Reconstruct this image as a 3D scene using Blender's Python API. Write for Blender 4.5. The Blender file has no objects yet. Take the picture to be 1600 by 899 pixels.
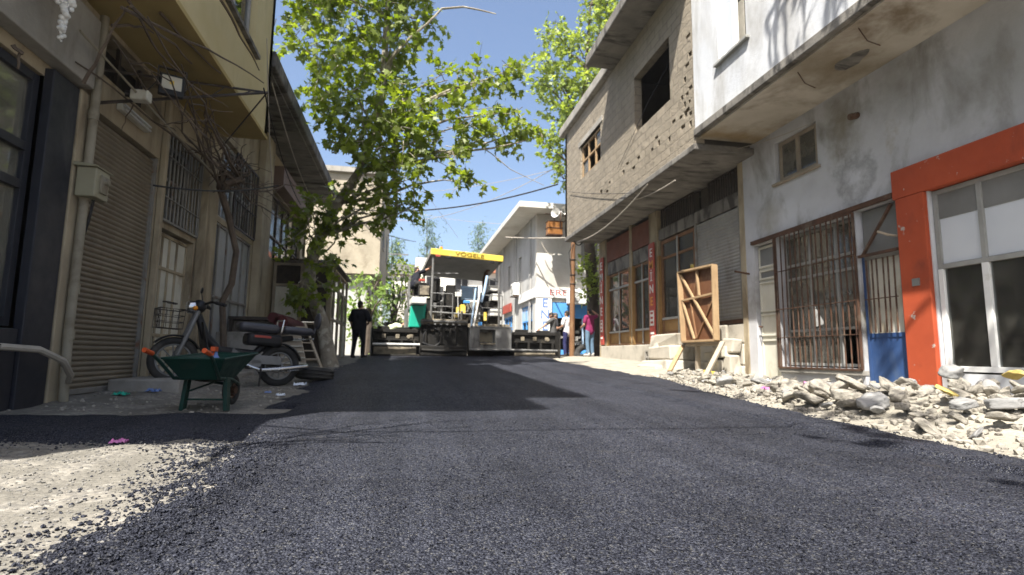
import bpy, bmesh, math, random
import numpy as np
from mathutils import Vector, Matrix, noise
R_ = math.radians
rnd = random.Random(11)
scene = bpy.context.scene
COL = scene.collection

# ------------------------------------------------------------------ camera
FPX, CXP, CYP, CAMH = 850.0, 800.0, 449.5, 0.6
_yaw, _pitch, _roll = R_(10.7), R_(7.1), R_(0.7)
cF = Vector((math.sin(_yaw) * math.cos(_pitch), math.cos(_yaw) * math.cos(_pitch), math.sin(_pitch)))
_r0 = Vector((math.cos(_yaw), -math.sin(_yaw), 0)); _u0 = _r0.cross(cF)
cR = _r0 * math.cos(_roll) + _u0 * math.sin(_roll)
cU = _u0 * math.cos(_roll) - _r0 * math.sin(_roll)
cC = Vector((0, 0, CAMH))
cam_d = bpy.data.cameras.new('camera'); cam = bpy.data.objects.new('camera', cam_d); COL.objects.link(cam)
cam.matrix_world = Matrix(((cR.x, cU.x, -cF.x, 0), (cR.y, cU.y, -cF.y, 0), (cR.z, cU.z, -cF.z, CAMH), (0, 0, 0, 1)))
cam_d.sensor_width = 36; cam_d.lens = FPX / 1600 * 36
cam_d.clip_start = 0.05; cam_d.clip_end = 2000
cam_d.dof.use_dof = True; cam_d.dof.focus_distance = 2.6; cam_d.dof.aperture_fstop = 3.2
scene.camera = cam

# ------------------------------------------------------------------ light
SUN_AZ, SUN_EL = 34.0, 57.0      # heading of the shadows (from +Y towards +X), height of the sun
world = bpy.data.worlds.new('World'); scene.world = world; world.use_nodes = True
wn = world.node_tree.nodes; wl = world.node_tree.links
bgn = wn['Background']; sky = wn.new('ShaderNodeTexSky'); sky.sky_type = 'NISHITA'; sky.sun_disc = False
sky.sun_elevation = R_(SUN_EL); sky.sun_rotation = R_(180 + SUN_AZ)
sky.air_density = 1.0; sky.dust_density = 5.0; sky.ozone_density = 1.0; sky.altitude = 600
wl.new(sky.outputs[0], bgn.inputs[0]); bgn.inputs[1].default_value = 0.105
sd = bpy.data.lights.new('sun', 'SUN'); sd.energy = 5.0; sd.angle = R_(0.5); sd.color = (1.0, 0.95, 0.87)
sun = bpy.data.objects.new('sun', sd); COL.objects.link(sun)
LD = Vector((math.sin(R_(SUN_AZ)) * math.cos(R_(SUN_EL)), math.cos(R_(SUN_AZ)) * math.cos(R_(SUN_EL)), -math.sin(R_(SUN_EL))))
sun.rotation_euler = LD.to_track_quat('-Z', 'Y').to_euler(); sun.location = (-6, -8, 20)
scene.view_settings.view_transform = 'Standard'; scene.view_settings.look = 'None'
scene.view_settings.exposure = 1.32; scene.view_settings.gamma = 1.0
scene.render.engine = 'CYCLES'
scene.cycles.use_denoising = True
scene.cycles.max_bounces = 8; scene.cycles.diffuse_bounces = 2; scene.cycles.transparent_max_bounces = 12
scene.cycles.sample_clamp_indirect = 6

# ------------------------------------------------------------------ surveying helpers
def ray(px, py): return cF + cR * ((px - CXP) / FPX) - cU * ((py - CYP) / FPX)
def atx(px, py, X): d = ray(px, py); return cC + d * (X / d.x)
def aty(px, py, Y): d = ray(px, py); return cC + d * (Y / d.y)
def sm(a, b, x):
    t = min(1, max(0, (x - a) / (b - a))); return t * t * (3 - 2 * t)
GP = [(-400, -0.2), (-10, -0.05), (3, 0.0), (5, 0.04), (8, 0.12), (12, 0.24), (16, 0.41), (19, 0.5), (23, 0.53), (30, 0.45), (60, 0.2), (400, 0.0)]
def gy(y):
    for (a, b), (c, d) in zip(GP, GP[1:]):
        if y <= c: return b + (d - b) * (y - a) / (c - a)
    return 0.0
def fbm(x, y, z=0.0, o=3): return noise.fractal(Vector((x, y, z)), 1.0, 2.0, o)
def edge_right(y):
    pts = [(-6, 3.3), (2.7, 3.55), (4.8, 3.8), (7, 4.18), (9, 4.62), (12, 4.62), (15.4, 4.5), (18.3, 4.9), (26, 5.0)]
    if y <= pts[0][0]: return pts[0][1]
    for (a, b), (c, d) in zip(pts, pts[1:]):
        if y <= c: return b + (d - b) * (y - a) / (c - a)
    return pts[-1][1]
def edge_left(y):
    pts = [(-6, -1.3), (1.6, -1.1), (2.4, -0.95), (3.4, -1.05), (3.85, -1.25), (4.05, -4.2), (5.25, -4.2), (5.55, -1.35), (7.5, -1.3), (10, -1.62), (12, -1.6), (15, -1.35), (18.3, -1.5), (26, -1.9)]
    if y <= pts[0][0]: return pts[0][1]
    for (a, b), (c, d) in zip(pts, pts[1:]):
        if y <= c: return b + (d - b) * (y - a) / (c - a)
    return pts[-1][1]
def asphalt_d(x, y):       # how far inside the asphalt a point lies (m, negative outside)
    d = min(edge_right(y) - x, (x - edge_left(y)) * (0.6 if y < 4.0 else 1.0))
    if 3.6 < y < 5.7 and x < -1.0: d = min(y - 3.95, 5.3 - y + 0.1 * fbm(x * 2, 3))
    d = min(d, 21.0 - y)
    return d
def mound(x, y):           # rubble heap in front of the abandoned shop
    return (0.04 + 0.2 * (1 - sm(4.6, 6.6, y))) * sm(3.8, 4.9, x) * (1 - 0.75 * sm(5.6, 6.6, x)) * sm(1.0, 4.2, y) * (1 - sm(6.6, 9.3, y))
def gz(x, y):
    z = gy(y) + (0.02 + 0.07 * sm(8, 11, y)) * sm(4.6, 6.4, x) * sm(-2, 3, y) * (1 - sm(20, 26, y)) + 0.04 * (1 - sm(-3.4, -1.9, x)) * (1 - sm(20, 26, y))
    z += mound(x, y)
    if -7 < x < 9 and -6 < y < 30:
        z += 0.018 * fbm(x * 1.3, y * 1.3) + 0.007 * fbm(x * 6, y * 6, 3.0)
        if x < -0.4 and y < 4.2: z += 0.02 * fbm(x * 2.2, y * 2.2, 9.0)
    return z

# ------------------------------------------------------------------ tagging and building
W = {}
def tag(o, label=None, cat=None, group=None, kind=None):
    if label: o['label'] = label
    if cat: o['category'] = cat
    if group: o['group'] = group
    if kind: o['kind'] = kind
    return o
def thing(name, label, cat, loc=(0, 0, 0), rz=0.0, group=None, rx=0.0, ry=0.0):
    o = bpy.data.objects.new(name, None); COL.objects.link(o)
    o.empty_display_size = 0.1; o.location = loc; o.rotation_euler = (rx, ry, rz)
    M = Matrix.Translation(Vector(loc)) @ o.rotation_euler.to_matrix().to_4x4()
    W[o.name] = M
    return tag(o, label, cat, group)
def link(o, parent=None, M=None):
    COL.objects.link(o)
    if parent is not None: o.parent = parent; W[o.name] = W[parent.name] @ (M if M is not None else Matrix())
    else: W[o.name] = M if M is not None else Matrix()
    return o
SPLIT = set('pier post mudguard rebar_stub pane glass_shard panel canopy_post work_lamp side_stripe indicator track reflector dusty_bracket side_cabinet yellow_valve blue_cap vent_backing tension_strut fork guard_rail pilaster door_frame_post shutter_box crossarm tin_panel operator_seat vent_bar rail lens balcony goods valve_block lever_block bracket'.split()) - {'door_frame_post', 'operator_seat', 'rail'}
class MB:
    def __init__(s): s.bm = bmesh.new()
    def face(s, pts):
        try: return s.bm.faces.new([s.bm.verts.new(p) for p in pts])
        except ValueError: return None
    def box(s, x0, x1, y0, y1, z0, z1, M=None):
        v = [s.bm.verts.new((M @ Vector(p)) if M else p) for p in
             ((x0, y0, z0), (x1, y0, z0), (x1, y1, z0), (x0, y1, z0), (x0, y0, z1), (x1, y0, z1), (x1, y1, z1), (x0, y1, z1))]
        for f in ((0, 3, 2, 1), (4, 5, 6, 7), (0, 1, 5, 4), (1, 2, 6, 5), (2, 3, 7, 6), (3, 0, 4, 7)): s.bm.faces.new([v[i] for i in f])
        return s
    def bar(s, p, q, w, h=None, up=(0, 0, 1)):
        p, q = Vector(p), Vector(q); h = h or w; d = q - p; L = d.length
        if L < 1e-6: return s
        d.normalize(); up = Vector(up)
        if abs(d.dot(up)) > 0.98: up = Vector((1, 0, 0))
        x = d.cross(up).normalized(); z = x.cross(d)
        M = Matrix(((x.x, d.x, z.x, p.x), (x.y, d.y, z.y, p.y), (x.z, d.z, z.z, p.z), (0, 0, 0, 1)))
        return s.box(-w / 2, w / 2, 0, L, -h / 2, h / 2, M)
    def tube(s, pts, r, n=8, cap=True):
        pts = [Vector(p) for p in pts]; k = len(pts)
        rs = r if isinstance(r, (list, tuple)) else [r] * k
        rings = []; prev = None
        for i, p in enumerate(pts):
            d = (pts[min(i + 1, k - 1)] - pts[max(i - 1, 0)])
            d = d.normalized() if d.length > 1e-9 else Vector((0, 0, 1))
            if prev is None:
                a = Vector((0, 0, 1)) if abs(d.z) < 0.9 else Vector((1, 0, 0)); prev = d.cross(a).normalized()
            u = prev - d * prev.dot(d)
            u = u.normalized() if u.length > 1e-6 else d.orthogonal().normalized()
            prev = u; w = d.cross(u)
            rings.append([s.bm.verts.new(p + (u * math.cos(2 * math.pi * j / n) + w * math.sin(2 * math.pi * j / n)) * rs[i]) for j in range(n)])
        for a, b in zip(rings, rings[1:]):
            for j in range(n): s.bm.faces.new((a[j], a[(j + 1) % n], b[(j + 1) % n], b[j]))
        if cap:
            s.bm.faces.new(list(reversed(rings[0]))); s.bm.faces.new(rings[-1])
        return s
    def cyl(s, p, q, r, n=12, r2=None): return s.tube([p, q], [r, r if r2 is None else r2], n)
    def ball(s, c, r, n=10, M=None):
        r = r if isinstance(r, (list, tuple)) else (r, r, r)
        T = Matrix.Translation(Vector(c)) @ (M or Matrix()) @ Matrix.Diagonal((*r, 1))
        bmesh.ops.create_uvsphere(s.bm, u_segments=n, v_segments=max(5, n // 2 + 1), radius=1, matrix=T); return s
    def torus(s, c, axis, R, r, n=24, m=8):
        c = Vector(c); ax = Vector(axis).normalized(); u = ax.orthogonal().normalized(); w = ax.cross(u); rings = []
        for i in range(n):
            a = 2 * math.pi * i / n; d = u * math.cos(a) + w * math.sin(a)
            rings.append([s.bm.verts.new(c + d * (R + r * math.cos(2 * math.pi * j / m)) + ax * (r * math.sin(2 * math.pi * j / m))) for j in range(m)])
        for i in range(n):
            a, b = rings[i], rings[(i + 1) % n]
            for j in range(m): s.bm.faces.new((a[j], b[j], b[(j + 1) % m], a[(j + 1) % m]))
        return s
    def prism(s, poly, o, u, v, depth):     # polygon in the plane o + a*u + b*v, pushed along u x v
        o, u, v = Vector(o), Vector(u), Vector(v); nrm = u.cross(v).normalized()
        a = [s.bm.verts.new(o + u * x + v * y) for x, y in poly]; b = [s.bm.verts.new(o + u * x + v * y - nrm * depth) for x, y in poly]
        s.bm.faces.new(a); s.bm.faces.new(list(reversed(b))); k = len(a)
        for i in range(k): s.bm.faces.new((a[i], b[i], b[(i + 1) % k], a[(i + 1) % k]))
        return s
    def wall(s, o, u, w, h, holes=(), depth=0.25, v=(0, 0, 1)):
        # sheet of w x h from o, seen from the side u x v; each hole (u0,u1,v0,v1) gets reveals of that depth
        o, u, v = Vector(o), Vector(u).normalized(), Vector(v).normalized(); nrm = u.cross(v)
        us = sorted({0.0, w, *[round(min(max(c, 0), w), 4) for a in holes for c in a[:2]]}); vs = sorted({0.0, h, *[round(min(max(c, 0), h), 4) for a in holes for c in a[2:4]]})
        V = {}
        def P(i, j, k=0):
            if (i, j, k) not in V: V[(i, j, k)] = s.bm.verts.new(o + u * us[i] + v * vs[j] - nrm * (depth if k else 0))
            return V[(i, j, k)]
        nu, nv = len(us) - 1, len(vs) - 1
        solid = [[not any(a[0] - 1e-4 <= (us[i] + us[i + 1]) / 2 <= a[1] + 1e-4 and a[2] - 1e-4 <= (vs[j] + vs[j + 1]) / 2 <= a[3] + 1e-4 for a in holes) for j in range(nv)] for i in range(nu)]
        for i in range(nu):
            for j in range(nv):
                if not solid[i][j]: continue
                s.bm.faces.new((P(i, j), P(i + 1, j), P(i + 1, j + 1), P(i, j + 1)))
                s.bm.faces.new((P(i, j + 1, 1), P(i + 1, j + 1, 1), P(i + 1, j, 1), P(i, j, 1)))
                for di, dj, e in ((-1, 0, ((i, j), (i, j + 1))), (1, 0, ((i + 1, j + 1), (i + 1, j))), (0, -1, ((i + 1, j), (i, j))), (0, 1, ((i, j + 1), (i + 1, j + 1)))):
                    a, b = i + di, j + dj
                    if a < 0 or b < 0 or a >= nu or b >= nv or not solid[a][b]:
                        p, q = e; s.bm.faces.new((P(*p), P(*q), P(*q, 1), P(*p, 1)))
        return s
    def islands(s):
        seen = set(); out = []
        for f in s.bm.faces:
            if f in seen: continue
            st = [f]; seen.add(f); isl = []
            while st:
                g = st.pop(); isl.append(g)
                for v in g.verts:
                    for h in v.link_faces:
                        if h not in seen: seen.add(h); st.append(h)
            out.append(isl)
        return out
    def build(s, name, m, parent=None, smooth=False, bevel=0.0, local=False, M=None, sharp=40):
        if parent is not None and name in SPLIT:      # every separate piece becomes a part of its own
            isl = s.islands()
            if 1 < len(isl) <= 100:
                o = None
                for fs in isl:
                    q = MB(); mp = {}
                    for f in fs:
                        q.bm.faces.new([mp.setdefault(v, None) or mp.__setitem__(v, q.bm.verts.new(v.co)) or mp[v] for v in f.verts])
                    o = q._build(name, m, parent, smooth, bevel, local, sharp)
                s.bm.free(); return o
        return s._build(name, m, parent, smooth, bevel, local, sharp)
    def _build(s, name, m, parent=None, smooth=False, bevel=0.0, local=False, sharp=40):
        me = bpy.data.meshes.new(name)
        if parent is not None and not local:
            s.bm.transform(W[parent.name].inverted())
        bmesh.ops.recalc_face_normals(s.bm, faces=s.bm.faces) if not getattr(s, 'keep', False) else None
        s.bm.to_mesh(me); s.bm.free()
        if smooth:
            for p in me.polygons: p.use_smooth = True
            me.set_sharp_from_angle(angle=R_(sharp))
        if m is not None:
            for q in (m if isinstance(m, (list, tuple)) else [m]): me.materials.append(q)
        o = bpy.data.objects.new(name, me); link(o, parent)
        if bevel:
            b = o.modifiers.new('bevel', 'BEVEL'); b.width = bevel; b.segments = 2; b.limit_method = 'ANGLE'; b.angle_limit = R_(35)
        return o
def single(mb, name, label, cat, m, loc, group=None, **k):     # a thing that is one mesh, origin at its base
    loc = Vector(loc); mb.bm.transform(Matrix.Translation(-loc))
    o = mb.build(name, m, None, **k); o.location = loc; W[o.name] = Matrix.Translation(loc)
    return tag(o, label, cat, group)
def copy_tree(o, loc, rz=None, label=None, parent=None):
    c = o.copy(); COL.objects.link(c); c.parent = parent
    if parent is None:
        c.location = loc
        if rz is not None: c.rotation_euler = (c.rotation_euler[0], c.rotation_euler[1], rz)
        if label: c['label'] = label
    W[c.name] = Matrix()
    for ch in o.children: copy_tree(ch, None, None, None, c)
    return c
def np_mesh(name, verts, faces, m, parent=None, smooth=False):
    me = bpy.data.meshes.new(name); me.from_pydata([tuple(v) for v in verts], [], faces)
    if parent is not None: me.transform(W[parent.name].inverted())
    if smooth:
        for p in me.polygons: p.use_smooth = True
    me.materials.append(m); o = bpy.data.objects.new(name, me); return link(o, parent)
def text(s, size, origin, xdir, ydir, m, parent, ext=0.004, name='lettering', sx=1.0):
    c = bpy.data.curves.new(name, 'FONT'); c.body = s; c.size = size; c.align_x = 'CENTER'; c.align_y = 'CENTER'; c.extrude = ext; c.offset = 0.004 * size
    c.materials.append(m); o = bpy.data.objects.new(name, c)
    x, y = Vector(xdir).normalized(), Vector(ydir).normalized(); z = x.cross(y); p = Vector(origin); x = x * sx
    M = Matrix(((x.x, y.x, z.x, p.x), (x.y, y.y, z.y, p.y), (x.z, y.z, z.z, p.z), (0, 0, 0, 1)))
    COL.objects.link(o); dg = bpy.context.evaluated_depsgraph_get(); me = bpy.data.meshes.new_from_object(o.evaluated_get(dg)); bpy.data.objects.remove(o)
    me.name = name; me.transform(W[parent.name].inverted() @ M); o = bpy.data.objects.new(name, me)
    return link(o, parent)

# ------------------------------------------------------------------ materials
def _nt(name):
    m = bpy.data.materials.new(name); m.use_nodes = True; nt = m.node_tree; return m, nt, nt.nodes['Principled BSDF']
def _n(nt, t, **k):
    n = nt.nodes.new(t)
    for a, b in k.items():
        if hasattr(n, a): setattr(n, a, b)
        else: n.inputs[a].default_value = b
    return n
def rgba(c): return (c[0], c[1], c[2], 1)
def ramp(nt, fac, stops):
    r = nt.nodes.new('ShaderNodeValToRGB'); e = r.color_ramp.elements
    while len(e) < len(stops): e.new(0.5)
    for i, (p, c) in enumerate(stops): e[i].position = p; e[i].color = rgba(c) if isinstance(c, (tuple, list)) else (c, c, c, 1)
    nt.links.new(fac, r.inputs[0]); return r.outputs[0]
def mix(nt, fac, a, b, mode='MIX'):
    x = nt.nodes.new('ShaderNodeMix'); x.data_type = 'RGBA'; x.blend_type = mode
    for s, v in ((x.inputs[0], fac), (x.inputs[6], a), (x.inputs[7], b)):
        if isinstance(v, (int, float)): s.default_value = v
        elif isinstance(v, (tuple, list)): s.default_value = rgba(v)
        else: nt.links.new(v, s)
    return x.outputs[2]
def coords(nt, stretch=(1, 1, 1), world=False):
    g = nt.nodes.new('ShaderNodeNewGeometry') if world else nt.nodes.new('ShaderNodeTexCoord')
    mp = nt.nodes.new('ShaderNodeMapping'); mp.inputs['Scale'].default_value = stretch
    nt.links.new(g.outputs['Position' if world else 'Object'], mp.inputs[0]); return mp.outputs[0]
def nz(nt, vec, scale, detail=4, rough=0.6, dist=0.0):
    t = _n(nt, 'ShaderNodeTexNoise'); t.inputs['Scale'].default_value = scale; t.inputs['Detail'].default_value = detail
    t.inputs['Roughness'].default_value = rough; t.inputs['Distortion'].default_value = dist
    nt.links.new(vec, t.inputs['Vector']); return t.outputs['Fac']
def bump(nt, h, strength, dist=0.01, prev=None):
    b = nt.nodes.new('ShaderNodeBump'); b.inputs['Strength'].default_value = strength; b.inputs['Distance'].default_value = dist
    nt.links.new(h, b.inputs['Height'])
    if prev is not None: nt.links.new(prev, b.inputs['Normal'])
    return b.outputs[0]
def surf(name, c1, c2=None, scale=3.0, stain=None, sscale=1.0, sthr=(0.5, 0.65), stretch=(1, 1, 1), rough=0.8, metal=0.0, bmp=0.25, bscale=30.0, bdist=0.006, spec=0.3, chip=None, chscale=9.0, chthr=(0.66, 0.7), world=False):
    m, nt, p = _nt(name); v = coords(nt, (1, 1, 1), world); L = nt.links
    c2 = c2 or tuple(x * 0.8 for x in c1)
    col = ramp(nt, nz(nt, v, scale, 5), [(0.35, c1), (0.65, c2)])
    if stain: col = mix(nt, ramp(nt, nz(nt, coords(nt, stretch, world), sscale, 6, 0.62, 0.4), [(sthr[0], 0.0), (sthr[1], 1.0)]), col, stain)
    if chip: col = mix(nt, ramp(nt, nz(nt, v, chscale, 6, 0.7), [(chthr[0], 0.0), (chthr[1], 1.0)]), col, chip)
    L.new(col, p.inputs['Base Color']); p.inputs['Metallic'].default_value = metal
    L.new(ramp(nt, nz(nt, v, scale * 2.3, 4), [(0.3, max(0.05, rough - 0.12)), (0.7, min(1.0, rough + 0.1))]), p.inputs['Roughness'])
    p.inputs['Specular IOR Level'].default_value = spec
    if bmp: L.new(bump(nt, nz(nt, v, bscale, 6, 0.7), bmp, bdist), p.inputs['Normal'])
    return m
M = {}
def m_asphalt():
    m, nt, p = _nt('fresh_asphalt'); L = nt.links; v = coords(nt, (1, 1, 1), True)
    vo = _n(nt, 'ShaderNodeTexVoronoi'); vo.inputs['Scale'].default_value = 126; L.new(v, vo.inputs['Vector'])
    vo2 = _n(nt, 'ShaderNodeTexVoronoi'); vo2.inputs['Scale'].default_value = 165; L.new(v, vo2.inputs['Vector'])
    sep = nt.nodes.new('ShaderNodeSeparateColor'); L.new(vo.outputs['Color'], sep.inputs[0])
    stone = ramp(nt, sep.outputs[0], [(0.0, (0.034, 0.037, 0.053)), (0.55, (0.062, 0.067, 0.090)), (0.88, (0.108, 0.115, 0.142)), (0.985, (0.15, 0.15, 0.15))])
    pit = ramp(nt, vo.outputs['Distance'], [(0.25, 1.0), (0.75, 0.35)])
    col = mix(nt, 1.0, stone, pit, 'MULTIPLY')
    pat = ramp(nt, nz(nt, v, 0.9, 5, 0.65), [(0.33, 0.78), (0.66, 1.18)])
    col = mix(nt, 1.0, col, pat, 'MULTIPLY')
    col = mix(nt, 1.0, col, ramp(nt, nz(nt, coords(nt, (2.6, 0.16, 1), True), 1.5, 4, 0.55), [(0.35, 0.80), (0.65, 1.14)]), 'MULTIPLY')
    col = mix(nt, 1.0, col, ramp(nt, nz(nt, coords(nt, (0.7, 2.6, 1), True), 2.4, 3, 0.5), [(0.58, 1.0), (0.68, 0.84)]), 'MULTIPLY')
    col = mix(nt, ramp(nt, nz(nt, v, 2.6, 6, 0.75, 0.5), [(0.60, 0.0), (0.72, 0.35)]), col, (0.12, 0.113, 0.10)); L.new(col, p.inputs['Base Color'])
    L.new(ramp(nt, sep.outputs[1], [(0.0, 0.3), (0.4, 0.6), (1.0, 0.9)]), p.inputs['Roughness'])
    p.inputs['Specular IOR Level'].default_value = 0.08
    inv = ramp(nt, vo.outputs['Distance'], [(0.0, 1.0), (0.9, 0.0)]); inv2 = ramp(nt, vo2.outputs['Distance'], [(0.0, 1.0), (0.9, 0.0)])
    b1 = bump(nt, inv, 1.0, 0.014); b2 = bump(nt, inv2, 0.5, 0.004, b1)
    b3 = bump(nt, nz(nt, v, 5, 4, 0.6), 0.35, 0.02, b2)
    L.new(b3, p.inputs['Normal']); return m
def m_dirt():
    m, nt, p = _nt('dusty_dirt'); L = nt.links; v = coords(nt, (1, 1, 1), True)
    col = ramp(nt, nz(nt, v, 1.6, 6, 0.65), [(0.3, (0.14, 0.131, 0.113)), (0.5, (0.17, 0.16, 0.137)), (0.7, (0.22, 0.206, 0.172))])
    vo = _n(nt, 'ShaderNodeTexVoronoi'); vo.inputs['Scale'].default_value = 34; L.new(v, vo.inputs['Vector'])
    sep = nt.nodes.new('ShaderNodeSeparateColor'); L.new(vo.outputs['Color'], sep.inputs[0])
    st = ramp(nt, sep.outputs[0], [(0.0, (0.13, 0.125, 0.12)), (0.6, (0.26, 0.24, 0.205)), (1.0, (0.36, 0.34, 0.30))])
    k = ramp(nt, nz(nt, v, 3.2, 5, 0.7), [(0.44, 0.0), (0.62, 0.75)])
    col = mix(nt, k, col, st)
    sx = nt.nodes.new('ShaderNodeSeparateXYZ'); L.new(v, sx.inputs[0]); mr = nt.nodes.new('ShaderNodeMapRange'); mr.inputs[1].default_value = 3.2; mr.inputs[2].default_value = 4.2; L.new(sx.outputs[0], mr.inputs[0])
    dust = ramp(nt, nz(nt, v, 3.0, 6, 0.7), [(0.35, (0.24, 0.22, 0.18)), (0.65, (0.35, 0.325, 0.27))]); col = mix(nt, mr.outputs[0], col, dust)
    L.new(col, p.inputs['Base Color']); p.inputs['Roughness'].default_value = 0.95; p.inputs['Specular IOR Level'].default_value = 0.15
    b1 = bump(nt, nz(nt, v, 45, 6, 0.75), 0.7, 0.012); b2 = bump(nt, ramp(nt, vo.outputs['Distance'], [(0.0, 1.0), (0.7, 0.0)]), 0.45, 0.012, b1)
    L.new(b2, p.inputs['Normal']); return m
def m_glass(name, dirt=(0.25, 0.24, 0.21), dfac=0.12, tint=(0.75, 0.8, 0.8), rough=0.03):
    m = bpy.data.materials.new(name); m.use_nodes = True; nt = m.node_tree; nt.nodes.clear(); L = nt.links
    out = nt.nodes.new('ShaderNodeOutputMaterial'); tr = nt.nodes.new('ShaderNodeBsdfTransparent'); tr.inputs[0].default_value = rgba(tint)
    gl = nt.nodes.new('ShaderNodeBsdfGlossy'); gl.inputs['Roughness'].default_value = rough; gl.inputs[0].default_value = (1, 1, 1, 1)
    fr = nt.nodes.new('ShaderNodeFresnel'); fr.inputs[0].default_value = 1.7
    a = nt.nodes.new('ShaderNodeMixShader'); L.new(fr.outputs[0], a.inputs[0]); L.new(tr.outputs[0], a.inputs[1]); L.new(gl.outputs[0], a.inputs[2])
    df = nt.nodes.new('ShaderNodeBsdfDiffuse'); df.inputs[0].default_value = rgba(dirt)
    b = nt.nodes.new('ShaderNodeMixShader'); v = coords(nt)
    f = ramp(nt, nz(nt, v, 2.5, 6, 0.7), [(0.35, dfac * 0.5), (0.7, min(1, dfac * 1.9))])
    L.new(f, b.inputs[0]); L.new(a.outputs[0], b.inputs[1]); L.new(df.outputs[0], b.inputs[2]); L.new(b.outputs[0], out.inputs[0]); return m
def m_block(name='grey_block_wall', k=(1, 1, 1)):
    m, nt, p = _nt(name); L = nt.links
    tc = nt.nodes.new('ShaderNodeNewGeometry'); sx = nt.nodes.new('ShaderNodeSeparateXYZ'); L.new(tc.outputs['Position'], sx.inputs[0])
    ad = nt.nodes.new('ShaderNodeMath'); ad.operation = 'ADD'; L.new(sx.outputs[0], ad.inputs[0]); L.new(sx.outputs[1], ad.inputs[1])
    cb = nt.nodes.new('ShaderNodeCombineXYZ'); L.new(ad.outputs[0], cb.inputs[0]); L.new(sx.outputs[2], cb.inputs[1])
    wob = nz(nt, tc.outputs['Position'], 3.0, 3); wv = nt.nodes.new('ShaderNodeVectorMath'); wv.operation = 'ADD'; L.new(cb.outputs[0], wv.inputs[0]); wsc = nt.nodes.new('ShaderNodeVectorMath'); wsc.operation = 'SCALE'; wno = _n(nt, 'ShaderNodeTexNoise'); wno.inputs['Scale'].default_value = 2.2; wno.inputs['Detail'].default_value = 4; L.new(tc.outputs['Position'], wno.inputs['Vector']); L.new(wno.outputs['Color'], wsc.inputs[0]); wsc.inputs['Scale'].default_value = 0.10; L.new(wsc.outputs[0], wv.inputs[1])
    br = _n(nt, 'ShaderNodeTexBrick'); L.new(wv.outputs[0], br.inputs['Vector'])
    br.inputs['Scale'].default_value = 1.0; br.inputs['Brick Width'].default_value = 0.42; br.inputs['Row Height'].default_value = 0.21; br.inputs['Mortar Size'].default_value = 0.014
    br.inputs['Mortar Smooth'].default_value = 0.5
    br.inputs['Color1'].default_value = rgba((0.27, 0.24, 0.19)); br.inputs['Color2'].default_value = rgba((0.35, 0.31, 0.245)); br.inputs['Mortar'].default_value = rgba((0.22, 0.195, 0.155))
    v = tc.outputs['Position']
    col = mix(nt, ramp(nt, nz(nt, v, 1.4, 6, 0.7), [(0.35, 0.0), (0.7, 0.75)]), br.outputs['Color'], (0.375, 0.335, 0.27))
    col = mix(nt, ramp(nt, nz(nt, v, 2.2, 5, 0.7), [(0.55, 0.0), (0.75, 0.6)]), col, (0.2, 0.185, 0.16))
    col = mix(nt, 1.0, col, (0.84, 0.82, 0.8), 'MULTIPLY')
    if k != (1, 1, 1): col = mix(nt, 1.0, col, k, 'MULTIPLY')
    L.new(col, p.inputs['Base Color']); p.inputs['Roughness'].default_value = 0.93; p.inputs['Specular IOR Level'].default_value = 0.15
    iv = nt.nodes.new('ShaderNodeMath'); iv.operation = 'SUBTRACT'; iv.inputs[0].default_value = 1; L.new(br.outputs['Fac'], iv.inputs[1])
    b1 = bump(nt, iv.outputs[0], 0.8, 0.02); b2 = bump(nt, nz(nt, v, 35, 6, 0.75), 0.7, 0.012, b1); L.new(bump(nt, nz(nt, v, 5, 6, 0.7), 0.75, 0.06, b2), p.inputs['Normal']); return m
def add_smears(m, blots):
    # dark damp marks with a place of their own on the wall: (centre, ring radius or 0, width, colour, amount, height stretch)
    nt = m.node_tree; L = nt.links; p = nt.nodes['Principled BSDF']; src = p.inputs['Base Color'].links[0].from_socket
    g = nt.nodes.new('ShaderNodeNewGeometry'); pos = g.outputs['Position']
    no = _n(nt, 'ShaderNodeTexNoise'); no.inputs['Scale'].default_value = 2.4; no.inputs['Detail'].default_value = 6; no.inputs['Roughness'].default_value = 0.7; L.new(pos, no.inputs['Vector'])
    for c, R, wd_, colr, amt, hs in blots:
        a = nt.nodes.new('ShaderNodeVectorMath'); a.operation = 'SUBTRACT'; L.new(pos, a.inputs[0]); a.inputs[1].default_value = c
        s = nt.nodes.new('ShaderNodeVectorMath'); s.operation = 'MULTIPLY'; L.new(a.outputs[0], s.inputs[0]); s.inputs[1].default_value = (0.2, 1, hs)
        ln_ = nt.nodes.new('ShaderNodeVectorMath'); ln_.operation = 'LENGTH'; L.new(s.outputs[0], ln_.inputs[0])
        d = nt.nodes.new('ShaderNodeMath'); d.operation = 'MULTIPLY_ADD'; L.new(no.outputs['Fac'], d.inputs[0]); d.inputs[1].default_value = 0.9; L.new(ln_.outputs['Value'], d.inputs[2])
        e = nt.nodes.new('ShaderNodeMath'); e.operation = 'SUBTRACT'; L.new(d.outputs[0], e.inputs[0]); e.inputs[1].default_value = R + 0.45
        f = nt.nodes.new('ShaderNodeMath'); f.operation = 'ABSOLUTE' if R else 'MAXIMUM'; L.new(e.outputs[0], f.inputs[0])
        if not R: f.inputs[1].default_value = 0
        src = mix(nt, ramp(nt, f.outputs[0], [(0.0, amt), (wd_, 0.0)]), src, colr)
    L.new(src, p.inputs['Base Color'])
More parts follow.
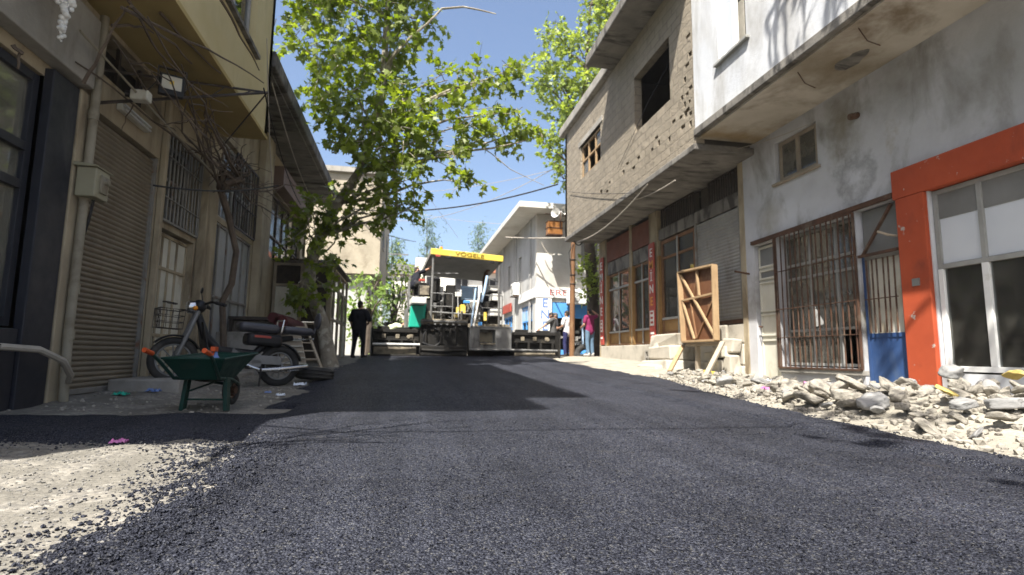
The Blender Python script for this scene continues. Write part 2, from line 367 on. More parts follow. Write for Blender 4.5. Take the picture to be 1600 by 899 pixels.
def m_leaf(name, c1, c2, tr):
    m = bpy.data.materials.new(name); m.use_nodes = True; nt = m.node_tree; nt.nodes.clear(); L = nt.links
    out = nt.nodes.new('ShaderNodeOutputMaterial'); oi = nt.nodes.new('ShaderNodeNewGeometry')
    col = ramp(nt, oi.outputs['Random Per Island'], [(0.0, c1), (0.75, c2), (1.0, tuple(min(1, x * 1.5) for x in c2))])
    p = nt.nodes.new('ShaderNodeBsdfPrincipled'); L.new(col, p.inputs['Base Color']); p.inputs['Roughness'].default_value = 0.5; p.inputs['Specular IOR Level'].default_value = 0.35
    t = nt.nodes.new('ShaderNodeBsdfTranslucent'); L.new(mix(nt, 1.0, col, tr, 'MULTIPLY'), t.inputs[0])
    a = nt.nodes.new('ShaderNodeAddShader'); L.new(p.outputs[0], a.inputs[0]); L.new(t.outputs[0], a.inputs[1]); L.new(a.outputs[0], out.inputs[0]); return m

M['asphalt'] = m_asphalt(); M['dirt'] = m_dirt(); M['block'] = m_block(); M['cream_block'] = m_block('cream_block_wall', (1.5, 1.45, 1.35))
M['white_plaster'] = surf('white_limewash', (0.64, 0.65, 0.66), (0.55, 0.57, 0.60), 1.2, (0.36, 0.355, 0.34), 0.9, (0.47, 0.70), (1, 1.6, 0.45), 0.9, bmp=0.45, bscale=14, bdist=0.012, world=True, chip=(0.45, 0.41, 0.33), chscale=1.3, chthr=(0.64, 0.8))
M['grey_plaster'] = surf('stained_plaster', (0.58, 0.59, 0.61), (0.44, 0.44, 0.45), 0.8, (0.20, 0.19, 0.165), 0.75, (0.52, 0.70), (1, 1.4, 0.8), 0.92, bmp=0.4, bscale=14, bdist=0.012, world=True, chip=(0.33, 0.29, 0.22), chscale=0.9, chthr=(0.6, 0.78))
M['soffit'] = surf('soffit_plaster', (0.56, 0.52, 0.45), (0.44, 0.40, 0.33), 1.0, (0.22, 0.175, 0.12), 0.8, (0.48, 0.66), (1, 1, 1), 0.9, bmp=0.25, bscale=18, world=True)
add_smears(M['grey_plaster'], [((6.8, 7.15, 3.42), 0.28, 0.16, (0.2, 0.2, 0.195), 0.6, 0.85), ((6.8, 7.3, 4.4), 0, 0.5, (0.2, 0.175, 0.12), 0.8, 0.6), ((6.8, 6.2, 4.5), 0, 0.7, (0.2, 0.19, 0.16), 0.7, 1.0), ((6.8, 4.9, 4.1), 0, 0.9, (0.24, 0.235, 0.21), 0.6, 0.8), ((6.8, 9.2, 3.2), 0, 0.4, (0.3, 0.27, 0.2), 0.6, 0.5)])
add_smears(M['soffit'], [((6.2, 6.6, 4.95), 0, 0.7, (0.2, 0.16, 0.10), 0.8, 1.0), ((6.0, 9.3, 4.95), 0, 0.5, (0.26, 0.18, 0.08), 0.8, 1.0)])
M['concrete'] = surf('old_concrete', (0.36, 0.34, 0.30), (0.27, 0.255, 0.225), 2.0, (0.17, 0.155, 0.13), 1.6, (0.5, 0.68), (1, 1, 0.6), 0.92, bmp=0.6, bscale=22, bdist=0.015, world=True)
M['dark_concrete'] = surf('weathered_concrete', (0.24, 0.225, 0.20), (0.15, 0.14, 0.125), 1.5, (0.07, 0.065, 0.058), 1.3, (0.48, 0.62), (0.7, 2.4, 1), 0.93, bmp=0.6, bscale=18, bdist=0.015, world=True)
M['pale_stone'] = surf('pale_rubble_stone', (0.34, 0.315, 0.265), (0.235, 0.217, 0.185), 3.5, (0.14, 0.128, 0.11), 4.0, (0.5, 0.66), rough=0.95, bmp=0.9, bscale=16, bdist=0.012)
M['cream_stone'] = surf('cream_cast_stone', (0.50, 0.46, 0.385), (0.40, 0.37, 0.31), 2.0, (0.27, 0.24, 0.19), 2.0, (0.54, 0.7), rough=0.93, bmp=0.6, bscale=22, bdist=0.012)
M['pebble_stone'] = surf('grey_pebble', (0.21, 0.2, 0.18), (0.13, 0.125, 0.115), 9, rough=0.95, bmp=0.3)
M['grey_stone'] = surf('grey_rubble_stone', (0.30, 0.295, 0.285), (0.20, 0.2, 0.195), 2.5, rough=0.93, bmp=0.6, bscale=25, bdist=0.012)
M['yellow_stone'] = surf('yellow_tile_piece', (0.52, 0.40, 0.14), (0.42, 0.32, 0.10), 3, rough=0.85)
M['orange'] = surf('orange_paint', (0.41, 0.075, 0.028), (0.35, 0.062, 0.024), 2.0, (0.25, 0.05, 0.024), 2.0, (0.55, 0.7), (1, 1, 0.5), 0.7, chip=(0.40, 0.35, 0.31), chscale=6, chthr=(0.645, 0.665), world=True, bmp=0.3)
M['blue_door'] = surf('worn_blue_paint', (0.03, 0.07, 0.185), (0.045, 0.095, 0.23), 2, (0.085, 0.125, 0.2), 3.0, (0.55, 0.75), (1, 1, 0.4), 0.55, chip=(0.2, 0.13, 0.09), chscale=6, chthr=(0.70, 0.73))
M['blue_bright'] = surf('bright_blue_paint', (0.10, 0.33, 0.72), (0.08, 0.29, 0.66), 2, rough=0.5, bmp=0.1)
M['pale_blue'] = surf('pale_blue_frames', (0.42, 0.58, 0.78), None, 2, rough=0.5, bmp=0.1)
M['rust'] = surf('rusty_iron', (0.12, 0.062, 0.038), (0.07, 0.042, 0.03), 6, (0.17, 0.135, 0.10), 4, (0.55, 0.7), rough=0.85, metal=0.2, bmp=0.3, bscale=60)
M['grey_iron'] = surf('grey_painted_iron', (0.27, 0.26, 0.235), (0.2, 0.19, 0.17), 5, (0.2, 0.11, 0.07), 5, (0.58, 0.68), rough=0.7, metal=0.1, bmp=0.2, bscale=60)
M['dark_iron'] = surf('dark_iron', (0.04, 0.035, 0.032), (0.07, 0.055, 0.045), 6, rough=0.6, metal=0.3)
M['shutter'] = surf('ribbed_shutter_metal', (0.24, 0.205, 0.15), (0.19, 0.16, 0.115), 1.5, (0.18, 0.14, 0.10), 2, (0.56, 0.72), (1, 1, 0.4), 0.6, metal=0.15, bmp=0.1)
M['shutter_grey'] = surf('ribbed_grey_shutter', (0.34, 0.33, 0.30), (0.27, 0.26, 0.24), 1.5, (0.2, 0.18, 0.15), 2, (0.56, 0.72), (1, 1, 0.4), 0.6, metal=0.15, bmp=0.1)
M['tin'] = surf('faded_tin_sheet', (0.40, 0.41, 0.41), (0.32, 0.33, 0.33), 1.8, (0.27, 0.22, 0.16), 2.2, (0.56, 0.72), (1.5, 1.5, 0.35), 0.65, metal=0.1, bmp=0.15)
M['cream_plaster'] = surf('dirty_cream_plaster', (0.43, 0.365, 0.25), (0.33, 0.275, 0.19), 1.6, (0.17, 0.132, 0.085), 1.5, (0.5, 0.68), (1.5, 1.5, 0.4), 0.9, world=True, bmp=0.35, bscale=18, chip=(0.55, 0.52, 0.45), chscale=3.0, chthr=(0.68, 0.71))
M['ochre'] = surf('ochre_paint', (0.40, 0.31, 0.13), (0.35, 0.265, 0.105), 1.2, (0.26, 0.20, 0.085), 1.2, (0.55, 0.72), (1.5, 1.5, 0.5), 0.85, world=True, bmp=0.2, chip=(0.6, 0.58, 0.5), chscale=1.1, chthr=(0.70, 0.72))
M['ochre_lit'] = surf('bounce_lit_ochre', (0.54, 0.46, 0.26), (0.47, 0.395, 0.21), 1.2, (0.38, 0.32, 0.17), 1.2, (0.55, 0.72), (1.5, 1.5, 0.5), 0.85, world=True, bmp=0.2, chip=(0.66, 0.64, 0.57), chscale=1.1, chthr=(0.70, 0.72))  # same ochre, lightened for light bounced off the opposite wall
M['brown_board_sign'] = surf('faded_brown_board', (0.24, 0.165, 0.13), (0.19, 0.13, 0.10), 2, rough=0.7)
M['navy_frame'] = surf('navy_black_paint', (0.018, 0.02, 0.028), (0.026, 0.028, 0.036), 3, (0.06, 0.06, 0.065), 3, (0.6, 0.75), (1, 1, 0.4), 0.5, bmp=0.1)
M['black'] = surf('black_plastic', (0.014, 0.014, 0.015), (0.02, 0.02, 0.022), 4, rough=0.5, bmp=0.05)
M['rubber'] = surf('tyre_rubber', (0.022, 0.022, 0.022), (0.04, 0.038, 0.035), 6, (0.10, 0.09, 0.075), 3, (0.55, 0.75), rough=0.85, bmp=0.2)
M['chrome'] = surf('scuffed_chrome', (0.6, 0.6, 0.6), (0.5, 0.5, 0.5), 5, rough=0.25, metal=1.0, bmp=0.05)
M['white_paint'] = surf('white_paint', (0.78, 0.78, 0.76), (0.70, 0.70, 0.67), 3, (0.5, 0.47, 0.4), 2.5, (0.6, 0.75), rough=0.55, bmp=0.08)
M['off_white'] = surf('yellowed_white_door', (0.62, 0.60, 0.51), (0.53, 0.51, 0.43), 2.5, (0.34, 0.27, 0.17), 2.5, (0.56, 0.7), (1, 1, 0.5), 0.6, bmp=0.1)
M['steel_frame'] = surf('grey_window_frame', (0.33, 0.33, 0.31), (0.26, 0.26, 0.24), 4, rough=0.6, bmp=0.1)
M['dark_panel'] = surf('grey_board', (0.20, 0.20, 0.19), (0.16, 0.16, 0.15), 2, rough=0.6, bmp=0.1)
M['milk_glass'] = surf('painted_white_glass', (0.62, 0.65, 0.68), (0.56, 0.59, 0.63), 1.2, rough=0.12, bmp=0.02, spec=0.6)
M['brown_wood'] = surf('brown_wood', (0.20, 0.105, 0.05), (0.15, 0.075, 0.036), 3, (0.27, 0.17, 0.09), 3, (0.55, 0.7), (4, 4, 0.5), 0.7, bmp=0.15)
M['pale_wood'] = surf('bare_pine_wood', (0.36, 0.25, 0.14), (0.29, 0.195, 0.105), 3, (0.24, 0.16, 0.09), 4, (0.55, 0.7), (4, 4, 0.6), 0.75, bmp=0.15)
M['brown_board'] = surf('brown_hardboard', (0.135, 0.058, 0.026), (0.105, 0.044, 0.02), 2, (0.3, 0.17, 0.09), 2.5, (0.55, 0.75), rough=0.65, bmp=0.1)
M['golden_wood'] = surf('varnished_wood', (0.30, 0.18, 0.07), (0.24, 0.14, 0.052), 3, rough=0.5, bmp=0.1)
M['grey_wood'] = surf('weathered_timber', (0.36, 0.31, 0.24), (0.28, 0.235, 0.18), 3, rough=0.85, bmp=0.3)
M['red_sign'] = surf('faded_red_sign', (0.40, 0.07, 0.05), (0.34, 0.06, 0.045), 3, (0.32, 0.13, 0.10), 3, (0.58, 0.72), rough=0.5, bmp=0.05)
M['dull_red'] = surf('dull_red_board', (0.17, 0.062, 0.04), (0.13, 0.048, 0.032), 2, rough=0.7)
M['letter_white'] = surf('white_letters', (0.78, 0.76, 0.72), None, 4, rough=0.5, bmp=0)
M['letter_blue'] = surf('blue_letters', (0.13, 0.24, 0.55), None, 4, rough=0.5, bmp=0)
M['letter_red'] = surf('red_letters', (0.5, 0.16, 0.15), None, 4, rough=0.5, bmp=0)
M['letter_orange'] = surf('orange_letters', (0.75, 0.33, 0.06), None, 4, rough=0.5, bmp=0)
M['letter_brown'] = surf('brown_letters', (0.22, 0.15, 0.02), None, 4, rough=0.5, bmp=0)
M['yellow'] = surf('yellow_machine_paint', (0.78, 0.57, 0.09), (0.70, 0.52, 0.09), 2, (0.62, 0.53, 0.25), 2.0, (0.5, 0.7), rough=0.45, bmp=0.05)
M['amber'] = surf('amber_lens', (0.9, 0.32, 0.02), None, 3, rough=0.25, bmp=0)
M['machine_black'] = surf('tarred_steel', (0.014, 0.0135, 0.013), (0.024, 0.022, 0.019), 4, (0.09, 0.077, 0.055), 3.0, (0.60, 0.78), rough=0.7, metal=0.1, bmp=0.35, bscale=18)
M['machine_grey'] = surf('grey_machine_steel', (0.23, 0.23, 0.225), (0.17, 0.17, 0.165), 2.5, (0.09, 0.085, 0.08), 2, (0.5, 0.68), (2, 2, 0.5), 0.55, metal=0.2, bmp=0.15)
M['machine_dust'] = surf('dusty_deck_plate', (0.30, 0.26, 0.19), (0.19, 0.165, 0.125), 3, (0.08, 0.07, 0.06), 3, (0.52, 0.66), rough=0.9, bmp=0.4, bscale=20)
M['machine_white'] = surf('white_machine_panel', (0.72, 0.71, 0.67), (0.6, 0.59, 0.55), 3, rough=0.5, bmp=0.05)
M['teal'] = surf('teal_green_plastic', (0.02, 0.42, 0.29), (0.02, 0.37, 0.26), 3, rough=0.4, bmp=0.03)
M['barrow_green'] = surf('dark_green_paint', (0.007, 0.04, 0.03), (0.006, 0.032, 0.024), 4, (0.03, 0.045, 0.036), 4, (0.6, 0.75), rough=0.45, bmp=0.08)
M['orange_rubber'] = surf('orange_rubber', (0.55, 0.085, 0.018), None, 4, rough=0.55, bmp=0.05)
M['blue_plastic'] = surf('blue_plastic', (0.16, 0.25, 0.52), None, 4, rough=0.4, bmp=0)
M['seat_vinyl'] = surf('worn_seat_vinyl', (0.035, 0.036, 0.045), (0.05, 0.05, 0.06), 4, rough=0.4, bmp=0.08, spec=0.5)
M['red_cloth'] = surf('dark_red_tarpaulin', (0.085, 0.018, 0.02), (0.06, 0.014, 0.016), 3, rough=0.75)
M['meter_grey'] = surf('meter_box_paint', (0.33, 0.31, 0.215), (0.285, 0.265, 0.185), 3, rough=0.5, bmp=0.05)
M['pink'] = surf('pink_plastic', (0.55, 0.16, 0.38), (0.5, 0.2, 0.42), 5, rough=0.5)
M['bag_white'] = surf('white_plastic_bag', (0.62, 0.68, 0.78), (0.7, 0.74, 0.8), 5, rough=0.45)
M['pipe'] = surf('dusty_white_pipe', (0.30, 0.27, 0.205), (0.235, 0.21, 0.155), 3, (0.15, 0.118, 0.08), 3, (0.5, 0.7), rough=0.6, bmp=0.1)
M['bark'] = surf('plane_bark', (0.30, 0.265, 0.205), (0.19, 0.165, 0.13), 4, (0.40, 0.37, 0.30), 5, (0.52, 0.6), rough=0.9, bmp=0.6, bscale=14, bdist=0.02)
M['dark_bark'] = surf('dark_bark', (0.10, 0.08, 0.062), (0.065, 0.052, 0.042), 5, rough=0.92, bmp=0.6, bscale=18, bdist=0.02)
M['vine'] = surf('vine_bark', (0.15, 0.115, 0.085), (0.09, 0.07, 0.055), 6, rough=0.92, bmp=0.5, bscale=30)
M['leaf'] = m_leaf('plane_leaf', (0.052, 0.074, 0.012), (0.092, 0.115, 0.018), (1.5, 1.55, 0.5))
M['leaf_pale'] = m_leaf('pale_leaf', (0.072, 0.1, 0.02), (0.115, 0.15, 0.032), (1.7, 1.6, 0.8))
M['leaf_far'] = m_leaf('bright_leaf', (0.07, 0.11, 0.025), (0.11, 0.16, 0.04), (1.2, 1.2, 0.8))
M['needle'] = m_leaf('conifer_needle', (0.05, 0.085, 0.05), (0.08, 0.12, 0.07), (0.6, 0.6, 0.5))
M['skin'] = surf('skin', (0.42, 0.24, 0.16), (0.38, 0.21, 0.14), 6, rough=0.55, bmp=0.03)
M['hair'] = surf('dark_hair', (0.016, 0.012, 0.01), (0.03, 0.022, 0.018), 30, rough=0.6, bmp=0.3, bscale=120)
M['eye'] = surf('eye_dark', (0.03, 0.02, 0.015), None, 4, rough=0.2, bmp=0)
M['lip'] = surf('lip', (0.33, 0.13, 0.10), None, 4, rough=0.5, bmp=0)
def cloth(n, c): M[n] = surf(n, c, tuple(x * 0.78 for x in c), 5, rough=0.9, bmp=0.3, bscale=14, bdist=0.02, spec=0.15)
cloth('cloth_black', (0.018, 0.019, 0.026)); cloth('cloth_navy', (0.028, 0.03, 0.09)); cloth('cloth_white', (0.66, 0.64, 0.66)); cloth('cloth_maroon', (0.24, 0.03, 0.10))
cloth('cloth_jeans', (0.13, 0.21, 0.30)); cloth('cloth_grey', (0.10, 0.10, 0.10)); cloth('cloth_charcoal', (0.045, 0.045, 0.05)); cloth('cloth_hivis', (0.72, 0.76, 0.50))
cloth('shoe', (0.05, 0.045, 0.045)); cloth('shoe_pale', (0.5, 0.48, 0.45)); cloth('cloth_curtain', (0.40, 0.38, 0.33))
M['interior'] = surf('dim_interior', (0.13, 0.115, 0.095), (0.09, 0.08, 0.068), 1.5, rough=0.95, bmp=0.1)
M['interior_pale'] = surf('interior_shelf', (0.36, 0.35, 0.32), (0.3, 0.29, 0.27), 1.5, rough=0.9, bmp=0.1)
M['glass'] = m_glass('shop_glass'); M['reflection_tinted_glass'] = m_glass('reflection_tinted_glass', (0.42, 0.40, 0.33), 0.22); M['dirty_glass'] = m_glass('dirty_glass', (0.2, 0.187, 0.155), 0.5); M['clean_glass'] = m_glass('window_glass', dfac=0.05)  # black shop's pane: pale street reflection mixed in as diffuse colour
M['lamp_glass'] = m_glass('lamp_glass', (0.6, 0.6, 0.55), 0.3)
M['tube_white'] = surf('tube_glass', (0.7, 0.7, 0.68), None, 3, rough=0.3, bmp=0)
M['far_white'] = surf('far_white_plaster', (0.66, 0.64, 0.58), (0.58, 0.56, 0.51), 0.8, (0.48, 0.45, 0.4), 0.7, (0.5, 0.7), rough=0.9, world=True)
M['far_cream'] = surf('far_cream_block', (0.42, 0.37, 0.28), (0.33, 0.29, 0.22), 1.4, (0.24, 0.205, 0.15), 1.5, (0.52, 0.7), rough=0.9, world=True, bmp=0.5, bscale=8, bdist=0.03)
M['shade_plaster'] = surf('shaded_plaster', (0.50, 0.50, 0.48), (0.42, 0.42, 0.40), 0.8, (0.32, 0.31, 0.29), 0.8, (0.5, 0.7), (1, 1, 0.5), rough=0.9, world=True)  # pale plaster with the shade of side and overhung walls in its colour
M['roof_tile'] = surf('red_roof_tiles', (0.42, 0.17, 0.10), (0.35, 0.14, 0.08), 3, rough=0.85)
M['brick_red'] = surf('red_brick_wall', (0.40, 0.20, 0.13), (0.34, 0.16, 0.11), 2, rough=0.9)
M['copper'] = surf('copper_lantern', (0.70, 0.33, 0.12), (0.6, 0.25, 0.08), 4, rough=0.35, metal=0.7, bmp=0.1)
M['cable'] = surf('cable_black', (0.02, 0.02, 0.022), None, 3, rough=0.6, bmp=0)
M['cable_pale'] = surf('cable_grey', (0.42, 0.38, 0.32), None, 3, rough=0.6, bmp=0)

# ------------------------------------------------------------------ ground and road
def axis(segs):
    out = []
    for a, b, s in segs: out += list(np.arange(a, b - 1e-6, s))
    return out + [segs[-1][1]]
def sheet(name, xs, ys, zf, m, keep=None, shade=True):
    nx, ny = len(xs), len(ys)
    V = [(x, y, zf(x, y)) for y in ys for x in xs]
    F = []
    for j in range(ny - 1):
        for i in range(nx - 1):
            if keep is None or keep(0.5 * (xs[i] + xs[i + 1]), 0.5 * (ys[j] + ys[j + 1])): F.append((j * nx + i, j * nx + i + 1, (j + 1) * nx + i + 1, (j + 1) * nx + i))
    o = np_mesh(name, V, F, m, None, shade); o['kind'] = 'structure'; return o
gx = axis([(-400, -60, 60), (-60, -10, 8), (-10, -4, 1), (-4, 7.2, 0.07), (7.2, 12, 0.8), (12, 60, 8), (60, 400, 60)])
gyy = axis([(-60, -6, 9), (-6, 0, 0.5), (0, 12, 0.07), (12, 26, 0.16), (26, 60, 3), (60, 420, 40)])
sheet('ground', gx, gyy, gz, M['dirt'])
def road_z(x, y):
    d = asphalt_d(x, y) + 0.14 * fbm(x * 2.2, y * 2.2, 5) + 0.06 * fbm(x * 9, y * 9, 7)
    return gy(y) + 0.062 * sm(-0.12, 0.34, d) - 0.09 * (1 - sm(-0.5, -0.05, d)) + (0.03 if x > 3 else 0) * sm(-0.1, 0.3, d) + (0.006 * fbm(x * 1.1, y * 1.1, 1) if d > -0.4 else 0) - 0.012
sheet('road', axis([(-3.42, 5.4, 0.055)]), axis([(-5, 0, 0.25), (0, 9, 0.055), (9, 22, 0.13)]), road_z, M['asphalt'], lambda x, y: asphalt_d(x, y) > -0.6)
# ------------------------------------------------------------------ builders shared by the buildings
def uframe(face):      # sides of the street: 'R' faces -X (u runs towards the camera), 'L' faces +X (u runs away)
    return (Vector((0, -1, 0)), Vector((-1, 0, 0))) if face == 'R' else (Vector((0, 1, 0)), Vector((1, 0, 0)))
def slab(mb, X, n, y0, y1, z0, z1, t):         # a plate whose street side is at X and whose back is t behind it
    a, b = (X, X + t) if n < 0 else (X - t, X)
    return mb.box(a, b, y0, y1, z0, z1)
def window(parent, X, n, y0, y1, z0, z1, m, glass, cols=(), rows=(), fw=0.05, mw=0.035, depth=0.06, inset=0.1, name='window', open_cells=()):
    # frame at X - n*inset, glass behind; cols are y values, rows z values
    xf = X - n * inset
    f = MB()
    slab(f, xf, n, y0, y0 + fw, z0, z1, depth); slab(f, xf, n, y1 - fw, y1, z0, z1, depth)
    slab(f, xf, n, y0 + fw, y1 - fw, z0, z0 + fw, depth); slab(f, xf, n, y0 + fw, y1 - fw, z1 - fw, z1, depth)
    for c in cols: slab(f, xf + n * 0.004, n, c - mw / 2, c + mw / 2, z0 + fw, z1 - fw, depth)
    for r in rows: slab(f, xf + n * 0.007, n, y0 + fw, y1 - fw, r - mw / 2, r + mw / 2, depth)
    fo = f.build(name, m, parent, bevel=0.004)
    ys = [y0 + fw * 0.5, *cols, y1 - fw * 0.5]; zs = [z0 + fw * 0.5, *rows, z1 - fw * 0.5]
    g = MB(); k = 0
    for i in range(len(ys) - 1):
        for j in range(len(zs) - 1):
            if (i, j) in open_cells: continue
            slab(g, xf - n * depth * 0.5, n, ys[i], ys[i + 1], zs[j], zs[j + 1], 0.006); k += 1
    if k: g.build('pane', glass, fo)
    else: g.bm.free()
    return fo
def shutter(parent, X, n, y0, y1, z0, z1, m, pitch=0.075, amp=0.016, name='shutter'):
    mb = MB(); k = int((z1 - z0) / pitch); rows = []
    for i in range(k * 4 + 1):
        z = z0 + (z1 - z0) * i / (k * 4); ph = i % 4; d = (0.0, 0.7, 1.0, 0.7)[ph] * amp
        rows.append([mb.bm.verts.new((X + n * d, y0 + (y1 - y0) * t / 4, z)) for t in range(5)])
    for a, b in zip(rows, rows[1:]):
        for t in range(4): mb.bm.faces.new((a[t], a[t + 1], b[t + 1], b[t]))
    mb.keep = True
    o = mb.build(name, m, parent, smooth=True, sharp=60)
    g = MB()
    slab(g, X + n * 0.05, n, y0 - 0.05, y0, z0, z1 + 0.03, 0.07); slab(g, X + n * 0.05, n, y1, y1 + 0.05, z0, z1 + 0.03, 0.07); slab(g, X + n * 0.035, n, y0, y1, z0 - 0.005, z0 + 0.05, 0.03)
    g.build('shutter_guide', M['grey_iron'], o, bevel=0.004); return o
def grille(parent, X, n, y0, y1, z0, z1, m, k, rows=(), r=0.011, name='window_grille', frame=0.03):
    g = MB()
    for i in range(k):
        y = y0 + (y1 - y0) * (i + 0.5) / k + rnd.uniform(-0.012, 0.012); g.tube([(X, y, z0), (X + rnd.uniform(-.01, .01), y + rnd.uniform(-0.01, 0.01), z1)], r, 6)
    for z in rows: g.bar((X + n * 0.012, y0, z), (X + n * 0.012, y1, z), 0.03, 0.012)
    if frame:
        for a, b in (((y0, z0), (y0, z1)), ((y1, z0), (y1, z1)), ((y0, z0), (y1, z0)), ((y0, z1), (y1, z1))):
            g.bar((X, a[0], a[1]), (X, b[0], b[1]), frame)
    return g.build(name, m, parent)
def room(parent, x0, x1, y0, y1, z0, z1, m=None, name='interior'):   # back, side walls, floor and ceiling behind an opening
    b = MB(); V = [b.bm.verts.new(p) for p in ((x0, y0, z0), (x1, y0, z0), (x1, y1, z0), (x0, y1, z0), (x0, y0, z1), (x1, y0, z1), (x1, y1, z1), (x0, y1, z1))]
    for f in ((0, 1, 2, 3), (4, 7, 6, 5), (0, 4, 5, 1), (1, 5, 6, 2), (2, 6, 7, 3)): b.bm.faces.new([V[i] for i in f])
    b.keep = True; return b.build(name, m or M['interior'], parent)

# ------------------------------------------------------------------ white two-storey building (abandoned shop, orange shopfront)
XR, XU = 6.8, 5.5
wb = thing('whitewashed_building', 'whitewashed two storey building with orange shopfront and stained overhanging upper floor', 'building', (8.0, 5.0, 0.1))
b = MB()
def rh(y0, y1, z0, z1, ybase, zbase): return (ybase - y1, ybase - y0, z0 - zbase, z1 - zbase)
YB, ZB = 10.12, -0.1
holes = [rh(9.06, 9.72, 0.1, 2.84, YB, ZB), rh(7.18, 9.02, 0.46, 2.88, YB, ZB), rh(6.42, 7.16, 0.05, 2.9, YB, ZB), rh(1.2, 5.94, 0.44, 2.88, YB, ZB), rh(7.86, 8.94, 3.9, 4.70, YB, ZB)]
b.wall((XR, YB, ZB), (0, -1, 0), YB + 0.2, 5.06, holes, 0.28); b.build('wall', M['grey_plaster'], wb)
b = MB(); b.wall((XU, 9.56, 5.14), (0, -1, 0), 9.36, 4.4, [(9.56 - 8.66, 9.56 - 7.8, 0.9, 2.6)], 0.22)
b.wall((XU, 0.2, 5.14), (1, 0, 0), 8.5, 4.4, (), 0.22)
b.build('upper_wall', M['white_plaster'], wb)
b = MB(); b.box(XR, 14, 0.2, 0.5, -0.1, 4.96); b.box(13.7, 14, 0.5, 9.5, -0.1, 9.54); b.box(XR + .28, 14, 9.9, 10.1, -0.1, 4.96); b.build('wall', M['grey_plaster'], wb)
# floor slab whose edge shows as a dark weathered line, its underside plastered
b = MB(); b.box(XU - 0.03, 14, 0.15, 9.58, 4.985, 5.14); b.build('floor_slab', M['dark_concrete'], wb, bevel=0.015)
b = MB(); b.box(XU + 0.06, XR + 0.02, 0.2, 9.56, 4.945, 4.983); b.build('soffit', M['soffit'], wb)
b = MB(); b.box(XU - 0.5, 14.2, -0.2, 9.6, 9.55, 9.75); b.build('roof', M['concrete'], wb)
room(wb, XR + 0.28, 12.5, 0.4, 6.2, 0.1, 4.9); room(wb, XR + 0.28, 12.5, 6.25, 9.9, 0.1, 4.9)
b = MB()
for k in range(9): b.box(10.2, 10.5, 2.2, 6.1, 0.4 + 0.27 * k, 0.43 + 0.27 * k)
b.build('shelf', M['interior'], wb)
# upper window, white with one leaf ajar
w = window(wb, XU, -1, 7.82, 8.64, 6.05, 7.73, M['white_paint'], M['milk_glass'], (8.24,), (), 0.08, 0.1, 0.07, 0.06, open_cells=((0, 0),))
b = MB(); b.box(XU - 0.07, XU + 0.1, 7.72, 8.74, 5.99, 6.04); b.build('sill', M['steel_frame'], w, bevel=0.006)
b = MB(); b.box(XU + 0.24, XU + 0.26, 8.2, 8.64, 6.1, 7.7); b.build('curtain', M['cloth_curtain'], w)
room(wb, XU + 0.27, 9, 7, 9.3, 5.2, 9.4)
# lower small window of yellowed wood
w = window(wb, XR, -1, 7.9, 8.9, 3.92, 4.69, M['grey_wood'], M['dirty_glass'], (8.4,), (), 0.065, 0.08, 0.06, 0.05)
b = MB(); b.box(XR - 0.07, XR + 0.05, 7.8, 9.0, 3.85, 3.9); b.build('sill', M['grey_wood'], w, bevel=0.008)
# narrow yellowed door
d = MB()
slab(d, XR + 0.1, -1, 9.08, 9.70, 0.12, 2.82, 0.04); dd = d.build('door', M['off_white'], wb)
d = MB()
for z0, z1 in ((0.2, 0.95), (1.05, 1.45), (1.52, 2.08), (2.16, 2.32), (2.4, 2.78)):
    for a in (9.1, 9.66): slab(d, XR + 0.075, -1, a, a + 0.03, z0, z1, 0.03)
    slab(d, XR + 0.072, -1, 9.1, 9.69, z0 - 0.02, z0 + 0.02, 0.03)
    slab(d, XR + 0.072, -1, 9.1, 9.69, z1 - 0.02, z1 + 0.015, 0.03)
d.build('door_frame', M['off_white'], dd, bevel=0.004)
d = MB(); slab(d, XR + 0.093, -1, 9.14, 9.65, 2.42, 2.76, 0.006); slab(d, XR + 0.093, -1, 9.14, 9.65, 2.18, 2.31, 0.006); d.build('pane', M['dark_panel'], dd)
d = MB(); d.tube([(XR + 0.06, 9.62, 1.22), (XR - 0.02, 9.62, 1.22), (XR - 0.03, 9.52, 1.2)], 0.012); d.build('handle', M['rust'], dd)
# broken shop window behind the rusty grille
w = window(wb, XR, -1, 7.2, 9.0, 0.48, 2.86, M['steel_frame'], M['dirty_glass'], (7.75, 8.35), (1.1, 2.05, 2.3), 0.05, 0.045, 0.05, 0.14, open_cells=((0, 0),))
b = MB(); X0 = XR + 0.155
for poly in (((8.36, 1.12), (8.36, 1.35), (8.6, 1.12)), ((8.36, 1.9), (8.75, 2.0), (8.36, 2.04)), ((8.1, 1.2), (8.33, 1.15), (8.33, 1.55))):
    b.face([(X0, y, z) for y, z in poly])
b.build('glass_shard', M['dirty_glass'], w)
grille(wb, XR - 0.05, -1, 7.16, 9.04, 0.44, 2.88, M['rust'], 15, (0.98, 1.5, 2.2), 0.012)
b = MB(); b.box(XR - 0.05, XR + 0.06, 7.15, 9.05, 0.36, 0.43); b.build('sill', M['concrete'], wb)
b = MB(); b.bar((XR - 0.03, 9.74, 2.9), (XR - 0.03, 6.44, 2.95), 0.06, 0.07); b.build('lintel', M['rust'], wb)
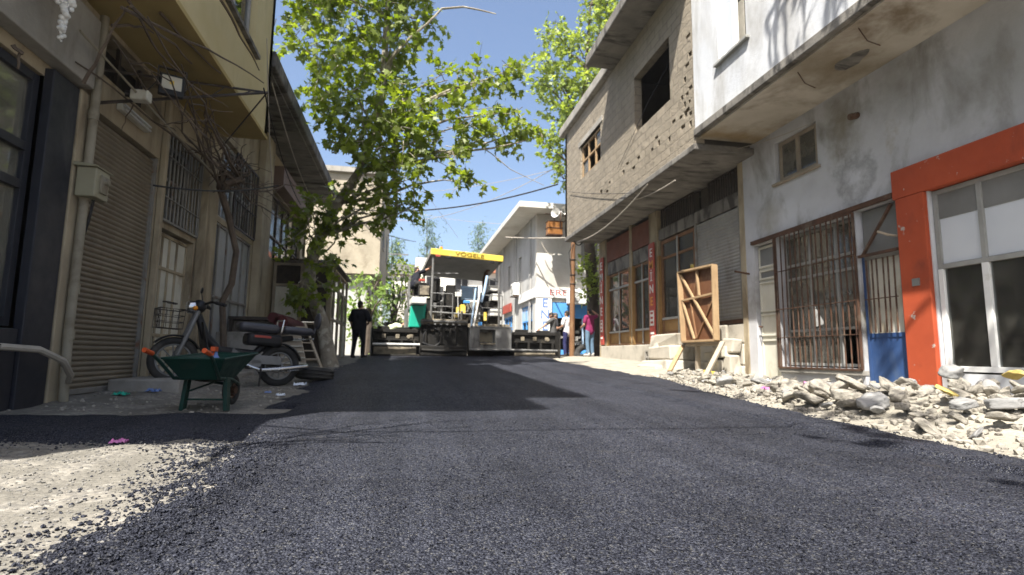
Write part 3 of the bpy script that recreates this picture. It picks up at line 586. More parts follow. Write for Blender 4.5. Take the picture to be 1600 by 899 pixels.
# blue sheet metal door with barred upper half and a transom
d = MB(); slab(d, XR + 0.06, -1, 6.46, 7.12, 0.14, 0.94, 0.045); dd = d.build('door', M['blue_door'], wb, bevel=0.006)
d = MB()
for y in (6.45, 7.09): slab(d, XR + 0.055, -1, y, y + 0.05, 0.1, 0.985, 0.05)
slab(d, XR + 0.05, -1, 6.5, 7.09, 0.93, 0.99, 0.05); slab(d, XR + 0.053, -1, 7.1, 7.14, 0.986, 2.16, 0.05); d.build('door_frame', M['blue_door'], dd)
d = MB(); slab(d, XR + 0.055, -1, 6.45, 6.5, 0.987, 2.16, 0.05); slab(d, XR + 0.057, -1, 7.05, 7.098, 0.987, 2.16, 0.05); slab(d, XR + 0.05, -1, 6.5, 7.05, 2.1, 2.16, 0.05); d.build('grille_frame', M['grey_iron'], dd)
grille(dd, XR + 0.02, -1, 6.52, 7.08, 1.0, 2.1, M['rust'], 6, (1.5,), 0.012, 'door_grille', 0)
d = MB(); slab(d, XR + 0.085, -1, 6.5, 7.09, 0.99, 2.1, 0.008); d.build('pane', M['off_white'], dd)
d = MB(); slab(d, XR + 0.1, -1, 6.45, 7.13, 2.18, 2.88, 0.01); d.build('transom', M['dark_panel'], wb)
d = MB(); d.bar((XR - 0.01, 6.5, 2.84), (XR - 0.01, 7.05, 2.18), 0.045, 0.03); d.bar((XR - 0.01, 6.45, 2.17), (XR - 0.01, 7.14, 2.17), 0.04); d.build('brace', M['rust'], wb)
d = MB(); d.tube([(XR + 0.02, 6.46, 2.36), (XR - 0.1, 6.5, 2.38), (XR - 0.2, 6.58, 2.44)], 0.018); d.build('hook', M['grey_wood'], wb)
# orange portal
b = MB(); b.box(XR - 0.06, XR + 0.2, 5.96, 6.39, 0.0, 2.86); b.box(XR - 0.062, XR + 0.2, 0.6, 6.43, 2.862, 3.28); b.build('portal', M['orange'], wb, bevel=0.012)
b = MB(); b.box(XR - 0.085, XR - 0.061, 6.1, 6.2, 1.6, 1.7); b.build('switch_box', M['dark_panel'], wb)
# shop window: dark board, white painted lights, dark glass
w = window(wb, XR, -1, 1.2, 5.93, 0.46, 2.85, M['steel_frame'], M['glass'], (2.9, 4.1, 5.33), (1.82,), 0.06, 0.06, 0.06, 0.05, open_cells=((0, 1), (1, 1), (2, 1), (3, 1)))
d = MB(); slab(d, XR + 0.08, -1, 1.26, 5.87, 1.86, 2.46, 0.012); d.build('pane', M['milk_glass'], w)
d = MB(); slab(d, XR + 0.07, -1, 1.26, 5.87, 2.46, 2.8, 0.012); d.build('board', M['dark_panel'], w)
d = MB(); slab(d, XR + 0.04, -1, 1.2, 5.93, 0.462, 0.53, 0.05); slab(d, XR + 0.041, -1, 5.29, 5.37, 0.531, 1.79, 0.05); slab(d, XR + 0.041, -1, 5.86, 5.928, 0.531, 1.79, 0.05); slab(d, XR + 0.041, -1, 4.06, 4.14, 0.531, 1.79, 0.05); d.build('window_frame', M['white_paint'], w, bevel=0.005)
b = MB(); b.box(XR - 0.02, XR - 0.001, 0.6, 5.94, 0.0, 0.44); b.build('plinth', M['white_plaster'], wb)
d = ray(1330, 95); sp_ = cC + d * ((4.945 - CAMH) / d.z)
b = MB(); b.ball(sp_, (0.16, 0.3, 0.012), 20)
for q in b.bm.verts: q.co += Vector((noise.noise(q.co * 6), noise.noise(q.co * 6 + Vector((5, 0, 0))), 0)) * 0.08
b.build('spalled_patch', M['dark_concrete'], wb)
# rods, hanging bars and the drip pipe of the overhang
b = MB()
for y, z in ((6.9, 4.93), (5.75, 4.93)):
    b.tube([(XU + 0.2, y, z + 0.03), (XU + 0.28, y - 0.05, z - 0.18), (XU + 0.36, y - 0.16, z - 0.3)], 0.008, 6)
b.tube([(XR, 6.98, 4.4), (XR - 0.14, 6.99, 4.36)], 0.05, 10); b.build('rebar_stub', M['rust'], wb)

# ------------------------------------------------------------------ unfinished grey block building
gb = thing('block_building', 'unfinished grey block building with empty window openings above a brown shopfront', 'building', (8.0, 14.0, 0.4))
b = MB(); Y0, Y1 = 9.565, 18.75; ZB = 4.86
hs = [rh(10.56, 12.48, 6.25, 7.74, Y1, ZB), rh(15.0, 16.95, 6.47, 7.62, Y1, ZB)]
for y, z in ((9.72, 6.6), (9.78, 5.98), (9.9, 5.77), (10.0, 5.98), (10.05, 5.6), (10.35, 5.65), (11.2, 5.62), (11.45, 5.42), (11.1, 5.4), (12.2, 5.5), (12.9, 5.6), (13.2, 5.42), (14.2, 5.5), (14.4, 5.3), (9.85, 6.3), (9.66, 5.5), (9.7, 5.78), (9.62, 6.05), (9.75, 5.62), (9.85, 5.55), (9.6, 6.75), (9.64, 7.2), (9.68, 5.25), (9.95, 5.35), (10.6, 5.3), (12.5, 5.35), (14.9, 5.4)):
    k = rnd.uniform(0.08, 0.2); h_ = rnd.uniform(0.06, 0.15); hs.append(rh(y, y + k, z, z + h_, Y1, ZB))
b.wall((XU, Y1, ZB), (0, -1, 0), Y1 - Y0, 8.75 - ZB, hs, 0.2)
b.wall((14, Y1, ZB), (-1, 0, 0), 8.5, 8.75 - ZB, (), 0.2); b.build('upper_wall', M['block'], gb)
b = MB(); b.box(XU - 0.02, 14, Y0, Y1 + 0.02, 4.72, ZB - 0.002); b.build('floor_slab', M['dark_concrete'], gb, bevel=0.02)
b = MB(); b.box(4.68, 14.0, 9.4, 13.95, 8.76, 9.06); b.build('eave', M['dark_concrete'], gb, bevel=0.03)
b = MB(); b.box(XU - 0.16, 14.0, 13.97, 19.05, 8.752, 9.08); b.build('parapet', M['concrete'], gb, bevel=0.03)
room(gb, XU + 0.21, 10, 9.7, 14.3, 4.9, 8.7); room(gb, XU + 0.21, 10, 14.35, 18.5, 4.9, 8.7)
b = MB(); b.box(XU - 0.025, XU + 0.1, 14.8, 17.1, 7.62, 7.8); b.build('lintel', M['concrete'], gb, bevel=0.01)
w = window(gb, XU, -1, 15.02, 16.93, 6.49, 7.6, M['pale_wood'], M['dirty_glass'], (15.62, 16.28), (7.05,), 0.07, 0.06, 0.06, 0.06, open_cells=((0, 0), (1, 0), (1, 1), (2, 1)))
b = MB(); b.tube([(XU + .1, 10.58, 7.3), (XU - 0.05, 11.6, 6.65), (XU - 0.03, 13.6, 5.7)], 0.006, 5); b.build('hanging_wire', M['cable'], gb)
# ground floor: piers, shop windows, shutter
b = MB()
for y0, y1, z0 in ((17.98, 18.75, 0.4), (15.78, 15.98, 0.4), (14.0, 14.52, 0.35), (9.98, 10.14, 0.1)): b.box(XR - 0.02, XR + 0.3, y0, y1, z0, 4.72)
b.box(XR, 14, 18.45, 18.75, 0.3, 4.7); b.build('pier', M['cream_plaster'], gb, bevel=0.01)
b = MB(); b.box(XR - 0.1, XR + 0.3, 14.0, 18.4, 0.3, 0.95); b.build('plinth', M['cream_stone'], gb, bevel=0.02)
b = MB(); b.box(XR + 0.02, XR + 0.3, 14.53, 17.97, 3.42, 3.86); b.box(XR + 0.02, XR + 0.3, 10.15, 13.99, 3.84, 4.14); b.build('beam', M['dark_concrete'], gb, bevel=0.01)
b = MB(); b.box(XR - 0.01, XR + 0.06, 14.53, 17.97, 3.88, 4.6); b.build('signboard', M['dull_red'], gb)
for y0, y1 in ((16.0, 17.95), (14.54, 15.76)):
    w = window(gb, XR, -1, y0, y1, 0.97, 3.4, M['brown_wood'], M['glass'], ((y0 + y1) / 2,), (1.4, 2.86), 0.07, 0.05, 0.06, 0.04, open_cells=((0, 0), (1, 0)))
    d = MB(); slab(d, XR + 0.075, -1, y0 + .05, y1 - .05, 0.99, 1.39, 0.02); d.build('wood_panel', M['golden_wood'], w)
    d = MB(); slab(d, XR + 0.02, -1, (y0 + y1) / 2 - 0.025, (y0 + y1) / 2 + 0.025, 1.0, 3.38, 0.02); slab(d, XR + 0.018, -1, y0 + .07, y1 - .07, 2.84, 2.9, 0.02); slab(d, XR + 0.018, -1, y0 + .07, y1 - .07, 1.38, 1.44, 0.02); d.build('window_frame', M['steel_frame'], w)
b = MB()
for y in (13.95, 14.52, 15.76, 15.96, 17.94): b.box(XR - 0.04, XR + 0.05, y - 0.05, y + 0.05, 0.96, 3.4)
b.build('post', M['golden_wood'], gb, bevel=0.006)
w = window(gb, XR, -1, 12.06, 13.9, 1.2, 3.8, M['brown_wood'], M['glass'], (12.95,), (1.62, 3.3), 0.09, 0.06, 0.06, 0.04, open_cells=((0, 0), (1, 0)))
d = MB(); slab(d, XR + 0.07, -1, 12.12, 13.84, 1.22, 1.6, 0.02); d.build('wood_panel', M['golden_wood'], w)
d = MB(); slab(d, XR + 0.02, -1, 12.92, 12.98, 1.22, 3.76, 0.02); slab(d, XR + 0.018, -1, 12.1, 13.86, 1.6, 1.66, 0.02); d.build('window_frame', M['steel_frame'], w)
shutter(gb, XR + 0.06, -1, 10.22, 11.98, 1.42, 3.82, M['shutter_grey'])
b = MB(); slab(b, XR + 0.02, -1, 10.2, 12.0, 1.33, 1.41, 0.1); b.build('sill', M['rust'], gb)
b = MB()
for y0, y1 in ((10.2, 12.0), (12.1, 13.9)): slab(b, XR + 0.2, -1, y0, y1, 4.15, 4.7, 0.02)
b.build('vent_backing', M['interior'], gb)
grille(gb, XR + 0.06, -1, 10.25, 11.4, 4.16, 4.68, M['dark_iron'], 12, (), 0.012); grille(gb, XR + 0.06, -1, 12.1, 13.85, 4.16, 4.68, M['dark_iron'], 16, (), 0.012)
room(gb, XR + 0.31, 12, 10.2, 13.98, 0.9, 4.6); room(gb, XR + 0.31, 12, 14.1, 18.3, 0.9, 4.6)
b = MB()
for y0, y1 in ((14.7, 15.7), (16.1, 17.8), (12.2, 13.8)):
    for k in range(4): b.box(XR + 1.6, XR + 2.0, y0, y1, 1.2 + 0.5 * k, 1.24 + 0.5 * k)
    for k in range(9):
        y = rnd.uniform(y0, y1 - 0.2); z = 1.24 + 0.5 * rnd.randrange(4); b.box(XR + 1.65, XR + 1.95, y, y + rnd.uniform(.1, .25), z, z + rnd.uniform(.1, .35))
b.build('shelf', M['interior_pale'], gb)
b = MB()     # masonry below the shutter, coursed and broken at the street side
for i, (y0, y1, z0, z1, x0) in enumerate(((10.15, 12.05, 0.05, 0.45, 6.72), (10.15, 12.05, 0.455, 0.9, 6.76), (10.15, 12.05, 0.905, 1.32, 6.79), (12.06, 13.98, 0.1, 0.62, 6.72), (12.06, 13.98, 0.625, 1.18, 6.76))):
    y = y0
    while y < y1 - 0.05:
        l = min(rnd.uniform(0.35, 0.8), y1 - y); b.box(x0 + rnd.uniform(-.03, .03), 7.1, y + .006, y + l - .006, z0, z1 - 0.008); y += l
b.build('stone_base', M['cream_stone'], gb, bevel=0.03)
# front steps of cast stone under the hatch
def rough_block(mb, c, s, rz=0.0, j=0.05):
    T = Matrix.Translation(Vector(c)) @ Matrix.Rotation(rz, 4, 'Z')
    V = []
    for z in (-1, 1):
        for x, y in ((-1, -1), (1, -1), (1, 1), (-1, 1)):
            V.append(mb.bm.verts.new(T @ Vector((x * s[0] / 2 + rnd.uniform(-j, j), y * s[1] / 2 + rnd.uniform(-j, j), z * s[2] / 2 + rnd.uniform(-j, j) * 0.6))))
    for f in ((0, 3, 2, 1), (4, 5, 6, 7), (0, 1, 5, 4), (1, 2, 6, 5), (2, 3, 7, 6), (3, 0, 4, 7)): mb.bm.faces.new([V[i] for i in f])
b = MB(); rough_block(b, (6.35, 12.75, 0.32), (0.8, 1.5, 0.4)); rough_block(b, (6.45, 12.7, 0.7), (0.62, 1.3, 0.34)); rough_block(b, (6.55, 12.7, 1.03), (0.42, 1.2, 0.3)); rough_block(b, (5.95, 12.7, 0.28), (0.35, 0.9, 0.3)); rough_block(b, (6.5, 13.35, 1.0), (0.4, 0.5, 0.36))
single(b, 'stone_steps', 'crumbling pale stone steps below the big shop window beside the wooden hatch', 'steps', M['cream_stone'], (6.4, 12.7, 0.2), bevel=0.035)
b = MB(); rough_block(b, (6.62, 10.35, 0.42), (0.3, 0.3, 0.5)); rough_block(b, (6.58, 10.72, 0.35), (0.34, 0.36, 0.42)); rough_block(b, (6.62, 10.6, 0.72), (0.28, 0.5, 0.26)); rough_block(b, (6.6, 11.1, 0.33), (0.34, 0.34, 0.36)); rough_block(b, (6.64, 11.05, 0.62), (0.25, 0.3, 0.2)); rough_block(b, (6.66, 10.35, 0.84), (0.22, 0.3, 0.3))
single(b, 'stone_stack', 'loose stack of broken stones under the right side of the wooden hatch', 'stone stack', M['cream_stone'], (6.6, 10.7, 0.15), bevel=0.03)
b = MB(); b.box(6.4, 6.62, 13.72, 14.1, 0.38, 0.42); b.box(6.4, 6.62, 13.72, 14.1, 0.74, 0.78)
for y in (13.72, 13.885, 14.06): b.box(6.4, 6.62, y, y + 0.04, 0.42, 0.74)
b.box(6.4, 6.62, 13.76, 13.885, 0.565, 0.595); b.box(6.4, 6.62, 13.925, 14.06, 0.565, 0.595)
single(b, 'hollow_block', 'hollow grey concrete block standing on the pavement at the shop corner', 'concrete block', M['concrete'], (6.5, 13.9, 0.38))

# leaning wooden hatch with X braces: a shallow tray of hardboard on a pine frame
ht = thing('wooden_hatch', 'brown hardboard hatch panel with pale cross braces leaning before the grey shutter', 'wooden panel', (6.25, 11.0, 0.93))
A, B_, C_, D_ = Vector((6.28, 11.72, 2.58)), Vector((6.28, 10.24, 2.52)), Vector((6.2, 10.12, 0.95)), Vector((6.2, 11.46, 0.95))
def hp(u, v, k=0.0): p = (D_ * (1 - u) + C_ * u) * (1 - v) + (A * (1 - u) + B_ * u) * v; return p + Vector((-1, 0, 0.04)) * k
b = MB(); b.bm.faces.new([b.bm.verts.new(p) for p in (hp(0, 0), hp(1, 0), hp(1, 1), hp(0, 1))]); b.bm.faces.new([b.bm.verts.new(p) for p in (hp(0, 1, -.012), hp(1, 1, -.012), hp(1, 0, -.012), hp(0, 0, -.012))]); b.keep = True; b.build('board', M['brown_board'], ht)
b = MB(); e = 0.05; N_ = (-1, 0, 0)
for p, q in (((0, 0), (1, 0)), ((1, 0), (1, 1)), ((1, 1), (0, 1)), ((0, 1), (0, 0))): b.bar(hp(*p, e), hp(*q, e), 0.045, 0.13, (-1, 0, 0.04))
b.build('edge_frame', M['pale_wood'], ht, bevel=0.004)
b = MB()
for p, q in (((0.02, 0.97), (0.98, 0.03)), ((0.02, 0.6), (0.35, 0.03)), ((0.03, 0.58), (0.97, 0.62)), ((0.56, 0.62), (0.52, 0.97))): b.bar(hp(*p, e), hp(*q, e), 0.045, 0.05, (-1, 0, 0.04))
b.build('brace', M['pale_wood'], ht, bevel=0.004)
b = MB()
for p, q in (((0.36, 0.62), (0.52, 0.96)), ((0.4, 0.04), (0.96, 0.6)), ((0.25, 0.57), (0.38, 0.04))): b.bar(hp(*p, 0.02), hp(*q, 0.02), 0.035, 0.03, (-1, 0, 0.04))
b.build('back_brace', M['brown_wood'], ht)
b = MB(); b.bar((6.28, 11.1, 0.92), (6.28, 11.1, 0.12), 0.09, 0.09); b.bar((6.25, 11.5, 0.88), (6.25, 10.1, 0.88), 0.08, 0.07); b.build('leg', M['grey_wood'], ht, bevel=0.006)
for i, (p, q, lb) in enumerate((((5.5, 10.9, 0.3), (6.2, 11.6, 0.86), 'pale timber plank propped from the pavement to the left hatch corner'), ((5.55, 9.6, 0.2), (6.25, 10.05, 0.92), 'weathered timber plank slanting down from the right hatch corner'))):
    b = MB(); b.bar(p, q, 0.09, 0.05); single(b, 'plank', lb, 'plank', M['grey_wood'] if i else M['pale_wood'], p, bevel=0.004)

# vertical shop signs, letters one above the other
def vsign(name, label, X, yc, z0, z1, w, word, board, letter, marks=True):
    s_ = thing(name, label, 'sign', (X, yc, z0)); H = z1 - z0
    b = MB(); b.box(X - 0.04, X, yc - w / 2, yc + w / 2, z0, z1); b.build('board', board, s_, bevel=0.006)
    top, bot = z1 - 0.12, z0 + (0.95 if marks else 0.1); st = (top - bot) / len(word)
    for i, c in enumerate(word): text(c, st * (1.0 if marks else 1.05), (X - 0.045, yc, top - st * (i + 0.5)), (0, -1, 0), (0, 0, 1), letter[i % len(letter)], s_, sx=1.0)
    if marks:
        b = MB(); zz = bot - 0.08
        b.box(X - 0.05, X - 0.041, yc - w * 0.36, yc + w * 0.36, zz - 0.42, zz); b.box(X - 0.05, X - 0.041, yc - w * 0.3, yc + w * 0.3, zz - 0.66, zz - 0.6); b.build('white_mark', M['letter_white'], s_)
        b = MB()
        for k in range(3): b.box(X - 0.056, X - 0.0505, yc - w * 0.22, yc + w * 0.22, zz - 0.36 + 0.13 * k, zz - 0.30 + 0.13 * k)
        b.build('red_mark', M['red_sign'], s_)
    return s_
vsign('vertical_sign', 'upright red sign lettered EMINE on the pier beside the three-part shop window', XR - 0.06, 14.24, 1.02, 3.82, 0.34, 'EMİNE', M['red_sign'], [M['letter_white'], M['letter_orange'], M['letter_white']])
vsign('vertical_sign', 'upright red sign on the far corner pier, beside the white shirted man', XR - 0.06, 18.3, 1.0, 4.1, 0.3, 'EMİNE', M['red_sign'], [M['letter_white']])
# pipe stub in the pier and cables clipped to the block building
b = MB(); b.tube([(XR - 0.02, 9.86, 2.3), (XR - 0.3, 9.95, 2.36)], 0.02, 8); single(b, 'iron_peg', 'short rusty iron peg sticking out of the pale pier by the narrow door', 'peg', M['rust'], (XR, 9.9, 2.3))
# ------------------------------------------------------------------ ochre house over the shuttered shop (left side of the street)
XL, XO = -3.4, -2.5
ob = thing('ochre_building', 'old ochre house overhanging a row of shuttered shops under bare vines', 'building', (-5.0, 5.0, 0.1))
def lh(y0, y1, z0, z1, yb, zb): return (y0 - yb, y1 - yb, z0 - zb, z1 - zb)
YB, ZB = 1.7, -0.1
hs = [lh(2.2, 5.5, 0.0, 3.12, YB, ZB), lh(6.24, 7.88, 0.1, 3.18, YB, ZB), lh(6.3, 7.8, 3.62, 4.14, YB, ZB), lh(7.98, 9.3, 0.15, 2.3, YB, ZB), lh(7.98, 9.3, 2.42, 3.66, YB, ZB)]
b = MB(); b.wall((XL, YB, ZB), (0, 1, 0), 9.86 - YB, 4.36, hs, 0.3); b.build('wall', M['cream_plaster'], ob)
b = MB(); b.wall((-11, YB, ZB), (1, 0, 0), 7.6, 10.6, (), 0.3); b.box(-11, -10.7, 1.7, 9.8, -.1, 10.4); b.build('wall', M['cream_plaster'], ob)
b = MB(); b.wall((XO, 2.4, 4.26), (0, 1, 0), 7.15, 6.22, [lh(7.0, 8.55, 5.22, 6.9, 2.4, 4.26)], 0.2)
b.wall((-3.6, 2.4, 4.26), (1, 0, 0), 1.1, 6.22, (), 0.15); b.wall((XO, 9.55, 4.26), (-1, 0, 0), 6.5, 6.22, (), 0.15); b.build('upper_wall', M['ochre_lit'], ob)
b = MB(); b.box(-9, XO + 0.012, 2.39, 9.56, 4.2, 4.258); b.build('soffit', M['ochre'], ob)
b = MB(); b.box(-6.2, XO + 0.02, -0.55, 9.6, 10.5, 10.66); b.build('shadow_slab', M['concrete'], ob)  # made-up slab out of view, placed for its shadow on the road
b = MB(); b.box(-11, -3.3, 2.0, 6.9, 10.67, 12.7); b.build('wall', M['ochre'], ob)
b = MB(); b.box(-11, XO, -0.6, 6.9, 12.71, 12.9); b.build('roof', M['concrete'], ob)  # unseen roof, cut short of the house to fit its road shadow
w = window(ob, XO, 1, 7.04, 8.52, 5.24, 6.88, M['steel_frame'], M['clean_glass'], (7.78,), (6.3,), 0.07, 0.06, 0.06, 0.09)
b = MB(); b.box(XO - 0.05, XO + 0.07, 6.94, 8.64, 5.15, 5.21); b.build('sill', M['dark_concrete'], w)
room(ob, XO - 0.25, -6, 6, 9.4, 4.4, 8.7)
# grey fascia of the black shop and the shop itself
b = MB(); b.box(XL + 0.003, XL + 0.16, 1.72, 5.98, 3.24, 3.98); b.build('fascia', M['concrete'], ob, bevel=0.01)
b = MB(); b.box(XL + 0.003, -2.5, 1.7, 4.0, 4.02, 4.14); b.build('shadow_canopy', M['dark_concrete'], ob)  # added above the view to cast the near edge of the shadow
b = MB()
for y0, y1 in ((5.5, 5.9), (2.1, 2.2)): b.box(XL - 0.12, XL + 0.08, y0, y1, 0.0, 3.2)
b.box(XL - 0.1, XL + 0.05, 2.21, 5.49, 0.02, 0.78); b.build('shop_panel', M['navy_frame'], ob, bevel=0.01)
w = window(ob, XL, 1, 2.22, 5.48, 0.8, 3.1, M['navy_frame'], M['reflection_tinted_glass'], (3.9,), (2.05, 2.4), 0.08, 0.08, 0.08, 0.02)
b = MB()
for k in range(5): b.box(-5.2, -4.9, 2.6, 5.4, 0.9 + 0.4 * k, 0.94 + 0.4 * k)
b.box(-5.25, -5.22, 2.6, 5.4, 0.3, 2.9)
for k in range(26):
    y = rnd.uniform(2.7, 5.2); z = 0.94 + 0.4 * rnd.randrange(4); b.box(-5.15, -4.95, y, y + rnd.uniform(.06, .2), z, z + rnd.uniform(.08, .28))
b.build('shelf', M['interior_pale'], ob)
room(ob, XL - 0.31, -8, 2.1, 5.9, 0.05, 3.2, M['interior_pale'])  # paler room colour stands in for daylight from the back of the shop
b = MB(); b.tube([(-3.9, 5.05, 0.9), (-3.9, 5.05, 1.25)], [0.22, 0.16], 12); b.build('basket', M['golden_wood'], ob)
# shutter, lintel with dark vents
shutter(ob, XL - 0.06, 1, 6.3, 7.82, 0.14, 3.14, M['shutter'], 0.056, 0.022)
b = MB(); slab(b, XL - 0.25, 1, 6.3, 7.8, 3.6, 4.15, 0.02); b.build('vent_backing', M['black'], ob)
b = MB()
for y in (6.8, 7.3): b.box(XL - 0.1, XL - 0.06, y, y + 0.05, 3.62, 4.14)
b.build('vent_bar', M['dark_iron'], ob)
# white panelled iron doors and the barred fanlight over them
d = MB(); slab(d, XL - 0.1, 1, 8.0, 9.28, 0.2, 2.28, 0.04); dd = d.build('door', M['off_white'], ob)
d = MB()
for y in (8.0, 8.4, 8.64, 8.9, 9.24): slab(d, XL - 0.08, 1, y, y + 0.045, 0.22, 2.27, 0.03)
for z in (0.22, 0.62, 0.8, 1.75, 2.22): slab(d, XL - 0.075, 1, 8.0, 9.28, z, z + 0.045, 0.03)
d.build('door_frame', M['cream_plaster'], dd, bevel=0.004)
d = MB()
for k in range(4): slab(d, XL - 0.088, 1, 8.05, 9.25, 0.3 + 0.085 * k, 0.33 + 0.085 * k, 0.02)
d.build('louvre', M['off_white'], dd)
d = MB()
for y in (8.58, 8.78): d.tube([(XL - 0.05, y - .08, 1.3), (XL, y - .06, 1.3), (XL, y + .08, 1.3), (XL - 0.05, y + .09, 1.3)], 0.014, 6)
d.build('handle', M['dark_iron'], dd)
w = window(ob, XL, 1, 8.0, 9.28, 2.44, 3.64, M['grey_iron'], M['dirty_glass'], (8.64,), (3.1,), 0.06, 0.05, 0.06, 0.16)
grille(ob, XL + 0.03, 1, 7.98, 9.3, 2.4, 3.66, M['grey_iron'], 11, (2.72, 3.3), 0.013)
room(ob, XL - 0.31, -8, 8.0, 9.6, 0.1, 4.0)
b = MB(); b.box(XL + 0.003, XL + 0.14, 9.36, 9.84, 0.05, 4.18); b.box(XL + 0.003, XL + 0.08, 5.93, 6.2, 0.05, 3.22); b.box(XL + 0.003, XL + 0.08, 7.89, 7.975, 0.1, 4.1); b.build('pier', M['cream_plaster'], ob, bevel=0.015)
# kerb step before the doors
b = MB(); b.box(XL + 0.02, -2.62, 7.1, 11.6, -0.02, 0.27); single(b, 'doorstep', 'long low concrete step in front of the white iron doors', 'step', M['concrete'], (-3, 9.3, 0.0), bevel=0.02)

# ------------------------------------------------------------------ tin clad workshop with the plank-marked concrete eave
tb = thing('workshop_building', 'dark workshop with tall windows, tin panels and a plank marked concrete eave', 'building', (-5.0, 14.0, 0.2))
YB, ZB = 9.88, 0.0
hs = [lh(9.98, 12.42, 0.35, 2.9, YB, ZB), lh(9.98, 12.42, 3.0, 4.5, YB, ZB), lh(13.4, 17.6, 2.9, 4.6, YB, ZB)]
b = MB(); b.wall((XL, YB, ZB), (0, 1, 0), 18.4 - YB, 5.55, hs, 0.3)
b.wall((XL, 18.4, ZB), (-1, 0, 0), 7.0, 5.55, (), 0.3); b.box(-10.6, -10.3, 9.9, 18.3, 0, 5.5); b.build('wall', M['cream_plaster'], tb)
b = MB(); b.box(-10.5, -2.45, 9.6, 18.7, 5.56, 5.86); b.build('eave', M['dark_concrete'], tb, bevel=0.03)
b = MB()
for k in range(44):
    y = 9.66 + 0.2 * k; b.box(XL, -2.56, y, y + 0.185, 5.53 - rnd.uniform(0, 0.018), 5.565)
b.build('formwork_mark', M['dark_concrete'], tb)
d = MB()
for k in range(5): slab(d, XL - 0.06 + 0.01 * (k % 2), 1, 10.0 + 0.485 * k, 10.0 + 0.485 * (k + 1) - 0.008, 0.36, 2.88, 0.02)
d.build('tin_panel', M['tin'], tb)
d = MB()
for k in range(6): slab(d, XL - 0.02, 1, 9.98 + 0.485 * k - 0.02, 9.98 + 0.485 * k + 0.025, 0.36, 2.89, 0.03)
for z in (0.36, 1.55, 2.85): slab(d, XL - 0.015, 1, 9.98, 12.42, z, z + 0.045, 0.03)
d.build('panel_frame', M['grey_iron'], tb, bevel=0.004)
window(tb, XL, 1, 10.0, 12.4, 3.02, 4.48, M['steel_frame'], M['dirty_glass'], (10.6, 11.2, 11.8), (3.7,), 0.06, 0.045, 0.06, 0.08)
window(tb, XL, 1, 13.42, 17.58, 2.92, 4.58, M['dark_iron'], M['dirty_glass'], (14.1, 14.8, 15.5, 16.2, 16.9), (3.5,), 0.06, 0.05, 0.06, 0.08)
b = MB(); b.box(XL + 0.003, XL + 0.16, 12.5, 13.25, 0.05, 5.5); b.build('pier', M['cream_plaster'], tb, bevel=0.015)
b = MB(); b.box(XL + 0.003, XL + 0.3, 13.6, 17.5, 4.62, 5.1); b.build('signboard', M['brown_board_sign'], tb)
room(tb, XL - 0.31, -9, 10, 18, 0.1, 5.4)
# window bars hung outside
grille(tb, XL + 0.05, 1, 10.9, 12.4, 3.0, 4.4, M['dark_iron'], 9, (3.5,), 0.012)

# drainpipe, meter box, lamps
b = MB(); b.tube([(XL + 0.13, 6.08, 4.1), (XL + 0.13, 6.07, 2.0), (XL + 0.13, 6.06, 0.75), (XL + 0.15, 6.06, 0.1)], 0.042, 10)
for z in (0.7, 1.15, 2.1, 2.95): b.tube([(XL + 0.13, 6.07, z), (XL + 0.13, 6.07, z + 0.1)], 0.05, 10)
single(b, 'drainpipe', 'dusty white drainpipe beside the closed roller shutter', 'drainpipe', M['pipe'], (XL + 0.13, 6.07, 0.1), smooth=True)
b = MB(); b.tube([(XL + 0.1, 5.2, 0.62), (XL + 0.22, 5.5, 0.6), (XL + 0.28, 5.75, 0.5), (XL + 0.26, 5.93, 0.36), (XL + 0.2, 6.02, 0.3)], 0.03, 8); single(b, 'hose', 'dark corrugated hose looping from the black shopfront to the drainpipe foot', 'hose', M['cable_pale'], (XL + 0.2, 5.6, 0.3), smooth=True)
mx = thing('meter_box', 'grey green electricity meter box on the pipe beside the roller shutter', 'meter box', (XL + 0.3, 5.85, 2.05))
b = MB(); b.box(XL + 0.1, XL + 0.28, 5.95, 6.2, 2.12, 2.42); b.build('box', M['meter_grey'], mx, bevel=0.012)
b = MB(); b.prism([(0, 0), (0.22, 0), (0.2, 0.02), (0.0, 0.04)], (XL + 0.08, 5.92, 2.422), (1, 0, 0), (0, 0, 1), 0.31); b.build('lid', M['meter_grey'], mx, bevel=0.005)
b = MB(); b.box(XL + 0.282, XL + 0.3, 6.02, 6.14, 2.18, 2.36); b.tube([(XL + 0.3, 6.08, 2.30), (XL + 0.34, 6.08, 2.30)], 0.028, 10); b.build('meter_window', M['pipe'], mx)
b = MB(); b.tube([(XL + 0.2, 6.1, 2.12), (XL + 0.16, 6.13, 1.9), (XL + 0.1, 6.16, 1.7), (XL + 0.1, 6.17, 0.3)], 0.014, 6); b.build('conduit', M['cable'], mx)
tf = thing('tube_light', 'double fluorescent tube batten on the lintel over the roller shutter', 'tube light', (XL + 0.1, 7.05, 3.4))
b = MB(); b.box(XL + 0.003, XL + 0.06, 6.72, 7.4, 3.36, 3.44); b.build('batten', M['off_white'], tf, bevel=0.006)
for z in (3.375, 3.425):
    b = MB(); b.tube([(XL + 0.085, 6.74, z), (XL + 0.085, 7.38, z)], 0.014, 8); b.build('tube', M['tube_white'], tf, smooth=True)
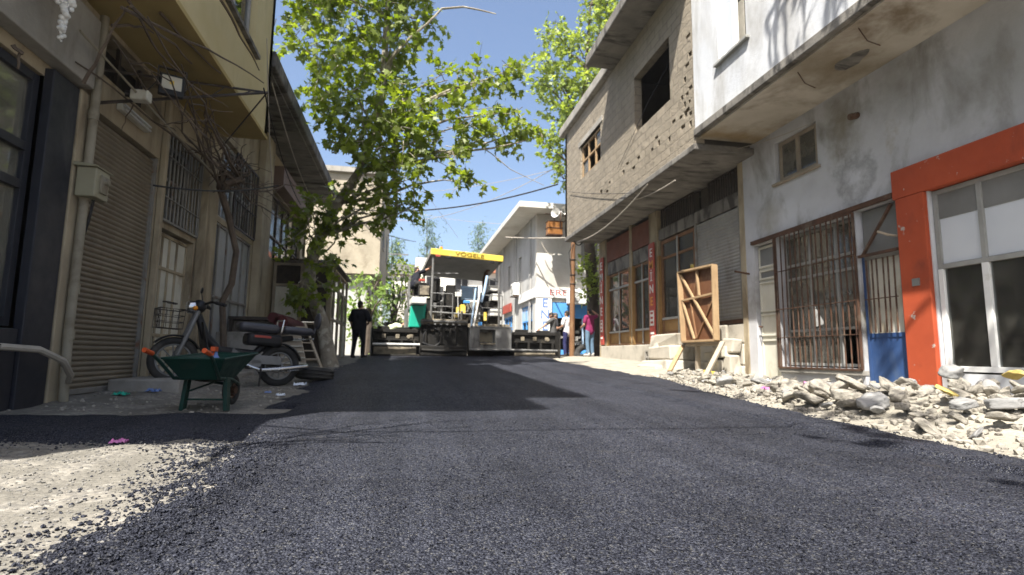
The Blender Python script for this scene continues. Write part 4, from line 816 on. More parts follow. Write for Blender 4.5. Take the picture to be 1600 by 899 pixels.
# iron bracket reaching over the street, flood light and camera on it
br = thing('iron_bracket', 'triangular black iron bracket reaching out from the pier over the pavement', 'bracket', (XL, 6.16, 3.2))
bA, bB = Vector((XL + 0.05, 6.16, 3.17)), Vector((-2.18, 8.2, 4.42)); bC = Vector((XL + 0.05, 6.3, 3.62))
b = MB(); b.tube([bA, bA.lerp(bB, .5), bB], 0.02, 6); b.tube([bC, bC.lerp(bB, .5), bB], 0.016, 6)
for t in (0.2, 0.4, 0.6, 0.8): b.tube([bA.lerp(bB, t), bC.lerp(bB, t + 0.08)], 0.008, 5)
b.tube([bB, bB + Vector((-0.75, 0.5, -0.75))], 0.012, 6); b.tube([bA, bC], 0.018, 6); b.build('arm', M['dark_iron'], br)
fl = atx(268, 135, -2.86)
fo = thing('flood_light', 'square black flood light hanging on the iron bracket', 'flood light', fl, R_(205))
b = MB(); b.box(-0.13, 0.13, -0.03, 0.045, -0.13, 0.13); b.box(-0.08, 0.08, -0.08, -0.03, -0.08, 0.08); b.build('housing', M['black'], fo, bevel=0.012, local=True)
b = MB(); b.box(-0.1, 0.1, 0.046, 0.05, -0.06, 0.1); b.build('lamp_glass', M['off_white'], fo, local=True)
b = MB(); b.box(-0.022, 0.022, 0.051, 0.056, 0.0, 0.045); b.build('led_chip', M['yellow'], fo, local=True)
b = MB(); b.box(-0.15, -0.135, -0.02, 0.02, -0.03, 0.2); b.box(0.135, 0.15, -0.02, 0.02, -0.03, 0.2); b.box(-0.15, 0.15, -0.02, 0.02, 0.2, 0.215); b.build('bracket', M['dark_iron'], fo, local=True)
cp = atx(222, 151, -3.0)
jb = thing('junction_box', 'small white junction box on the iron bracket near the flood light', 'junction box', cp)
b = MB(); b.box(-0.1, 0.08, -0.06, 0.06, -0.06, 0.06); b.build('box', M['off_white'], jb, bevel=0.015, local=True)
b = MB(); b.cyl((-0.1, 0, 0.01), (-0.16, -0.02, 0.01), 0.035, 10); b.build('cap', M['black'], jb, local=True)
b = MB(); p0, p1 = atx(125, 48, -3.1), atx(330, 268, -2.9); b.tube([p0, p0.lerp(p1, .5) + Vector((0, 0, -0.02)), p1], 0.012, 6); single(b, 'conduit_pole', 'pale thin pole running along the shop fronts above the roller shutter', 'pole', M['pipe'], p0)
# white plaster icicle of foam at the top corner
b = MB(); fz = atx(100, 20, -3.0)
for k in range(90):
    t = (k / 89) ** 1.3; w_ = 0.05 * (1 - t) + 0.01; b.ball(fz + Vector((rnd.gauss(0, w_ * .6), rnd.gauss(0, w_), 0.36 - 0.6 * t + rnd.uniform(-.04, .04))), rnd.uniform(0.018, 0.04) * (1.2 - 0.7 * t), 8)
single(b, 'foam_lump', 'lumpy white lump of hardened foam hanging at the top of the grey fascia', 'foam lump', M['white_paint'], fz, smooth=True)

# ------------------------------------------------------------------ bare vines
def wander(p, q, k, amp, seed):
    r = random.Random(seed); p, q = Vector(p), Vector(q); out = [p]
    off = Vector((0, 0, 0))
    for i in range(1, k):
        off += Vector((r.uniform(-1, 1), r.uniform(-1, 1), r.uniform(-1, 1))) * amp; out.append(p.lerp(q, i / k) + off * math.sin(math.pi * i / k))
    return out + [q]
vi = thing('grape_vine', 'bare leafless grape vine climbing past the pier and spreading under the ochre overhang', 'vine', (-3.1, 10.0, 0.3))
b = MB()
tr = [(-3.05, 10.05, 0.2), (-3.08, 10.0, 0.9), (-3.12, 9.95, 1.45), (-2.98, 9.9, 1.75), (-2.93, 9.85, 2.3), (-3.02, 9.6, 2.85), (-3.1, 9.35, 3.25), (-3.0, 9.1, 3.45)]
b.tube(tr, [0.06, 0.055, 0.05, 0.055, 0.05, 0.055, 0.06, 0.05], 8)
b.tube([(-3.08, 9.4, 3.2), (-2.95, 9.2, 3.3), (-2.8, 9.3, 3.4), (-2.85, 9.6, 3.5), (-2.98, 9.75, 3.45)], [0.06, 0.055, 0.05, 0.05, 0.03], 8)
vt = b.build('trunk', M['vine'], vi, smooth=True)
b = MB(); starts = [(-3.0, 9.1, 3.45), (-3.08, 9.35, 3.25), (-2.85, 9.5, 3.45)]
r = random.Random(4)
for k in range(26):
    s0 = Vector(r.choice(starts)); e0 = Vector((r.uniform(-3.3, -2.2), r.uniform(5.0, 9.6), r.uniform(3.3, 4.15)))
    if k % 6 == 0: e0 = Vector((r.uniform(-2.6, -2.0), r.uniform(9.4, 11.8), r.uniform(3.0, 4.2)))
    pts = wander(s0, e0, 9, 0.07, k); n = len(pts); b.tube(pts, [0.02 * (1 - 0.75 * i / n) for i in range(n)], 5)
    for j in range(3):
        p = pts[r.randrange(2, n - 1)]; e1 = p + Vector((r.uniform(-.4, .4), r.uniform(-.6, .5), r.uniform(-.45, .25))); e1.x = max(e1.x, -3.3); e1.z = min(e1.z, 4.17); q = wander(p, e1, 5, 0.03, k * 7 + j); b.tube(q, [0.009, 0.008, 0.007, 0.006, 0.005, 0.003], 4)
for (px, py, X), (qx, qy, QX) in (((175, 40, -3.0), (240, 52, -2.85)), ((130, 130, -3.1), (200, 10, -2.7)), ((190, 12, -2.7), (412, 130, -2.2)), ((250, 20, -2.7), (345, 115, -2.5)), ((200, 0, -2.8), (290, 120, -2.7)), ((205, 10, -2.6), (300, 100, -2.7)), ((345, 0, -2.3), (405, 110, -2.3)), ((20, 70, -3.1), (28, 108, -3.1))):
    pts = wander(atx(px, py, X), atx(qx, qy, QX), 8, 0.02, px); b.tube(pts, [0.018 - 0.0012 * i for i in range(9)], 5)
for k in range(7):
    p = Vector((-2.5, r.uniform(0.9, 2.6), r.uniform(4.0, 4.25))); q = Vector((r.uniform(-1.5, -0.9), r.uniform(1.0, 2.4), r.uniform(4.0, 4.6))); pts = wander(p, q, 7, 0.06, 60 + k); b.tube(pts, [0.018 - 0.002 * i for i in range(8)], 5)
    for j in range(3): s0 = pts[2 + j]; b.tube(wander(s0, s0 + Vector((r.uniform(0, .4), r.uniform(-.4, .4), r.uniform(-.2, .3))), 4, 0.03, 80 + k * 3 + j), [0.007, 0.006, 0.005, 0.004, 0.003], 4)
b.tube([(-3.2, 5.0, 4.1), (-2.5, 2.6, 4.1), (-2.5, 0.9, 4.05)], 0.02, 5)
b.build('branches', M['vine'], vi, smooth=True)
def cable(p, q, sag, r, label, m='cable', name='overhead_cable', k=16):
    p, q = Vector(p), Vector(q); pts = [p.lerp(q, i / k) + Vector((0, 0, -4 * sag * (i / k) * (1 - i / k))) for i in range(k + 1)]
    b = MB(); b.tube(pts, r, 6); return single(b, name, label, 'cable', M[m], p)
cable(atx(240, 290, -2.95), atx(435, 290, -2.2), 0.08, 0.012, 'black cable strung along the shop fronts under the ochre overhang')
cable(atx(425, 130, -2.4), atx(500, 330, -2.45), 0.3, 0.01, 'loose pale cord drooping below the plank marked eave', 'cable_pale')
cable(atx(417, 60, -2.4), atx(425, 290, -2.5), 0.12, 0.008, 'thin loose cord hanging at the corner of the ochre house', 'cable_pale')
cable(atx(412, 138, -2.18), atx(470, 320, -2.5), 0.2, 0.01, 'black cord running from the bracket tip towards the plane tree')

# ------------------------------------------------------------------ shed beside the tree
sh = thing('timber_shed', 'ramshackle glazed timber shed standing behind the plane tree trunk', 'shed', (-2.7, 16, 0.4))
b = MB()
for x in (-3.36, -2.72, -2.04): b.box(x, x + 0.07, 14.3, 14.37, 0.35, 2.84)
for z in (0.4, 1.3, 2.25, 2.78): b.box(-3.3, -2.0, 14.305, 14.365, z, z + 0.06)
b.box(-2.06, -1.94, 14.28, 14.4, 0.35, 2.9)
for y in (15.2, 16.2, 17.2, 18.2): b.box(-2.05, -1.98, y, y + 0.08, 0.35, 2.86)
for z in (0.42, 1.45, 2.3, 2.8): b.box(-2.045, -1.985, 14.4, 18.28, z, z + 0.07)
b.build('frame', M['grey_wood'], sh, bevel=0.005)
b = MB(); b.box(-3.34, -2.75, 14.34, 14.36, 1.37, 2.24); b.build('panel', M['off_white'], sh)
b = MB(); b.box(-3.34, -2.06, 14.34, 14.36, 0.46, 1.3); b.box(-2.65, -2.06, 14.34, 14.36, 1.37, 2.24); b.box(-3.34, -2.06, 14.34, 14.36, 2.32, 2.77); b.build('panel', M['dark_iron'], sh)
b = MB(); b.box(-2.02, -2.01, 14.42, 15.2, 1.52, 2.29); b.box(-2.02, -2.01, 16.28, 17.2, 1.52, 2.29); b.box(-2.02, -2.01, 17.28, 18.2, 1.52, 2.29); b.box(-2.02, -2.01, 14.42, 15.2, 2.37, 2.79); b.build('pane', M['dirty_glass'], sh)
b = MB(); b.box(-2.03, -2.01, 14.42, 15.2, 0.5, 1.44); b.box(-2.03, -2.01, 17.28, 18.2, 0.5, 1.44); b.build('panel', M['off_white'], sh)
b = MB()
for i in range(14): b.box(-3.4 + 0.11 * i, -3.4 + 0.11 * i + 0.1, 14.2, 18.4, 2.9 + 0.01 * (i % 2), 2.93 + 0.01 * (i % 2))
b.build('roof', M['dark_iron'], sh)
b = MB(); b.box(-3.38, -2.06, 14.7, 14.74, 1.5, 2.4); b.build('cloth', M['cloth_grey'], sh)
# ------------------------------------------------------------------ corner house with the blue shop
cb_ = thing('corner_building', 'pale two storey corner house with a blue fronted shop and wide flat eaves', 'building', (5.43, 23.0, 0.5), R_(0.6))
CM = W[cb_.name]
def c2w(p): return CM @ Vector(p)
b = MB(); b.wall((0, 0, -0.3), (1, 0, 0), 6.0, 6.65, [(0.72, 3.3, 0.35, 2.75), (2.05, 2.85, 4.3, 5.5)], 0.25); b.build('front_wall', M['far_white'], cb_, local=True)
b = MB(); b.wall((0, 10.6, -0.3), (0, -1, 0), 10.34, 6.65, [(6.8, 7.5, 4.1, 5.3), (4.0, 4.6, 4.1, 5.3), (7.6, 9.9, 0.45, 2.7), (3.0, 5.5, 0.45, 2.5)], 0.25)
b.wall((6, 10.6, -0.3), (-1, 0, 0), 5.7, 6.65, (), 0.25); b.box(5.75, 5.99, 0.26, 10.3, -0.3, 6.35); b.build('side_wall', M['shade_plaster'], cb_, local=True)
b = MB(); b.box(-1.0, 6.6, -0.95, 11.3, 6.36, 6.62); b.build('eave', M['far_white'], cb_, local=True, bevel=0.02)
b = MB(); b.box(0.2, 6, 0.3, 10.4, 6.63, 6.9); b.build('roof', M['concrete'], cb_, local=True)
b = MB(); b.box(0.3, 5.6, 4.4, 4.5, 0.0, 6.2); b.box(0.3, 5.6, 0.3, 10.2, 2.9, 2.95); b.build('interior', M['interior'], cb_, local=True)
b = MB(); b.box(0.74, 3.28, 0.02, 0.1, 1.75, 2.44); b.build('shutter_box', M['blue_bright'], cb_, local=True, bevel=0.01)
b = MB(); b.box(0.74, 3.28, -0.03, 0.02, -0.02, 0.36); b.build('plinth', M['blue_bright'], cb_, local=True, bevel=0.01)
b = MB()
for x in (0.74, 2.1, 3.2): b.box(x, x + 0.07, 0.04, 0.1, 0.36, 1.75)
b.build('door_frame', M['pale_blue'], cb_, local=True)
b = MB()
for k in range(70):
    x, z = rnd.uniform(0.85, 3.1), rnd.uniform(0.4, 1.6); s_ = rnd.uniform(0.05, 0.14); b.box(x, x + s_, 0.3, 0.5, z, z + rnd.uniform(.05, .16))
b.build('goods', M['interior_pale'], cb_, local=True)
b = MB()
for y0, y1, z1 in ((0.7, 3.0, 2.4), (5.1, 7.6, 2.2)):
    b = MB()
    for t in (0, 0.33, 0.66, 1): y = y0 + (y1 - y0 - 0.08) * t; b.box(0.06, 0.12, y, y + 0.08, 0.16, z1)
    b.box(0.05, 0.13, y0, y1, z1 - 0.75, z1 - 0.68); b.box(0.05, 0.13, y0, y1, z1 - 0.08, z1 - 0.002)
    b.build('door_frame', M['blue_bright'], cb_, local=True)
b = MB(); b.box(0.07, 0.1, 0.75, 2.95, 1.7, 2.32); b.build('shutter_box', M['pale_blue'], cb_, local=True)
b = MB(); b.box(0.15, 0.155, 0.75, 2.95, 0.2, 1.65); b.box(0.15, 0.155, 5.15, 7.55, 0.2, 2.1); b.build('pane', M['clean_glass'], cb_, local=True)
for y0 in (3.15, 6.05):
    b = MB(); b.box(0.08, 0.13, y0, y0 + 0.62, 3.85, 4.95); b.build('window', M['steel_frame'], cb_, local=True)
b = MB(); b.box(2.06, 2.84, 0.1, 0.14, 4.02, 5.18); b.build('window', M['steel_frame'], cb_, local=True)
b = MB()
for y in (1.0, 4.3, 7.9, 10.2): b.box(-0.05, -0.002, y, y + 0.3, -0.2, 6.34)
b.build('pilaster', M['shade_plaster'], cb_, local=True)
# shop signs of the corner house
s_ = thing('column_sign', 'white column sign with blue upright letters ENES on the house corner', 'sign', c2w((0.35, -0.06, 0.2)))
MC = CM.to_3x3(); xd, yd = MC @ Vector((1, 0, 0)), Vector((0, 0, 1))
b = MB()
for k in range(5): b.box(-0.02, 0.68, -0.07, -0.005, 0.1 + 0.5 * k, 0.1 + 0.5 * k + 0.49, CM)
b.build('board', M['white_paint'], s_, bevel=0.005)
for i, c in enumerate('ENES'): text(c, 0.56, c2w((0.38, -0.075, 2.36 - 0.5 * i)), xd, yd, M['letter_blue'], s_)
s_ = thing('fascia_sign', 'long white fascia sign with red letters over the blue shop shutter', 'sign', c2w((2.0, -0.06, 2.45)))
b = MB(); b.box(-0.02, 3.5, -0.09, -0.005, 2.62, 3.05, CM); b.build('board', M['white_paint'], s_, bevel=0.005)
text('ERE', 0.36, c2w((0.98, -0.095, 2.84)), xd, yd, M['letter_red'], s_, sx=1.5)
b = MB(); b.box(-0.09, -0.005, 0.0, 3.4, 2.62, 3.05, CM); single(b, 'side_fascia', 'plain pale fascia board along the shaded side of the corner house', 'sign', M['white_paint'], c2w((0, 1.5, 2.6)))
b = MB(); b.box(-0.12, -0.055, 5.2, 7.6, 2.4, 2.85, CM); single(b, 'awning_board', 'dull red board over the far shop door of the corner house', 'sign', M['red_sign'], c2w((0, 6.5, 2.4)))
def ac_unit(name, label, T, m=M['white_paint']):
    a = thing(name, label, 'air conditioner', T.to_translation(), T.to_euler().z)
    b = MB(); b.box(-0.42, 0.42, -0.3, 0, 0, 0.62); b.build('casing', m, a, bevel=0.03, local=True)
    b = MB(); b.torus((-0.1, -0.31, 0.31), (0, 1, 0), 0.22, 0.012, 20, 6)
    for k in range(4): b.torus((-0.1, -0.31, 0.31), (0, 1, 0), 0.05 + 0.045 * k, 0.005, 16, 4)
    b.build('fan_grille', M['steel_frame'], a, local=True)
    b = MB(); b.box(-0.4, -0.34, -0.32, 0.05, -0.05, 0); b.box(0.34, 0.4, -0.32, 0.05, -0.05, 0); b.build('bracket', M['rust'], a, local=True)
    return a
ac_unit('air_conditioner', 'white boxy air conditioner on the shaded side wall above the red board', CM @ Matrix.Translation((-0.06, 3.6, 3.05)) @ Matrix.Rotation(R_(-90), 4, 'Z') @ Matrix.Diagonal((1, 1, 1.5, 1)))
ac_unit('air_conditioner', 'tall white air conditioner beside the wooden pole over the blue shutter', CM @ Matrix.Translation((1.75, -0.1, 2.35)) @ Matrix.Diagonal((0.8, 1, 1.6, 1)))
ln = thing('copper_lantern', 'copper coloured box lantern under the eave of the corner house', 'lantern', c2w((0.55, -0.9, 5.2)))
b = MB(); b.box(-0.32, 0.32, -0.2, 0.2, 0.02, 0.6); b.build('lantern_body', M['copper'], ln, bevel=0.03, local=True)
b = MB(); b.tube([(-0.4, 0, 0.95), (1.0, 0.05, 0.86)], 0.02, 6); b.tube([(0.0, 0, 0.6), (0, 0, 0.93)], 0.012, 6); b.tube([(0.4, 0, 0.6), (1.0, 0.05, 1.2)], 0.02, 6); b.build('hanger', M['rust'], ln, local=True)
b = MB()
for k in range(3): b.box(-0.34, 0.34, -0.22, 0.22, 0.0 + 0.29 * k, 0.03 + 0.29 * k)
b.build('band', M['rust'], ln, local=True)
lp = aty(876, 335, 20.6)
ls = thing('loudspeaker', 'pair of grey horn loudspeakers at the eave corner by the block building', 'loudspeaker', lp)
for i, (d, o_) in enumerate((((-0.7, -0.7, 0.1), (-0.12, 0, 0)), ((0.3, -0.9, 0.1), (0.1, 0.05, 0.12)))):
    b = MB(); d = Vector(d).normalized(); p = Vector(o_); b.tube([p - d * 0.2, p - d * 0.12, p, p + d * 0.12, p + d * 0.2], [0.05, 0.055, 0.06, 0.12, 0.2], 14, cap=False); b.ball(p - d * 0.2, 0.07, 8); b.build('horn', M['machine_white'], ls, smooth=True, local=True)
b = MB(); b.tube([(0, 0.02, -0.6), (0, 0.02, 0.1)], 0.025, 8); b.build('mast', M['rust'], ls, local=True)

# ------------------------------------------------------------------ far buildings
def windows_on(parent, face_o, u, cells, w_, h_, m=M['steel_frame']):
    o, u = Vector(face_o), Vector(u).normalized(); n = u.cross(Vector((0, 0, 1)))
    for (a, z) in cells:
        p = o + u * a + Vector((0, 0, z)); T = Matrix(((u.x, -n.x, 0, p.x), (u.y, -n.y, 0, p.y), (u.z, -n.z, 1, p.z), (0, 0, 0, 1)))
        f = MB(); f.box(0, w_, -0.05, 0.02, -0.08, 0, T); f.box(0, 0.07, -0.03, 0.02, 0, h_, T); f.box(w_ - .07, w_, -0.03, 0.02, 0, h_, T); f.box(0, w_, -0.03, 0.02, h_, h_ + 0.07, T); f.box(w_ / 2 - .03, w_ / 2 + .03, -0.03, 0.02, 0, h_, T); fo = f.build('window', m, parent)
        g = MB(); g.box(0.05, w_ - .05, -0.012, -0.002, 0, h_, T); g.build('pane', M['black'], fo)
fb = thing('cream_building', 'sunlit cream block house with overhanging upper floor behind the plane tree', 'building', (-4, 28, 0.4))
b = MB(); b.box(-9, -1.45, 26, 36, 4.3, 9.1); b.build('upper_wall', M['far_cream'], fb)
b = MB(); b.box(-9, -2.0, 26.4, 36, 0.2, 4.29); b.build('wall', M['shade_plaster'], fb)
b = MB(); b.box(-9.2, -1.3, 25.8, 36.2, 9.102, 9.35); b.build('roof', M['concrete'], fb)
windows_on(fb, (-1.45, 26, 0), (0, 1, 0), [(2, 6.0), (6, 6.0)], 1.1, 1.3)
wbk = thing('white_house', 'long white house with red tiled roof closing the street behind the paver', 'building', (5, 46, 0.3))
b = MB(); b.box(0.4, 14, 46, 56, 0.2, 7.6); b.box(0.4, 3.5, 46, 55, 7.6, 8.7); b.build('wall', M['far_white'], wbk)
b = MB()
for z in (2.6, 5.0): b.box(0.3, 14.3, 45.0, 46.0, z, z + 0.75)
b.build('balcony', M['far_white'], wbk)
b = MB(); b.prism([(0, 0), (11.6, 0), (10.4, 1.5), (1.2, 1.5)], (3.6, 45.4, 7.6), (1, 0, 0), (0, 0, 1), 11.2); b.build('roof', M['roof_tile'], wbk)
windows_on(wbk, (0.5, 46, 0), (1, 0, 0), [(0.8 + 2.4 * k, z) for k in range(5) for z in (1.0, 3.5, 5.9)], 1.2, 1.2)
rb_ = thing('brick_house', 'red brick house with tiled roof glimpsed past the cream block house', 'building', (-5, 52, 0.3))
b = MB(); b.box(-12, -3.6, 50, 58, 0.1, 8.6); b.build('wall', M['brick_red'], rb_)
b = MB(); b.prism([(0, 0), (9.2, 0), (7.4, 1.7), (1.8, 1.7)], (-12.4, 49.6, 8.6), (1, 0, 0), (0, 0, 1), 8.8); b.build('roof', M['roof_tile'], rb_)
windows_on(rb_, (-12, 50, 0), (1, 0, 0), [(5.4, 6.2), (7.0, 6.2), (7.0, 3.2)], 0.9, 1.3)
windows_on(rb_, (-3.6, 50, 0), (0, 1, 0), [(1.5, 6.2), (4.5, 6.2)], 1.0, 1.3)
lg = thing('low_house', 'low grey roofed white house between the far trees', 'building', (-0.5, 60, 0.2))
b = MB(); b.box(-2.0, 3.0, 60, 66, 0, 9.2); b.build('wall', M['far_white'], lg)
b = MB(); b.prism([(0, 0), (6, 0), (5, 1.1), (1, 1.1)], (-2.5, 59.6, 9.2), (1, 0, 0), (0, 0, 1), 7); b.build('roof', M['machine_grey'], lg)
windows_on(lg, (-2, 60, 0), (1, 0, 0), [(0.6, 6.4), (2.6, 6.4)], 1.0, 1.4)

# ------------------------------------------------------------------ trees
LOBED = [(0, 0), (0.16, 0.10), (0.46, 0.10), (0.30, 0.30), (0.5, 0.58), (0.2, 0.56), (0.0, 1.0), (-0.2, 0.56), (-0.5, 0.58), (-0.30, 0.30), (-0.46, 0.10), (-0.16, 0.10)]
OVAL = [(0, 0), (0.26, 0.28), (0.24, 0.65), (0.0, 1.0), (-0.24, 0.65), (-0.26, 0.28)]
SLIM = [(0, 0), (0.09, 0.4), (0.0, 1.0), (-0.09, 0.4)]
def leaf_cloud(name, clusters, size, shape, m, parent, seed, dens=1.0, twigs=None, squash=0.8, per_spray=11):
    # clusters: (centre, radius); each is filled with short leafy sprays pointing outwards
    r = np.random.RandomState(seed); V = []; F = []; sh_ = np.array([(x, y, 0.0) for x, y in shape]); k = len(sh_); n0 = 0
    sh_[:, 2] = -0.18 * np.abs(sh_[:, 0]) - 0.12 * sh_[:, 1] ** 2
    for c, rad in clusters:
        ns = max(3, int(dens * 16 * rad * rad / (size / 0.16) ** 2 + 3))
        for _ in range(ns):
            d = r.normal(size=3); d /= np.linalg.norm(d) + 1e-9; d[2] *= squash
            p = np.array(c) + d * rad * (r.uniform(0.15, 1.0) ** 0.6)
            t = d * 0.6 + r.normal(size=3) * 0.5; t[2] -= 0.25; t /= np.linalg.norm(t) + 1e-9; L = size * r.uniform(1.5, 3.2)
            if twigs is not None: twigs.tube([tuple(p - t * L * 0.6), tuple(p), tuple(p + t * L)], [0.010, 0.007, 0.003], 4, cap=False)
            for i in range(per_spray):
                q = p + t * L * r.uniform(-0.3, 1.0) + r.normal(size=3) * size * 0.35
                y = t * 0.4 + r.normal(size=3) * 0.7; y[2] -= 0.35; y /= np.linalg.norm(y) + 1e-9
                nn = np.array((0, 0, 1.0)) + r.normal(size=3) * 0.55; x = np.cross(y, nn); x /= np.linalg.norm(x) + 1e-9; z = np.cross(x, y)
                s = size * r.uniform(0.65, 1.2)
                V.append(q + s * (sh_[:, :1] * x + sh_[:, 1:2] * y + sh_[:, 2:3] * z)); F.append(tuple(range(n0, n0 + k))); n0 += k
    V = np.concatenate(V)
    return np_mesh(name, V.tolist(), F, m, parent)
def limb(mb, p, q, r0, r1, seed, amp=0.06, k=6, n=7):
    pts = wander(p, q, k, amp, seed); m_ = len(pts); mb.tube(pts, [r0 + (r1 - r0) * i / (m_ - 1) for i in range(m_)], n); return pts
pt = thing('plane_tree', 'leaning plane tree with broad lobed leaves arching over the fresh asphalt', 'tree', (-1.62, 13.2, 0.3))
TR = [tuple(aty(px, py, Y)) for px, py, Y in ((516, 585, 13.2), (514, 562, 13.2), (509, 532, 13.2), (502, 500, 13.2), (490, 470, 13.2), (481, 448, 13.2), (484, 418, 13.2), (500, 370, 13.2), (528, 318, 13.1), (562, 268, 13.0), (588, 205, 12.9), (600, 120, 12.8), (604, 30, 12.7), (610, -60, 12.5), (615, -150, 12.4))]
b = MB(); b.tube(TR, [0.25, 0.185, 0.16, 0.148, 0.15, 0.165, 0.145, 0.12, 0.115, 0.105, 0.095, 0.08, 0.07, 0.05, 0.03], 14); b.build('trunk', M['bark'], pt, smooth=True)
PC = [(480, 45, 55, 12.6), (545, 25, 60, 12.5), (610, 45, 60, 12.6), (660, 20, 45, 12.8), (515, 105, 55, 12.2), (590, 110, 65, 12.8), (560, 170, 65, 12.0), (640, 165, 65, 12.6), (505, 150, 40, 12.4), (700, 125, 42, 12.4), (755, 130, 40, 12.2), (790, 112, 26, 12.0), (735, 185, 48, 12.0), (690, 215, 48, 12.3), (635, 225, 50, 12.0), (595, 240, 45, 12.6), (560, 225, 42, 11.8), (796, 178, 28, 11.8), (775, 205, 26, 12.0), (812, 208, 16, 12.0), (705, 245, 26, 12.0), (722, 285, 17, 11.8), (838, 215, 15, 11.6), (640, 280, 30, 12.1), (590, 310, 38, 12.4), (552, 300, 26, 12.9), (625, 322, 15, 12.0), (600, 335, 14, 12.1), (650, 320, 10, 12.0),
      (515, 330, 22, 12.6), (488, 322, 20, 12.5), (490, 365, 22, 12.5), (530, 360, 18, 12.9), (478, 350, 14, 12.2), (468, 462, 13, 12.6), (490, 440, 17, 12.5), (510, 415, 16, 12.7), (465, 375, 10, 12.3), (545, 335, 16, 12.6),
      (560, -60, 90, 12.6), (650, -50, 65, 12.8), (480, -40, 60, 12.5), (600, -150, 90, 12.5), (520, -150, 80, 12.3)]
cl = []
b = MB(); TRv = [Vector(p) for p in TR]
for i, (px, py, rp, Y) in enumerate(PC):
    c = aty(px, py, Y); rad = rp * (Y * 1.02) / FPX; cl.append((tuple(c), rad))
    cand = [p for p in TRv[6:] if p.z < c.z - 0.15] or [TRv[6]]
    st = min(cand, key=lambda p: (p - c).length + 0.3 * abs(p.z - c.z + 1.0)); L = (c - st).length
    if L > 0.25: limb(b, st, c, min(0.055, 0.014 + 0.012 * L), 0.01, 100 + i, 0.05 + 0.02 * L, 7)
p0 = aty(690, 14, 12); p1 = aty(775, 22, 11.6); limb(b, TRv[11], aty(640, 60, 12.4), 0.08, 0.03, 7); limb(b, aty(640, 60, 12.4), p0, 0.03, 0.025, 8, 0.03); b.tube([p0, p0.lerp(p1, .4) + Vector((0, 0, 0.1)), p0.lerp(p1, .7) + Vector((0, 0, 0.06)), p1], [0.025, 0.022, 0.018, 0.012], 6)
b.tube(wander(aty(755, 232, 12), aty(850, 290, 11.8), 8, 0.03, 3), [0.014 - 0.001 * i for i in range(9)], 5)
leaf_cloud('crown', cl, 0.185, LOBED, M['leaf'], pt, 5, 2.9, b); b.build('branches', M['bark'], pt, smooth=True)

st_ = thing('street_tree', 'tall bright green tree rising behind the block building above the corner shop', 'tree', (7.35, 20.9, 0.5))
TR2 = [(7.3, 20.9, 0.2), (7.33, 20.9, 1.6), (7.3, 21, 3.4), (7.2, 21.1, 5.5), (7.1, 21.1, 8.0), (7.0, 21.2, 10.5), (7.2, 21.3, 13.0), (7.4, 21.3, 16)]
b = MB(); b.tube(TR2, [0.34, 0.27, 0.25, 0.22, 0.19, 0.15, 0.11, 0.04], 12); b.build('trunk', M['dark_bark'], st_, smooth=True)
PC2 = [(855, 95, 30, 20.8), (868, 50, 30, 21), (905, 70, 38, 21.2), (940, 40, 38, 21.4), (962, 12, 30, 21.4), (870, 130, 38, 21), (910, 130, 42, 21.2), (945, 100, 40, 21.8), (880, 180, 36, 21), (845, 130, 20, 20.8), (905, 190, 36, 21.6), (865, 215, 24, 21), (885, 240, 28, 21.6), (848, 222, 16, 20.8), (882, 285, 12, 21), (872, 262, 12, 20.8), (980, -20, 45, 21.5), (1010, -60, 60, 22), (930, -10, 30, 21.6), (960, 150, 50, 22.4), (1000, 60, 55, 22.4),
       (925, 432, 18, 20.6), (935, 405, 18, 20.8), (915, 415, 12, 20.6), (932, 455, 14, 20.5), (945, 440, 16, 20.8)]
cl = []; b = MB(); T2 = [Vector(p) for p in TR2]
for i, (px, py, rp, Y) in enumerate(PC2):
    c = aty(px, py, Y); cl.append((tuple(c), rp * Y * 1.02 / FPX)); cand = [p for p in T2[2:] if p.z < c.z] or [T2[1]]
    st = min(cand, key=lambda p: (p - c).length + 0.3 * abs(p.z - c.z + 1.5)); limb(b, st, c, 0.06, 0.015, 300 + i, 0.12, 7)
leaf_cloud('crown', cl, 0.2, LOBED, M['leaf_pale'], st_, 9, 4.2, b, per_spray=9); b.build('branches', M['dark_bark'], st_, smooth=True)

sp = thing('shade_tree', 'tall tree behind the viewer casting dappled shade over the rubble and orange shopfront', 'tree', (4.7, -2.2, 0.1))
TR3 = [(4.7, -2.2, 0), (4.65, -2.1, 2.5), (4.5, -1.6, 5), (4.4, -0.6, 7.5), (4.4, 0.6, 9.5), (4.5, 1.8, 11)]
b = MB(); b.tube(TR3, [0.2, 0.16, 0.14, 0.12, 0.08, 0.04], 10); b.build('trunk', M['bark'], sp, smooth=True)
cl = []; b = MB(); r = random.Random(8); T3 = [Vector(p) for p in TR3]
for j in range(16):
    a = Vector((r.uniform(3.7, 4.6), r.uniform(3.2, 5.0), r.uniform(10.2, 11.8))); b.tube(wander(a, a + Vector((r.uniform(-.2, .3), r.uniform(-.1, .5), -r.uniform(1.2, 2.2))), 7, 0.04, 700 + j), [0.03, 0.03, 0.025, 0.025, 0.02, 0.015, 0.01, 0.006], 5)
    limb(b, T3[-1], a, 0.04, 0.03, 750 + j, 0.05, 5)
for i in range(16):
    c = Vector((r.uniform(2.9, 4.9), r.uniform(-1.0, 3.6), r.uniform(8.0, 11.4))); cl.append((tuple(c), r.uniform(0.35, 0.75)))
    limb(b, min(T3[2:], key=lambda p: (p - c).length), c, 0.05, 0.012, 500 + i, 0.1, 6)
    for j in range(2): limb(b, c, c + Vector((r.uniform(-.8, .8), r.uniform(-.8, .8), r.uniform(0, 1.2))), 0.012, 0.004, 900 + i * 3 + j, 0.04, 4, 5)
